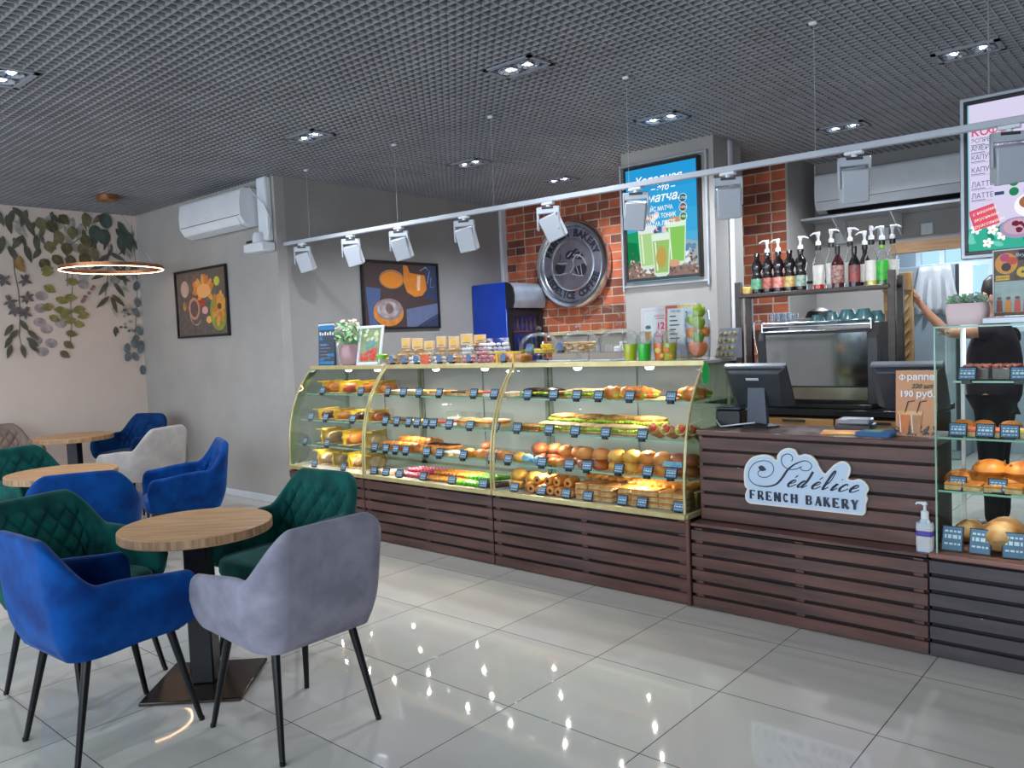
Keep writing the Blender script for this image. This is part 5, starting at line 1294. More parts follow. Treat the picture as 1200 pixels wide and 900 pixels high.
# ------------------------------------------------------------------ air conditioners
M_ACW = mat('air conditioner white', (222, 224, 228), .3, rgb2=(216, 218, 223), scale=5)
def aircon(label, x0, x1, yb, d, z0, z1, slot=M_BLACK):
    t = thing('air_conditioner', label, 'air conditioner', (0, 0, 0)); h = z1 - z0
    prof = [(yb, z0 + .02), (yb - d * .45, z0), (yb - d * .8, z0 + h * .08), (yb - d, z0 + h * .27), (yb - d * 1.02, z0 + h * .6), (yb - d * .95, z0 + h * .93), (yb - d * .86, z1), (yb, z1)]
    M = Matrix(((0, 0, 1, 0), (1, 0, 0, 0), (0, 1, 0, 0), (0, 0, 0, 1)))
    MB().prism(prof, x0, x1, M=M).build('body', M_ACW, t, bevel=.008)
    p2 = [(yb - d * .83, z0 + h * .085), (yb - d * 1.0, z0 + h * .25), (yb - d * 1.0 - .004, z0 + h * .25), (yb - d * .83 - .004, z0 + h * .075)]
    MB().prism(p2, x0 + .06, x1 - .06, M=M).build('louvre', M_WHITE, t)
    MB().prism([(yb - d * .5, z0 - .002), (yb - d * .8, z0 + h * .07), (yb - d * .8, z0 + h * .06), (yb - d * .5, z0 - .006)], x0 + .09, x1 - .09, M=M).build('air_outlet', slot, t)
    MB().box(x0 + .02, x1 - .02, yb - d * 1.012, yb - d * .98, z0 + h * .282, z0 + h * .296).build('panel_gap', M_DARK, t)
    MB().box(x0 + .5, x0 + .53, yb - d * 1.022, yb - d * 1.0, z0 + h * .4, z0 + h * .42).build('indicator', M_OFFW, t)
    return t
aircon('white wall air conditioner above the burger picture', -3.83, -2.70, .648, .215, 2.565, 2.91, M_OFFW)
aircon('wide white air conditioner in the kitchen recess at the right', 1.06, 2.42, 4.398, .23, 2.50, 2.86)
t = thing('wall_sensor', 'small white wall device on a round bracket under the left air conditioner', 'sensor', (0, 0, 0))
MB().rbox(-2.80, -2.49, .50, .645, 2.325, 2.412, .012).build('housing', M_WHITE, t)
MB().lathe([(0, 2.412), (.06, 2.412), (.056, 2.47), (.045, 2.50), (0, 2.50)], 20, M=Matrix.Translation((-2.64, .57, 0))).build('round_base', M_WHITE, t)
MB().box(-2.79, -2.60, .53, .645, 2.41, 2.438).build('dark_seam', M_BLACK, t)
k = MB().tube([(-2.56, .62, 2.44), (-2.51, .60, 2.5), (-2.50, .61, 2.62), (-2.53, .57, 2.75), (-2.62, .52, 2.86), (-2.70, .54, 2.92)], .006, 8).build('cable', M_OFFW); tag(k, 'loose white cable beside the left air conditioner', 'cable')

# ------------------------------------------------------------------ blue drinks fridge
t = thing('drinks_fridge', 'blue sided drinks fridge with a silver curved header, by the brick wall', 'fridge', (0, 0, 0))
M_FBLUE = mat('cobalt blue panel', (10, 62, 176), .3, rgb2=(8, 54, 160), scale=4, coat=.3)
MB().rbox(-2.47, -1.96, 3.15, 3.72, .02, 2.07, .008).build('cabinet', M_FBLUE, t)
prof = [(-1.96, 1.78), (-1.87, 1.785), (-1.845, 1.85), (-1.84, 1.92), (-1.855, 2.0), (-1.90, 2.055), (-1.96, 2.07)]
MB().prism(prof, 3.17, 3.71, M=Matrix(((1, 0, 0, 0), (0, 0, 1, 0), (0, 1, 0, 0), (0, 0, 0, 1)))).build('header', mat('silver header', (176, 184, 198), .25, metal=.6, rgb2=(164, 172, 188), scale=8), t)
MB().prism([(x - .004, z) for x, z in prof], 3.15, 3.17, M=Matrix(((1, 0, 0, 0), (0, 0, 1, 0), (0, 1, 0, 0), (0, 0, 0, 1)))).build('header_end', M_BLACK, t)
d = bpy.data.objects.new('door', MB().box(-1.96, -1.90, 3.16, 3.20, .1, 1.77).box(-1.96, -1.90, 3.66, 3.71, .1, 1.77).box(-1.96, -1.90, 3.2, 3.66, 1.70, 1.77).box(-1.96, -1.90, 3.2, 3.66, .1, .18).mesh('door', [M_BLACK])); COL.objects.link(d); d.parent = t
MB().box(-1.925, -1.92, 3.2, 3.66, .18, 1.70).build('door_glass', M_CLEAR, d); MB().rbox(-1.90, -1.875, 3.665, 3.685, .8, 1.4, .006).build('handle', M_STEEL, d)
for z in (.6, .95, 1.3, 1.52):
    MB().box(-1.958, -1.935, 3.2, 3.66, z, z + .01).build('shelf', M_STEEL, t)
    k = MB()
    for i in range(6): k.lathe([(0, z + .01), (.012, z + .01), (.012, z + .12), (.005, z + .15), (0, z + .16)], 8, M=Matrix.Translation((-1.944, 3.24 + i * .075, 0)))
    k.build('bottles', mat('dim drinks', (96, 84, 80), .4, rgb2=(60, 54, 52), scale=12), t)
# tall cabinet under the third cake stand
t = thing('back_cabinet', 'pale topped cabinet against the brick wall behind the cases', 'cabinet', (0, 0, 0))
MB().rbox(-1.50, -.02, 3.35, 3.74, 0, 1.46, .006).build('body', mat('grey beige laminate', (150, 142, 132), .5, rgb2=(142, 134, 124), scale=5), t)
MB().rbox(-1.52, 0, 3.32, 3.745, 1.46, 1.50, .004).build('top', wood('pale oak top', (186, 168, 138), (164, 144, 112), 'x'), t)
for i in range(3):
    d = MB().rbox(-1.49 + .49 * i, -1.01 + .49 * i, 3.332, 3.35, .05, 1.44, .003).build('door', mat('grey beige laminate', (150, 142, 132)), t); MB().rbox(-1.05 + .49 * i, -1.03 + .49 * i, 3.315, 3.332, .9, 1.1, .004).build('handle', M_STEEL, d)
t = thing('cake_dome', 'large glass dome on a tall stem before the brick wall', 'cake stand', (-.93, 3.5, 1.50))
MB().lathe([(0, 0), (.08, 0), (.08, .008), (.02, .02), (.012, .09), (.03, .108), (.22, .112), (.226, .122), (0, .12)], 32).build('stand', M_DOME, t)
MB().lathe([(.212, .122), (.2, .18), (.15, .235), (.07, .262), (.012, .268)], 32, caps=False).build('dome', M_DOME, t)
MB().lathe([(.006, .268), (.02, .285), (.016, .305), (0, .31)], 16).build('knob', M_DOME, t)

# ------------------------------------------------------------------ round chrome sign
t = thing('round_sign', 'round chrome bakery sign with black letters on the brick wall', 'sign', (-1.44, 3.70, 2.235))
RX = Matrix.Rotation(PI / 2, 4, 'X')
MB().lathe([(.40, -.045), (.485, -.045), (.492, -.02), (.485, .03), (.46, .06), (.43, .055), (.41, .03), (.405, .0)], 64, 0, RX, caps=False).build('rim', M_CHROME, t)
MB().lathe([(0, -.02), (.42, -.02), (.42, .012), (0, .012)], 64, 0, RX).build('disc', mat('gunmetal disc', (112, 110, 122), .35, metal=.6, rgb2=(98, 96, 108), scale=8), t)
MB().lathe([(.392, .012), (.40, .022), (.41, .012)], 64, 0, RX, caps=False).build('outer_ring', M_CHROME, t)
MB().lathe([(.268, .012), (.276, .028), (.29, .028), (.298, .012)], 64, 0, RX, caps=False).build('inner_ring', M_CHROME, t)
MB().lathe([(0, .0125), (.27, .0125), (.27, .0135), (0, .0135)], 64, 0, RX).build('centre_plate', mat('dark centre plate', (96, 90, 98), .35, metal=.5, rgb2=(82, 78, 86), scale=8), t)
MB().lathe([(.43, -.044), (.47, -.044), (.47, -.038), (.43, -.038)], 48, 0, RX, caps=False).build('halo_light', lit('halo led', (255, 226, 210), 3), t)
pr = Pr(); M_LET = mat('black sign letters', (22, 22, 30), .35, rgb2=(18, 18, 26), scale=10); M_SIL = mat('silver print', (196, 198, 208), .25, metal=.8, rgb2=(180, 182, 194), scale=8)
def arc_text(s, a0, a1, r, size, flip):
    n = len(s)
    for i, ch in enumerate(s):
        if ch == ' ': continue
        a = a0 + (a1 - a0) * i / (n - 1)
        pr.text(ch, r * math.cos(a), r * math.sin(a), size, M_LET, bold=.006, rot=a - PI / 2 if not flip else a + PI / 2)
for wd, a0, a1, q, fl in (('FRENCH', 158, 101, .105, False), ('BAKERY', 79, 22, .105, False), ('SEDELICE', 202, 270, .1, True), ('COFFEE', 289.4, 338, .1, True)):
    pr = Pr(); arc_text(wd, math.radians(a0), math.radians(a1), .343, q, fl); pr.build('lettering', t, (0, -.0135, 0))
pr = Pr()
# emblem: a cup, coffee beans and a croissant
pr.poly(spline([(-.235, -.03), (-.22, .02), (-.13, .0), (-.09, .0), (-.1, -.05), (-.13, -.085), (-.2, -.085)], 4, True), M_LET); pr.line(spline([(-.25, -.09), (-.17, -.1), (-.07, -.085)], 5), .012, M_SIL); pr.line(spline([(-.2, .03), (-.14, .022), (-.06, .02)], 5), .012, M_SIL)
pr.line([(-.17, .05), (-.15, .1), (-.16, .13)], .012, M_LET)
for a, (x, z) in ((.5, (-.03, .11)), (1.2, (.05, .115)), (-.4, (.10, .09))):
    pr.ell(x, z, .06, .042, M_LET, a); pr.line([(x - .03, z - .02), (x, z), (x + .03, z + .025)], .012, M_SIL)
pr.line(spline([(.01, .06), (.02, -.02), (-.03, -.09)], 5), .01, M_SIL); pr.line(spline([(.02, .05), (.07, .1), (.15, .06), (.19, -.02), (.17, -.1)], 6), .018, M_SIL)
pr.poly(spline([(.03, -.04), (.1, -.02), (.17, .0), (.2, -.06), (.17, -.12), (.1, -.13), (.05, -.1)], 4, True), M_LET); pr.line(spline([(.0, -.1), (.08, -.125), (.15, -.13)], 5), .014, M_SIL); pr.line([(.06, -.03), (.09, -.11)], .01, M_SIL); pr.line([(.12, -.01), (.13, -.12)], .01, M_SIL)
pr.build('emblem', t, (0, -.0145, 0))

# ------------------------------------------------------------------ lit drinks poster on the pillar
t = thing('drinks_poster', 'backlit blue poster with three green drinks on the pillar', 'poster', (.42, 2.498, 2.375))
W_, H_ = .71, .97
M_ALF = mat('aluminium profile', (176, 180, 186), .35, metal=.5, rgb2=(166, 170, 178), scale=10)
for x in (-.415, .395): MB().rbox(x, x + .02, -.03, 0, -.56, .52, .003).build('side_rail', M_ALF, t)
for z in (-.53, .50): MB().rbox(-.415, .415, -.028, 0, z, z + .018, .003).build('cross_rail', M_ALF, t)
for nm, (x0, x1, z0, z1) in (('frame_rail', (-.355, .355, -.485, -.46)), ('frame_rail', (-.355, .355, .46, .485)), ('frame_stile', (-.355, -.335, -.46, .46)), ('frame_stile', (.335, .355, -.46, .46))):
    MB().rbox(x0, x1, -.06, -.001, z0, z1, .003).build(nm, M_BLKF, t)
MB().box(-.34, .34, -.05, -.002, -.465, .465).build('light_box', M_WHITE, t)
E1 = lambda n, c, s=.82: lit('lit ' + n, c, s)
pr = Pr()
cols = [(40, 150, 210), (48, 158, 214), (60, 165, 216), (78, 172, 214), (104, 182, 212)]
for i in range(5): pr.rect(-.335, .335, .46 - .19 * (i + 1), .46 - .19 * i + .0, E1('sky %d' % i, cols[i]))
pr.rect(-.335, .335, -.46, -.30, E1('pebble ground', (140, 118, 110)))
R = random.Random(12)
pr.poly([(-.335, -.07), (-.2, -.06), (-.14, -.12), (-.16, -.3), (-.335, -.34)], E1('green leafage', (36, 150, 96))); pr.poly([(-.335, -.14), (-.24, -.16), (-.22, -.3), (-.335, -.38)], E1('dark leafage', (20, 122, 70)))
pr.poly([(.12, -.2), (.2, -.17), (.335, -.2), (.335, -.38), (.12, -.38)], E1('shore', (150, 170, 180)))
peb = [E1('pebble a', (150, 126, 116)), E1('pebble b', (104, 86, 82)), E1('pebble c', (196, 176, 164)), E1('pebble d', (126, 104, 100))]
for i in range(170): pr.ell(R.uniform(-.325, .325), R.uniform(-.452, -.3) + (.08 if R.random() < .3 else 0) * (R.random()), .014, .01, peb[i % 4], R.random() * 3, 7)
for i in range(12): pr.ell(R.uniform(.15, .32), R.uniform(-.36, -.2), .03, .02, [E1('white foam', (220, 226, 230)), E1('blue stone', (96, 140, 176))][i % 2], R.random(), 9)
def tall_glass(x, z0, w0, w1, h, body, foam, hz=.0):
    pr.poly([(x - w0, z0), (x - w0 * .6, z0 - .02), (x + w0 * .6, z0 - .02), (x + w0, z0), (x + w1, z0 + h), (x - w1, z0 + h)], E1('glass rim', (206, 226, 206)))
    pr.poly([(x - w0 + .01, z0 + .012), (x + w0 - .01, z0 + .012), (x + w1 - .012, z0 + h * .92), (x - w1 + .012, z0 + h * .92)], body); pr.poly([(x - w1 + .012, z0 + h * .82), (x + w1 - .012, z0 + h * .82), (x + w1 - .008, z0 + h * .97), (x - w1 + .008, z0 + h * .97)], foam)
    pr.line([(x - w0 * .55, z0 + .03), (x - w1 * .6, z0 + h * .8)], .012, E1('glint', (226, 240, 220)))
tall_glass(.14, -.36, .08, .1, .36, E1('green drink', (134, 196, 96)), E1('mint foam', (216, 236, 220))); pr.ell(.14, -.005, .075, .022, E1('brown cream', (196, 150, 110)))
tall_glass(-.13, -.37, .07, .092, .34, E1('pale green drink', (168, 206, 138)), E1('white foam', (224, 226, 226)))
for i in range(9): pr.ell(-.12 + R.uniform(-.06, .09), .03 + R.uniform(-.02, .04), .026, .022, [E1('pink cream', (226, 196, 206)), E1('white foam', (220, 226, 230)), E1('biscuit', (200, 150, 110))][i % 3], 0, 9)
tall_glass(.0, -.44, .07, .092, .34, E1('layered drink', (150, 190, 110)), E1('mint foam', (216, 236, 220))); pr.ell(.0, -.3, .05, .09, E1('amber swirl', (186, 160, 86)))
for i in range(8): pr.ell(R.uniform(-.06, .06), -.09 + R.uniform(-.01, .03), .022, .018, [E1('dark berries', (84, 92, 128)), E1('pink cream', (206, 196, 216))][i % 2], 0, 9)
pr.ell(.12, -.36, .05, .03, E1('shell', (206, 160, 130))); pr.poly([(-.16, -.42), (-.1, -.43), (-.13, -.38)], E1('white foam', (220, 226, 230)))
WH = E1('white lettering', (238, 244, 250), .85)
pr.text('Холодная', -.02, .345, .095, WH, shear=.3, bold=.002).text('\u2013 это \u2013', .03, .27, .07, WH, shear=.3, bold=.002).text('матча...', .05, .19, .1, WH, shear=.3, bold=.002)
for i, s in enumerate(('АЙС МАТЧА', 'МАТЧА ТОНИК', 'МАТЧА ЛАТТЕ')): pr.text(s, .0, .1 - .062 * i, .05, WH, bold=.001, sx=.8)
for i, (s, c) in enumerate((('170р', (40, 96, 120)), ('150р', (110, 84, 76)), ('190р', (70, 130, 60)))):
    z = .16 - .075 * i; pr.ell(.215, z, .036, .036, E1('badge %d' % i, c)); pr.ring(.215, z, .036, .036, .004, WH, 20); pr.text(s, .215, z, .03, WH)
pr.build('print', t, (0, -.0505, 0))

# ------------------------------------------------------------------ lit menu board at the right
t = thing('menu_board', 'large backlit coffee menu hanging at the right edge', 'menu board', (2.965, 1.0, 1.775))
MB().rbox(-.02, 1.2, .0, .08, -.03, .75, .004).build('case', M_ALF, t)
for nm, (x0, x1, z0, z1) in (('frame_rail', (0, 1.18, -.012, .006)), ('frame_rail', (0, 1.18, .71, .73)), ('frame_stile', (0, .016, .006, .71)), ('frame_stile', (1.164, 1.18, .006, .71))):
    MB().rbox(x0, x1, -.012, .0, z0, z1, .002).build(nm, M_BLKF, t)
for x in (.1, 1.08): MB().tube([(x, .04, .75), (x, .04, 1.225)], .004, 6).build('hanging_rod', M_ALF, t)
pr = Pr(); L2 = lambda n, c, s=.8: lit('menu ' + n, c, s)
pr.rect(.016, 1.164, .006, .71, L2('ground', (214, 208, 236))); pr.rect(.016, .022, .006, .71, L2('teal edge', (120, 190, 200)))
TXT = L2('slate text', (70, 92, 130), .6)
RT = L2('red text', (214, 84, 106)); pr.text('КО', .03, .575, .055, RT, 'LEFT', bold=.001); effe(pr, .105, .575, .055, RT); pr.text('Е', .153, .575, .055, RT, 'LEFT', bold=.001)
for s, z, q in (('ЭСПРЕССО', .535, .028), ('АМЕРИКАНО', .498, .032), ('КАПУЧИНО', .455, .032), ('КАПУЧИНО', .395, .034), ('ЛАТТЕ', .325, .034), ('ЛАТТЕ', .27, .034)):
    pr.text(s, .03, z, q, TXT, 'LEFT', sx=.85); pr.rect(.03, .09, z - .0205, z - .0175, TXT); pr.rect(.03, .12, z - .026, z - .024, L2('grey text', (150, 156, 186), .7))
pr.rect(.016, 1.164, .006, .115, L2('leaf green', (60, 176, 150)))
for i in range(60): pr.leaf(R.uniform(.03, 1.1), R.uniform(.01, .09), .06, .012, R.uniform(0, 3.1), [L2('leaf dark', (30, 140, 112)), L2('leaf pale', (120, 206, 186))][i % 2])
for x, z in ((.12, .10), (.05, .11), (.1, .04), (.16, .07), (.3, .06), (.5, .09)):
    for q in range(5): pr.ell(x + .014 * math.cos(q * 1.257), z + .014 * math.sin(q * 1.257), .011, .008, L2('white petals', (240, 240, 246), .95), q * 1.257, 10)
    pr.ell(x, z, .006, .006, L2('yellow eye', (226, 206, 110)), 0, 8)
c, s_ = math.cos(.27), math.sin(.27); q = [(-.055, -.05), (.055, -.05), (.055, .05), (-.055, .05)]
pr.poly([(.085 + x * c - z * s_, .165 + x * s_ + z * c) for x, z in q], L2('raspberry card', (222, 88, 120)))
for i, w in enumerate(('с нашими', 'вкусными', 'круассанами')): pr.text(w, .085 + .008 * i, .195 - .03 * i, .022, L2('cream text', (250, 236, 196), .9), shear=.3, rot=.27)
pr.ell(.225, .10, .075, .05, L2('plate rim', (176, 160, 200), .7)).ell(.225, .105, .06, .038, L2('plate', (210, 180, 200), .7))
for i in range(14): pr.ell(.225 + R.uniform(-.04, .04), .105 + R.uniform(-.022, .022), .012, .009, L2('berries', (130, 50, 76), .6), 0, 8)
pr.ell(.27, .20, .06, .055, L2('saucer', (236, 232, 240), .9)).ell(.275, .215, .045, .032, L2('coffee', (170, 116, 76), .7)).ell(.275, .217, .025, .016, L2('foam', (236, 206, 170), .9))
for z in (.27, .315):
    pr.ell(.21, z, .02, .02, L2('green badge', (40, 140, 90), .7)); pr.rect(.13, .17, z - .008, z + .008, TXT); pr.rect(.25, .29, z - .008, z + .008, TXT)
for s, z in (('ГЛЯСЕ', .6), ('МАТЧА', .53), ('МОККО', .46), ('КАКАО', .39)): pr.text(s, .6, z, .04, TXT, 'LEFT'); pr.text('150', 1.0, z, .04, TXT, 'LEFT')
pr.build('print', t, (0, -.004, 0))

# ------------------------------------------------------------------ back counter, bottle rack and coffee machine
M_TAN = wood('tan drawer fronts', (204, 158, 100), (180, 132, 78), 'x', 5)
t = thing('back_counter', 'low tan back counter with a black top behind the till', 'counter', (0, 0, 0))
MB().box(1.06, 2.62, 1.64, 2.24, 0, .87).build('body', M_CORE, t)
for i in range(3):
    d = MB().rbox(1.07 + .517 * i, 1.575 + .517 * i, 1.615, 1.64, .70, .86, .004).build('drawer', M_TAN, t); MB().rbox(1.25 + .517 * i, 1.40 + .517 * i, 1.60, 1.615, .835, .85, .003).build('handle', M_DARK, d)
    d = MB().rbox(1.07 + .517 * i, 1.575 + .517 * i, 1.615, 1.64, .06, .69, .004).build('door', M_TAN, t)
MB().rbox(1.05, 2.64, 1.60, 2.26, .88, .92, .004).build('worktop', mat('black worktop', (30, 30, 33), .3, rgb2=(24, 24, 27), scale=30), t)
M_RACK = mat('dark brown steel', (66, 56, 50), .35, metal=.4, rgb2=(54, 46, 42), scale=20)
t = thing('bottle_rack', 'dark brown rack over the coffee machine carrying the syrup bottles', 'rack', (0, 0, 0))
for x in (1.44, 2.415):
    for y in (1.64, 1.80): MB().rbox(x, x + .045, y, y + .035, .921, 1.765 if y < 1.7 else 1.74, .003).build('post', M_RACK, t)
MB().rbox(1.47, 2.43, 1.63, 1.87, 1.658, 1.683, .003).build('shelf', M_RACK, t)
MB().rbox(1.47, 2.44, 1.858, 1.87, 1.73, 1.75, .003).build('back_rail', M_RACK, t)
t = thing('coffee_machine', 'large steel coffee machine with black sides under the bottle rack', 'coffee machine', (0, 0, 0))
M_MIRROR = mat('polished steel back', (206, 208, 212), .1, metal=1., rgb2=(196, 198, 204), scale=5)
MB().rbox(1.62, 2.28, 1.74, 2.08, .98, 1.42, .01).build('body', M_DARK, t)
SD = [(1.70, .95), (2.10, .95), (2.10, 1.46), (1.76, 1.46), (1.70, 1.36)]
for x in (1.57, 2.28): MB().prism(SD, x, x + .055, M=Matrix(((0, 0, 1, 0), (1, 0, 0, 0), (0, 1, 0, 0), (0, 0, 0, 1)))).build('side_panel', M_DARK, t, bevel=.006)
MB().box(-.325, .325, -.004, .004, -.17, .17).build('back_panel', M_MIRROR, t, (1.953, 1.712, 1.23), (.07, 0, 0))
MB().rbox(1.628, 2.278, 1.71, 1.738, .97, 1.055, .004).build('lower_panel', mat('steel with painted tan reflection', (170, 160, 146), .2, metal=.9, rgb2=(158, 148, 134), scale=10), t)  # tan tone paints in the counter's reflection
MB().rbox(1.60, 2.30, 1.70, 2.10, 1.445, 1.46, .004).build('cup_tray', M_STEEL, t)
k = MB()
for z in (1.42, 1.475): k.tube([(1.60, 1.705, z), (2.30, 1.705, z)], .006, 8)
k.tube([(1.60, 1.705, 1.42), (1.60, 1.705, 1.475)], .006, 8).tube([(2.30, 1.705, 1.42), (2.30, 1.705, 1.475)], .006, 8); k.build('gallery_rail', M_CHROME, t)
MB().rbox(1.60, 2.31, 1.66, 2.06, .921, .95, .004).build('base', M_BLACK, t)
t = thing('coffee_grinder', 'coffee grinder with a bean hopper beside the coffee machine', 'grinder', (1.50, 1.97, .92))
MB().lathe([(0, 0), (.075, 0), (.075, .03), (.05, .05), (.045, .22), (.06, .28), (.055, .32), (0, .32)], 20).build('body', M_STEEL, t)
MB().lathe([(.03, .32), (.05, .36), (.068, .47), (.068, .52), (0, .525)], 20).build('beans', mat('roasted beans', (110, 66, 44), .4, rgb2=(70, 40, 28), scale=80), t)
MB().lathe([(.032, .318), (.054, .36), (.073, .47), (.073, .57), (.06, .585), (0, .585)], 20).build('hopper', M_CLEAR, t)
MB().tube([(0, -.06, .2), (0, -.13, .18)], .014, 8).build('fork_handle', M_BLACK, t)
# glasses, saucers, cups on the machine
M_TEAL = mat('teal glazed cups', (84, 128, 136), .2, rgb2=(64, 104, 114), scale=8, coat=.4)
zt = 1.461
i = 0
for y in (1.80, 1.88, 1.96):
    for x in (1.625, 1.675, 1.725):
        o = MB().lathe([(0, 0), (.02, 0), (.024, .085), (.0225, .085), (.0185, .004), (0, .004)], 14).build('shot_glass', M_DOME, None, (x, y, zt)); tag(o, 'small clear glass standing in rows on the coffee machine', 'glass', 'small glasses on the coffee machine'); i += 1
for k_ in range(4):
    o = MB().lathe([(0, 0), (.04, 0), (.075, .012), (.073, .014), (.04, .004), (0, .004)], 24).build('saucer', M_OFFW, None, (1.835, 1.80, zt + .009 * k_)); tag(o, f'white saucer in the stack on the coffee machine, {ORD[k_]} from the bottom', 'saucer', 'saucers on the coffee machine')
o = MB().lathe([(0, 0), (.1, 0), (.098, .04), (.08, .085), (.04, .105), (0, .11)], 26).build('serving_lid', M_BLACK, None, (1.90, 1.95, zt)); tag(o, 'round black lid among the cups on the coffee machine', 'lid')
def cup(x, y, r, h, lab, rz):
    t = thing('cup', lab, 'cup', (x, y, zt), rz, 'teal cups on the coffee machine')
    MB().lathe([(0, h), (r * .55, h), (r * .6, h - .006), (r * .95, h * .4), (r, 0), (r - .004, 0), (r * .9, h * .4), (r * .5, h - .008), (0, h - .008)], 24).build('bowl', M_TEAL, t)
    MB().tube([(r * .95, 0, h * .3), (r * 1.4, 0, h * .35), (r * 1.4, 0, h * .6), (r * .8, 0, h * .7)], .006, 8).build('handle', M_TEAL, t)
for i, (x, y, r, h) in enumerate(((1.945, 1.78, .05, .06), (2.04, 1.78, .045, .075), (2.135, 1.78, .06, .085), (2.235, 1.78, .06, .085), (2.29, 1.86, .05, .07))): cup(x, y, r, h, f'upturned teal cup on the coffee machine, {ORD[i]} from left', 1.2)
# syrup and sauce bottles on the rack
M_DKB = mat('dark syrup bottle', (34, 26, 30), .2, rgb2=(26, 20, 24), scale=10, coat=.4); M_LAB = mat('cream label', (206, 204, 200), .5, rgb2=(194, 192, 190), scale=30)
def pump(t, z, yaw, side=1):
    MB().lathe([(0, z - .03), (.018, z - .03), (.018, z), (0, z)], 14).build('neck_band', M_BLACK, t)
    MB().lathe([(0, z), (.017, z), (.017, z + .022), (.008, z + .028), (.008, z + .055), (.012, z + .06), (.012, z + .072), (0, z + .074)], 14).build('pump_collar', M_WHITE, t)
    c, s = math.cos(yaw), math.sin(yaw)
    MB().tube([(-.012 * c, -.012 * s, z + .078), (.03 * c, .03 * s, z + .078), (.052 * c, .052 * s, z + .066)], [.0085, .006, .004], 8).build('pump_spout', M_WHITE, t)
def sauce(x, y, lab_c, lab, pz=None, yaw=0):
    t = thing('sauce_bottle', lab, 'bottle', (x, y, 1.683), 0, 'sauce bottles on the rack')
    MB().lathe([(0, 0), (.036, .002), (.038, .02), (.038, .10), (.03, .125), (.028, .14), (.036, .16), (.037, .185), (.03, .21), (.018, .225), (.016, .25), (.02, .252), (.02, .27), (0, .272)], 20).build('bottle', M_DKB, t)
    MB().lathe([(.0385, .03), (.0387, .035), (.0387, .095), (.0385, .1)], 20, a0=PI, a1=2 * PI, caps=False).build('label', lab_c, t)
    if pz: pump(t, .27, yaw)
LC = [mat('green fruit label', (110, 170, 140), .5, rgb2=(60, 130, 100), scale=40), mat('red fruit label', (196, 110, 100), .5, rgb2=(120, 60, 60), scale=40), mat('pink fruit label', (214, 160, 150), .5, rgb2=(176, 90, 84), scale=40), mat('yellow fruit label', (206, 196, 130), .5, rgb2=(170, 120, 70), scale=40), mat('pale fruit label', (176, 196, 190), .5, rgb2=(110, 140, 120), scale=40)]
for i, (x, p) in enumerate(((1.555, 0), (1.63, 1), (1.705, 1), (1.78, 0), (1.855, 1))):
    sauce(x, 1.75, LC[i], f'dark sauce bottle with a {("green", "red", "pink", "yellow", "pale")[i]} label on the rack, {ORD[i]} from left', p, (0, PI + .3, PI, 0, .1)[i])
def syrup(x, y, m_body, m_lab, lab, h=.2, yaw=0, p=True, r=.034, neckm=None, half=None):
    t = thing('syrup_bottle', lab, 'bottle', (x, y, 1.683), 0, 'syrup bottles on the rack')
    MB().lathe([(0, 0), (r, .002), (r, h * .75), (r * .8, h * .85), (.014, h), (.013, h + .05), (.015, h + .05), (.015, h + .062), (0, h + .062)], 20).build('bottle', m_body, t)
    MB().lathe([(r + .0006, .03), (r + .0008, .035), (r + .0008, h * .68), (r + .0006, h * .7)], 20, a0=PI, a1=2 * PI, caps=False).build('label', m_lab, t)
    if half: MB().lathe([(0, .004), (r - .003, .004), (r - .003, .05), (0, .05)], 18).build('syrup', half, t)
    if neckm: MB().lathe([(.016, h + .012), (.0165, h + .06), (0, h + .062)], 16).build('cap', neckm, t)
    if p: pump(t, h + .062, yaw)
M_REDS = mat('red syrup', (206, 40, 34), .1, rgb2=(180, 26, 24), scale=8)
syrup(1.975, 1.74, M_CLEAR, M_LAB, 'clear syrup bottle with a little red syrup and white pump', .22, PI, True, .036, None, M_REDS)
syrup(2.05, 1.76, M_CLEAR, M_LAB, 'clear syrup bottle with a white label left of the dark red one', .23, 0)
syrup(2.105, 1.71, mat('dark red syrup bottle', (74, 26, 34), .15, rgb2=(56, 20, 28), scale=8, coat=.5), mat('maroon label', (110, 60, 66), .5, rgb2=(170, 140, 130), scale=60), 'dark red syrup bottle with a black cap, no pump', .2, 0, False, .038, M_BLACK)
syrup(2.15, 1.81, M_CLEAR, M_LAB, 'clear syrup bottle with a pump behind the dark red one', .23, .1)
syrup(2.20, 1.73, M_DKB, mat('dark fruit label', (80, 76, 86), .5, rgb2=(170, 70, 60), scale=50), 'black syrup bottle with a red fruit label', .19, 0, False, .034, M_BLACK)
syrup(2.235, 1.82, M_DKB, M_LAB, 'black syrup bottle with a white pump turned left', .2, PI + .2)
syrup(2.30, 1.74, M_CLEAR, M_LAB, 'clear syrup bottle with a wide white label', .22, PI / 2, True, .038, None, J('lemon syrup', (206, 200, 90), (190, 184, 70)))
syrup(2.365, 1.73, M_CLEAR, mat('bright green label', (60, 180, 60), .4, rgb2=(40, 150, 46), scale=20), 'syrup bottle with a bright green label and cap', .21, PI, True, .034, M_LIME, J('green syrup', (50, 120, 50), (40, 100, 40)))
syrup(2.40, 1.82, M_CLEAR, M_LAB, 'clear syrup bottle at the right end of the rack', .22, 0)
k = MB().rbox(-.035, .035, -.025, .025, 0, .05, .006).build('tea_box', mat('yellow card box', (214, 186, 110), .6, rgb2=(200, 170, 94), scale=14), None, (1.495, 1.71, 1.683)); tag(k, 'small yellow box at the left end of the bottle rack', 'box')
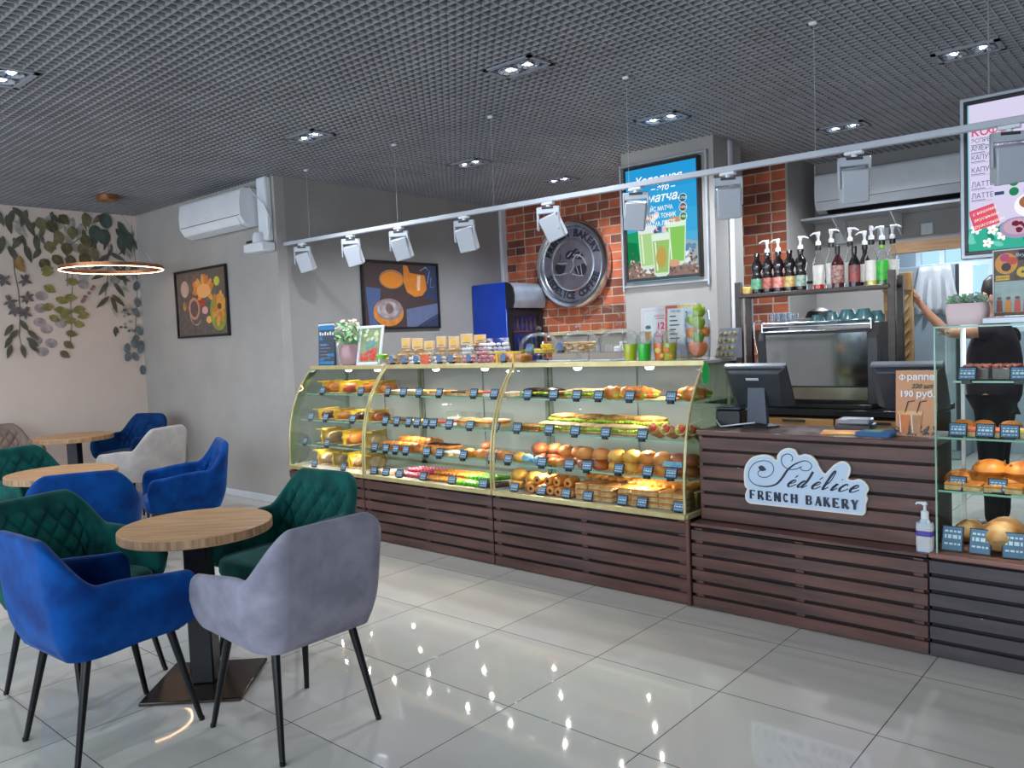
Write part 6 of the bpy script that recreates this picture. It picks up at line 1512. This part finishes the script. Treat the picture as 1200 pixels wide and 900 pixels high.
# tan wooden screen to the right of the rack
t = thing('wooden_screen', 'tall tan wooden board with slanting grooves right of the bottle rack', 'screen', (0, 0, 0))
M_SCR = wood('tan board', (168, 132, 86), (140, 106, 64), 'z', 5)
MB().rbox(2.20, 2.385, 2.30, 2.335, 0, 1.78, .004).build('board', M_SCR, t)
for i in range(22):
    z = .1 + .075 * i; MB().box(-.11, .11, -.006, .0, -.008, .008).build('slat', wood('tan slat', (186, 148, 98), (160, 122, 76), 'x', 5), t, (2.292, 2.30, z + .02), (0, -.9, 0))
MB().rbox(2.2, 2.385, 2.285, 2.30, 1.66, 1.78, .003).build('top_rail', M_SCR, t)
MB().tube([(2.22, 2.29, 1.72), (2.22, 2.26, 1.735), (2.27, 2.26, 1.735), (2.27, 2.29, 1.72)], .008, 8).build('handle', M_BLACK, t)

# ------------------------------------------------------------------ kitchen recess
t = thing('wall_shelf', 'long white wall shelf under the right air conditioner', 'shelf', (0, 0, 0))
MB().rbox(.978, 2.75, 4.02, 4.398, 2.425, 2.45, .003).build('board', M_ALF, t)
for x in (1.25, 1.75, 2.3): MB().prism([(4.06, 2.425), (4.398, 2.425), (4.398, 2.24), (4.385, 2.24)], x, x + .012, M=Matrix(((0, 0, 1, 0), (1, 0, 0, 0), (0, 1, 0, 0), (0, 0, 0, 1)))).build('bracket', M_WHITE, t)
for i, x in enumerate((1.22, 1.60, 1.97)):
    t = thing('wall_socket', f'white double wall switch under the long shelf, {ORD[i]} from left', 'switch', (x, 4.398, 2.27), 0, 'wall switches')
    MB().rbox(-.05, .05, -.012, 0, -.05, .05, .004).build('plate', M_WHITE, t)
    for s in (-.024, .024): MB().rbox(s - .02, s + .02, -.017, -.012, -.042, .042, .003).build('rocker', M_OFFW, t)
k = MB().tube([(1.0, 4.36, 2.98), (1.0, 4.37, 2.7), (1.03, 4.385, 2.6), (1.06, 4.38, 2.56)], .006, 8).build('cable', M_OFFW); tag(k, 'white cable running down to the right air conditioner', 'cable')
t = thing('kitchen_fridge', 'tall blue grey kitchen fridge seen through the opening', 'fridge', (0, 0, 0))
MB().rbox(1.01, 1.93, 5.75, 6.36, 0, 2.03, .01).build('cabinet', M_KIT, t)
MB().rbox(1.90, 1.935, 5.738, 5.75, .1, 2.02, .003).build('dark_edge', M_DARK, t); d = MB().rbox(1.015, 1.895, 5.735, 5.75, .1, 2.02, .004).build('door', M_KIT, t); MB().rbox(1.06, 1.085, 5.70, 5.735, .9, 1.4, .006).build('handle', M_STEEL, d)
rows = []
for j in range(9):
    z = 2.02 - .062 * j; w = .15 + .012 * j - (.05 if j > 6 else 0)
    rows.append([(1.71 - w + 2 * w * i / 14, 5.725 - .012 * math.sin(i * 1.1 + j * .3) - .004 * j * (i % 3), z - .02 * (i > 9) * (j == 8)) for i in range(15)])
o = MB().grid(rows).build('white_cloth', M_OFFW); md = o.modifiers.new('thickness', 'SOLIDIFY'); md.thickness = .004; tag(o, 'white cloth hanging on the kitchen fridge door', 'cloth')
k = MB().rbox(1.10, 1.26, 5.80, 6.1, 2.03, 2.22, .006).build('storage_box', mat('navy box', (34, 38, 84), .5, rgb2=(28, 32, 74), scale=8)); tag(k, 'dark navy box on top of the kitchen fridge', 'box')

# ------------------------------------------------------------------ things on the cash counter
ZC = .9265
def till(label, x, y, w, hgt, tilt, rz=0):
    t = thing('till_monitor', label, 'till', (x, y, ZC), rz, 'till monitors')
    M = Matrix.Translation((0, 0, .21)) @ Matrix.Rotation(tilt, 4, 'X')
    MB().rbox(-w / 2, w / 2, .012, .03, -hgt / 2, hgt / 2, .005, 0, M).build('screen', M_BLACK, t)
    k = MB(); f = [(-w / 2, .012, -hgt / 2), (w / 2, .012, -hgt / 2), (w / 2, .012, hgt / 2), (-w / 2, .012, hgt / 2)]; b = [(-w * .36, -.035, -hgt * .42), (w * .36, -.035, -hgt * .42), (w * .40, -.025, hgt * .42), (-w * .40, -.025, hgt * .42)]
    k.add(f + b, [(4, 5, 6, 7), (0, 1, 5, 4), (1, 2, 6, 5), (2, 3, 7, 6), (3, 0, 4, 7)], 0, M); k.build('back_housing', M_DARK, t, bevel=.006)
    MB().rbox(-w / 2, w / 2, -.004, .032, hgt / 2 - .004, hgt / 2 + .012, .004, 0, M).build('top_bezel', mat('grey bezel', (112, 114, 122), .4, rgb2=(102, 104, 112), scale=12), t)
    MB().rbox(-.04, .03, -.0385, -.035, hgt * .27, hgt * .33, .001, 0, M).build('badge', M_OFFW, t)
    p = [(-.055, .01), (.055, .01), (.045, .235), (-.045, .235)]
    MB().prism(p, -.05, -.018, M=Matrix(((1, 0, 0, 0), (0, 0, -1, -.05), (0, 1, 0, 0), (0, 0, 0, 1)))).build('stand', mat('blue grey stand', (74, 80, 94), .4, rgb2=(66, 72, 86), scale=12), t, bevel=.005)
    MB().rbox(-.015, .02, -.0025, .0, .13, .14, .001).build('stand_badge', M_OFFW, t, (0, -.001, 0))
    MB().lathe([(0, 0), (.11, 0), (.105, .008), (.05, .02), (0, .022)], 24, squash=.7).build('foot', M_BLACK, t)
till('black till monitor seen from behind, left end of the cash counter', 2.06, .60, .34, .24, .5)
till('second till monitor behind the frappe flyer', 2.80, .63, .32, .24, .5)
t = thing('receipt_printer', 'black receipt printer left of the first till monitor', 'printer', (1.905, .62, ZC), .1)
MB().rbox(-.07, .07, -.09, .09, 0, .09, .008).build('body', M_BLACK, t); MB().rbox(-.068, .068, -.088, .03, .09, .105, .004).build('lid', M_DARK, t)
k = MB().tube([(1.86, .60, ZC + .05), (1.85, .52, ZC + .03), (1.90, .47, ZC + .006), (1.99, .46, ZC + .02), (2.08, .50, ZC + .03)], .004, 8).build('cable', M_OFFW); tag(k, 'white cable looping at the foot of the first till monitor', 'cable')
t = thing('card_terminal', 'grey card terminal on a base between the two till monitors', 'terminal', (2.545, .64, ZC), .1)
MB().rbox(-.085, .085, -.07, .07, 0, .03, .006).build('base', M_DARK, t); MB().rbox(-.075, .075, -.06, .06, .03, .055, .006).build('tray', mat('silver grey shell', (140, 144, 152), .35, rgb2=(128, 132, 140), scale=10), t)
# flyers and brochures
t = thing('frappe_flyer', 'orange brown frappe flyer standing in an acrylic holder on the counter', 'flyer', (2.872, .45, ZC)); T = (-.06, 0, 0)
MB().box(-.087, .087, -.002, 0, 0, .305).build('holder', M_CLEAR, t, rot=T); MB().box(-.1, .095, -.06, .05, 0, .004).build('foot', M_CLEAR, t)
pr = Pr(); M_FL = mat('caramel print', (206, 146, 104), .5, rgb2=(196, 134, 92), scale=4)
pr.rect(-.086, .086, .003, .303, M_FL)
for i in range(70): pr.ell(R.uniform(-.086, .08), .012 + abs(R.gauss(0, .022)), .007, .005, M_CHOC if i % 3 else M_INK, R.random() * 3, 8)
effe(pr, -.072, .272, .04, M_WHITE); pr.text('раппе', -.038, .272, .04, M_WHITE, 'LEFT', bold=.001).text('220 мл', .025, .23, .028, mat('green text', (70, 84, 50), .5), shear=.3, bold=.001).text('190 руб.', .005, .195, .04, M_WHITE, bold=.001)
for x, b, tp in ((-.05, (206, 116, 50), (232, 170, 110)), (.0, (186, 132, 84), (222, 178, 130))):
    pr.poly([(x - .018, .015), (x + .018, .015), (x + .027, .11), (x - .027, .11)], mat('drink print %d' % b[0], b, .5)); pr.poly([(x - .026, .1), (x + .026, .1), (x + .028, .118), (x - .028, .118)], mat('foam print %d' % tp[0], tp, .5)); pr.line([(x + .005, .11), (x + .018, .16), (x + .045, .165)], .005, M_INK); pr.line([(x - .012, .02), (x - .018, .1)], .004, M_CREAM)
pr.build('print', t, (0, -.0025, 0), T)
k = MB().rbox(-.085, .085, -.075, .075, 0, .006, .001).build('brochure', mat('yellow brochure', (240, 190, 40), .4, rgb2=(226, 110, 90), scale=8), None, (2.53, .47, ZC), (0, 0, .25)); tag(k, 'yellow and pink brochure lying on the counter edge', 'brochure')
t = thing('brochure_stack', 'stack of blue and green brochures beside the yellow one', 'brochure', (2.705, .44, ZC), -.12)
for i in range(4): MB().rbox(-.08, .08, -.06, .06, .005 * i, .005 * i + .0045, .001).build('sheet', mat('blue brochure', (60, 110, 160), .4, rgb2=(48, 96, 146), scale=6), t, (.004 * (i % 2), .003 * i, 0))
pr = Pr(); pr.rect(-.05, .03, -.02, .03, M_LIME).rect(-.07, .07, -.05, -.03, M_CYAN); pr.build('cover', t, (0, 0, .0205), (-PI / 2, 0, 0))
# hand sanitiser on the ledge
t = thing('sanitizer_bottle', 'clear sanitizer pump bottle with a purple band on the counter ledge', 'bottle', (2.945, .288, .4485))
cr = lambda a, b, c: [(-a + c, -b), (a - c, -b), (a, -b + c), (a, b - c), (a - c, b), (-a + c, b), (-a, b - c), (-a, -b + c)]
MB().prism(cr(.032, .024, .009), 0, .125).lathe([(.024, .122), (.016, .142), (.013, .146), (0, .147)], 16).build('bottle', mat('milky clear plastic', (196, 206, 220), .25, rgb2=(186, 198, 214), scale=6), t)
MB().prism(cr(.0327, .0247, .009), .02, .112).build('label', M_LAB, t); MB().prism(cr(.0332, .0252, .009), .068, .092).build('purple_band', mat('purple band', (84, 74, 170), .4, rgb2=(76, 66, 160), scale=20), t)
MB().lathe([(.016, .145), (.016, .175), (.006, .18), (.006, .2), (.012, .203), (.012, .212), (0, .213)], 16).build('pump_collar', M_WHITE, t); MB().tube([(.008, 0, .21), (-.03, 0, .21), (-.036, 0, .203)], [.008, .005, .004], 8).build('pump_spout', M_WHITE, t)
# planter and poster on the showcase
t = thing('succulent_planter', 'pale pink trough planter of succulents on the square showcase', 'planter', (3.083, .46, 1.4265))
rows = []
for z, s in ((0, .86), (.006, .9), (.03, .96), (.06, 1), (.085, .97), (.094, .93), (.09, .86), (.07, .84)): rows.append([(.082 * s * math.copysign(abs(math.cos(a)) ** .4, math.cos(a)), .055 * s * math.copysign(abs(math.sin(a)) ** .5, math.sin(a)), z) for a in [2 * PI * i / 40 for i in range(40)]])
k = MB().grid(rows, wrap=True); k.f.append(tuple(range(40))[::-1]); k.m.append(0); k.f.append(tuple(len(k.v) - 40 + i for i in range(40))); k.m.append(0); k.build('trough', mat('pale pink ceramic', (232, 204, 204), .5, rgb2=(224, 194, 194), scale=6), t)
M_SUC = mat('pale succulent', (170, 186, 168), .6, rgb2=(130, 156, 130), scale=20)
for i in range(9):
    x = -.065 + .0165 * i; y = .02 * math.sin(i * 2.3); k = MB()
    for lv in range(3):
        for q in range(6):
            a = q * PI / 3 + lv * .5 + i; M = Matrix.Translation((0, 0, .088 + .008 * lv)) @ Matrix.Rotation(a, 4, 'Z') @ Matrix.Rotation(-.5 - .35 * lv, 4, 'Y'); k.ball(.014, 0, 0, .014, .006, .003, 8, 5, 0, M)
    k.build('succulent', M_SUC if i % 3 else M_LEAF, t, (x, y, .008 * (i % 2)))
t = thing('acrylic_poster', 'acrylic stand with a dessert and fruit tea poster on the square showcase', 'sign', (3.172, .50, 1.4555))
MB().box(0, .42, .002, .005, 0, .285).build('clear_panel', M_CLEAR, t); MB().box(0, .42, -.06, .06, 0, .003).build('foot', M_CLEAR, t)
fr = MB()
for x0, x1, z0, z1 in ((0, .005, 0, .285), (.415, .42, 0, .285), (.005, .415, .28, .285)): fr.box(x0, x1, -.003, .006, z0, z1)
fr.build('edge', M_OFFW, t)
pr = Pr(); pr.rect(.005, .415, .003, .28, mat('brown kraft print', (120, 96, 80), .5, rgb2=(90, 72, 62), scale=20)); pr.rect(.005, .415, .003, .15, mat('pale mint print', (176, 192, 186), .5, rgb2=(160, 178, 172), scale=30))
pr.ell(.05, .225, .042, .045, P('waffle', (232, 156, 64), .85)); pr.ell(.045, .25, .018, .017, P('magenta dessert', (214, 64, 116), .85)); pr.ell(.072, .235, .02, .016, P('strawberry', (220, 76, 56), .85)); pr.ell(.05, .21, .018, .018, P('chocolate ball', (66, 40, 36), .85)); pr.rect(.01, .062, .155, .175, M_TAPE); pr.text('Десерты', .036, .165, .013, M_INK); pr.ell(.11, .185, .022, .022, M_TAPE); pr.text('\u2605', .11, .185, .02, M_INK)
pr.rect(.095, .2, .235, .278, M_INK); pr.text('Вкусный чай', .145, .257, .02, M_PAPERW, shear=.2)
for i, cc in enumerate(((150, 70, 64), (238, 146, 40), (222, 90, 76), (206, 60, 80), (230, 170, 60))): pr.poly([(.012 + .033 * i, .02), (.036 + .033 * i, .02), (.034 + .033 * i, .07), (.014 + .033 * i, .07)], P('tea %d' % i, cc, .85)); pr.ell(.024 + .033 * i, .078, .009, .007, M_CHOC)
pr.rect(.005, .415, .003, .018, P('table edge', (150, 96, 66))); pr.build('print', t, (0, .0015, 0))
# ------------------------------------------------------------------ recessed twin downlights
M_FRAME = mat('grey lamp frame', (150, 154, 164), .4, metal=.3, rgb2=(140, 144, 154), scale=10)
M_WELL = mat('dark lamp well', (84, 90, 104), .5, rgb2=(74, 80, 94), scale=10)
M_COOL = lit('cool led', (226, 238, 255), 30)
M_REFL = mat('silver reflector', (206, 220, 240), .12, metal=1., rgb2=(190, 206, 230), scale=6)
DL = [(-1.11, -1.88, 'at the left edge'), (.88, .12, 'in the middle row above the floor'), (-1.14, .11, 'before the air conditioner corner'), (2.81, 1.88, 'nearest the right edge'), (-1.03, 1.70, 'above the food pictures'),
      (.86, 1.75, 'above the drinks poster'), (-1.01, 2.95, 'above the round sign'), (1.69, 3.11, 'before the kitchen recess'), (.88, -1.9, 'overhead'), (2.85, .12, 'overhead right'), (2.85, -1.9, 'overhead near the viewer'), (-3.1, -1.88, 'added out of view beyond the left edge')]
def downlight(x, y, lab):
    t = thing('twin_downlight', f'twin recessed ceiling downlight {lab}', 'ceiling light', (x, y, 2.992), 0, 'twin ceiling downlights')
    k = MB(); a, b = .175, .11
    k.box(-a, a, -b, -b + .028, 0, .01).box(-a, a, b - .028, b, 0, .01).box(-a, -a + .028, -b, b, 0, .01).box(a - .028, a, -b, b, 0, .01)
    k.build('frame', M_FRAME, t)
    MB().box(-a + .02, a - .02, -b + .02, b - .02, .03, .034).build('well', M_WELL, t)
    for s in (-.072, .072):
        l = MB().lathe([(.066, .004), (.062, .0), (.056, .004), (.03, .024), (.02, .026), (0, .026)], 24, M=Matrix.Translation((s, 0, 0)), caps=False).build('lamp', M_REFL, t)
        MB().lathe([(0, .004), (.014, .006), (.02, .014), (.02, .024), (0, .025)], 16, M=Matrix.Translation((s, 0, 0))).build('bulb', M_COOL, l)
    return t
for d in DL[:8] + DL[11:]: downlight(*d)
# ------------------------------------------------------------------ white spot track
M_TRK = mat('pale grey track paint', (186, 189, 197), .4, rgb2=(178, 181, 190), scale=5)
def ztr(x): return 2.392 - .0125 * (x + 2.5)
t = thing('track_rail', 'long white lighting track hung over the display cases', 'lighting track', (0, 0, 0))
k = MB(); x0, x1 = -2.478, 4.4
vs = []
for x in (x0, x1):
    z = ztr(x); vs += [(x, .712, z - .016), (x, .748, z - .016), (x, .748, z + .016), (x, .712, z + .016)]
k.add(vs, [(0, 1, 2, 3), (4, 7, 6, 5), (0, 4, 5, 1), (1, 5, 6, 2), (2, 6, 7, 3), (3, 7, 4, 0)]); k.build('rail', M_TRK, t, bevel=.003)
for x in (-2.09, -.92, .10, 1.21, 2.34, 3.5):
    MB().tube([(x, .73, ztr(x) + .016), (x + .004, .73, 3.0)], .0009, 6).build('hanging_wire', M_OFFW, t)
    MB().rbox(x - .02, x + .02, .718, .742, 2.984, 2.999, .004).build('ceiling_cup', M_WHITE, t)
SP = [(-2.209, .5, -.2), (-1.518, .6, -.2), (-.912, .5, -.18), (-.197, .4, -.12), (.578, .35, -.35), (1.255, .5, .12), (1.853, .5, -.06), (2.531, .5, -.05), (3.2, .5, -.1)]
def track_spot(i, x, yaw, tilt):
    t = thing('track_spot', f'white box spotlight on the track, {ORD[i]} from the left', 'spotlight', (x, .73, ztr(x)), 0, 'white track spotlights')
    MB().rbox(-.045, .045, -.018, .018, -.034, -.016, .004).build('adapter', M_WHITE, t)
    MB().cyl(0, 0, -.05, -.03, .014, n=12).build('swivel', M_WHITE, t)
    M = Matrix.Rotation(yaw, 4, 'Z')
    k = MB(); k.rbox(-.078, .078, -.014, .014, -.09, -.046, .004, 0, M); k.rbox(-.078, -.067, -.016, .016, -.2, -.05, .004, 0, M).rbox(.067, .078, -.016, .016, -.2, -.05, .004, 0, M)
    k.build('yoke', M_TRK, t)
    M2 = M @ Matrix.Translation((0, 0, -.115)) @ Matrix.Rotation(tilt, 4, 'Y') @ Matrix.Rotation(.3, 4, 'X')
    k = MB(); k.rbox(-.064, .064, -.04, .055, -.155, .012, .007, 0, M2); k.build('housing', M_TRK, t)
    MB().rbox(-.04, .04, -.022, .036, -.1556, -.1546, .0003, 0, M2).build('lens', M_GLOW, t)
    MB().rbox(-.04, .04, -.018, .018, -.062, -.048, .002, 0, M).build('driver_slot', M_DARK, t)
for i, (x, a, b) in enumerate(SP): track_spot(i, x, a, b)
# ------------------------------------------------------------------ light
SC.view_settings.view_transform = 'Standard'; SC.view_settings.look = 'None'
SC.view_settings.gamma = 1.0; SC.view_settings.use_curve_mapping = False
SC.view_settings.exposure = EXPOSURE
w = bpy.data.worlds.new('daylight'); SC.world = w; w.use_nodes = True
bg = w.node_tree.nodes['Background']; bg.inputs['Color'].default_value = (.72, .86, 1., 1); bg.inputs['Strength'].default_value = W_SKY
def area(name, loc, rot, sx, sy, watts, rgb, spread=PI):
    l = bpy.data.lights.new(name, 'AREA'); l.shape = 'RECTANGLE'; l.size = sx; l.size_y = sy; l.energy = watts; l.color = rgb; l.spread = spread
    o = bpy.data.objects.new(name, l); COL.objects.link(o); o.location = loc; o.rotation_euler = rot; return o
def spot(name, loc, aim, watts, rgb, cone=1.6, blend=.6, size=.04):
    l = bpy.data.lights.new(name, 'SPOT'); l.energy = watts; l.color = rgb; l.spot_size = cone; l.spot_blend = blend; l.shadow_soft_size = size
    o = bpy.data.objects.new(name, l); COL.objects.link(o); o.location = loc
    o.rotation_euler = (Vector(aim) - Vector(loc)).to_track_quat('-Z', 'Y').to_euler(); return o
SC.cycles.use_denoising = True
SC.cycles.max_bounces = 8; SC.cycles.diffuse_bounces = 4; SC.cycles.glossy_bounces = 4; SC.cycles.transparent_max_bounces = 24
SC.cycles.caustics_reflective = False; SC.cycles.caustics_refractive = False
SC.cycles.sample_clamp_indirect = 4
DAY = (.80, .9, 1.)
for x0, x1 in ((-4.9, -2.2), (-1.8, .9), (1.3, 4.0), (4.4, 6.0)):
    area('window_daylight', ((x0 + x1) / 2, -5.18, 1.55), (PI / 2, 0, 0), x1 - x0, 2.3, 60, DAY)
# small led lamps under the case top boards; fill spots added under every shelf
for x0, x1 in ((XL, XA), (XA, XB), (XB, XR)):
    w_ = x1 - x0
    for q in (.18, .5, .82):
        spot('case_led', (x0 + w_ * q, .58, 1.25), (x0 + w_ * q, .50, 0), 2.6 * w_, (1, .96, .88), 2.7, .5, .006)
    for z, yf in SHELVES.values():
        for q in (.25, .75):
            spot('shelf_fill', (x0 + w_ * q, yf + .06, z - .012), (x0 + w_ * q, yf + .10, 0), 2.4 * w_, (1, .96, .88), 2.8, .4, .006)  # added fill, brightens the goods on each level
for z in (1.41, 1.18, .945, .715): spot('showcase_led', (3.22, .32, z), (3.22, .40, 0), 1.1, (1, .95, .9), 2.8, .4, .006)
# the twin downlights
for i, (x, y, _) in enumerate(DL[:8]):
    spot('downlight', (x, y, 2.97), (x, y, 0), (45, 45, 75, 110, 110, 110, 110, 130)[i], (.86, .93, 1), 2.6, .8, .03)
# the track spots aim at the goods
AIM = [((-1.7, .66, 1.3), 9), ((-1.2, .66, 1.3), 9), ((-.6, .66, 1.3), 10), ((.1, .66, 1.3), 10), ((-1.0, 3.7, 2.4), 28), ((.45, 2.5, 1.9), 20), ((.9, 2.6, 1.9), 20), ((1.9, 1.8, 1.5), 24), ((2.9, 2.2, 1.2), 28)]
for (x, a, b), (aim, watts) in zip(SP, AIM):
    spot('track_beam', (x, .80, ztr(x) - .28), aim, watts, (1, .96, .9), 1.3, .8, .03)
area('kitchen_daylight', (2.13, 6.38, 1.85), (-PI / 2, 0, 0), 1.5, .9, 45, (.7, .86, 1))
spot('case_top_beam', (1.255, .76, ztr(1.255) - .28), (1.2, .66, 1.3), 9, (1, .96, .9), 1.3, .8, .03)
spot('kitchen_fill', (2.2, 5.0, 2.95), (2.0, 5.6, 0), 90, (.86, .94, 1), 2.7, .6, .1)  # fill added without a fixture to brighten the far room
spot('downlight', (-3.1, -1.88, 2.97), (-3.1, -1.88, 0), 85, (.95, .95, 1), 2.6, .8, .03)  # unseen downlight added to fill the left side
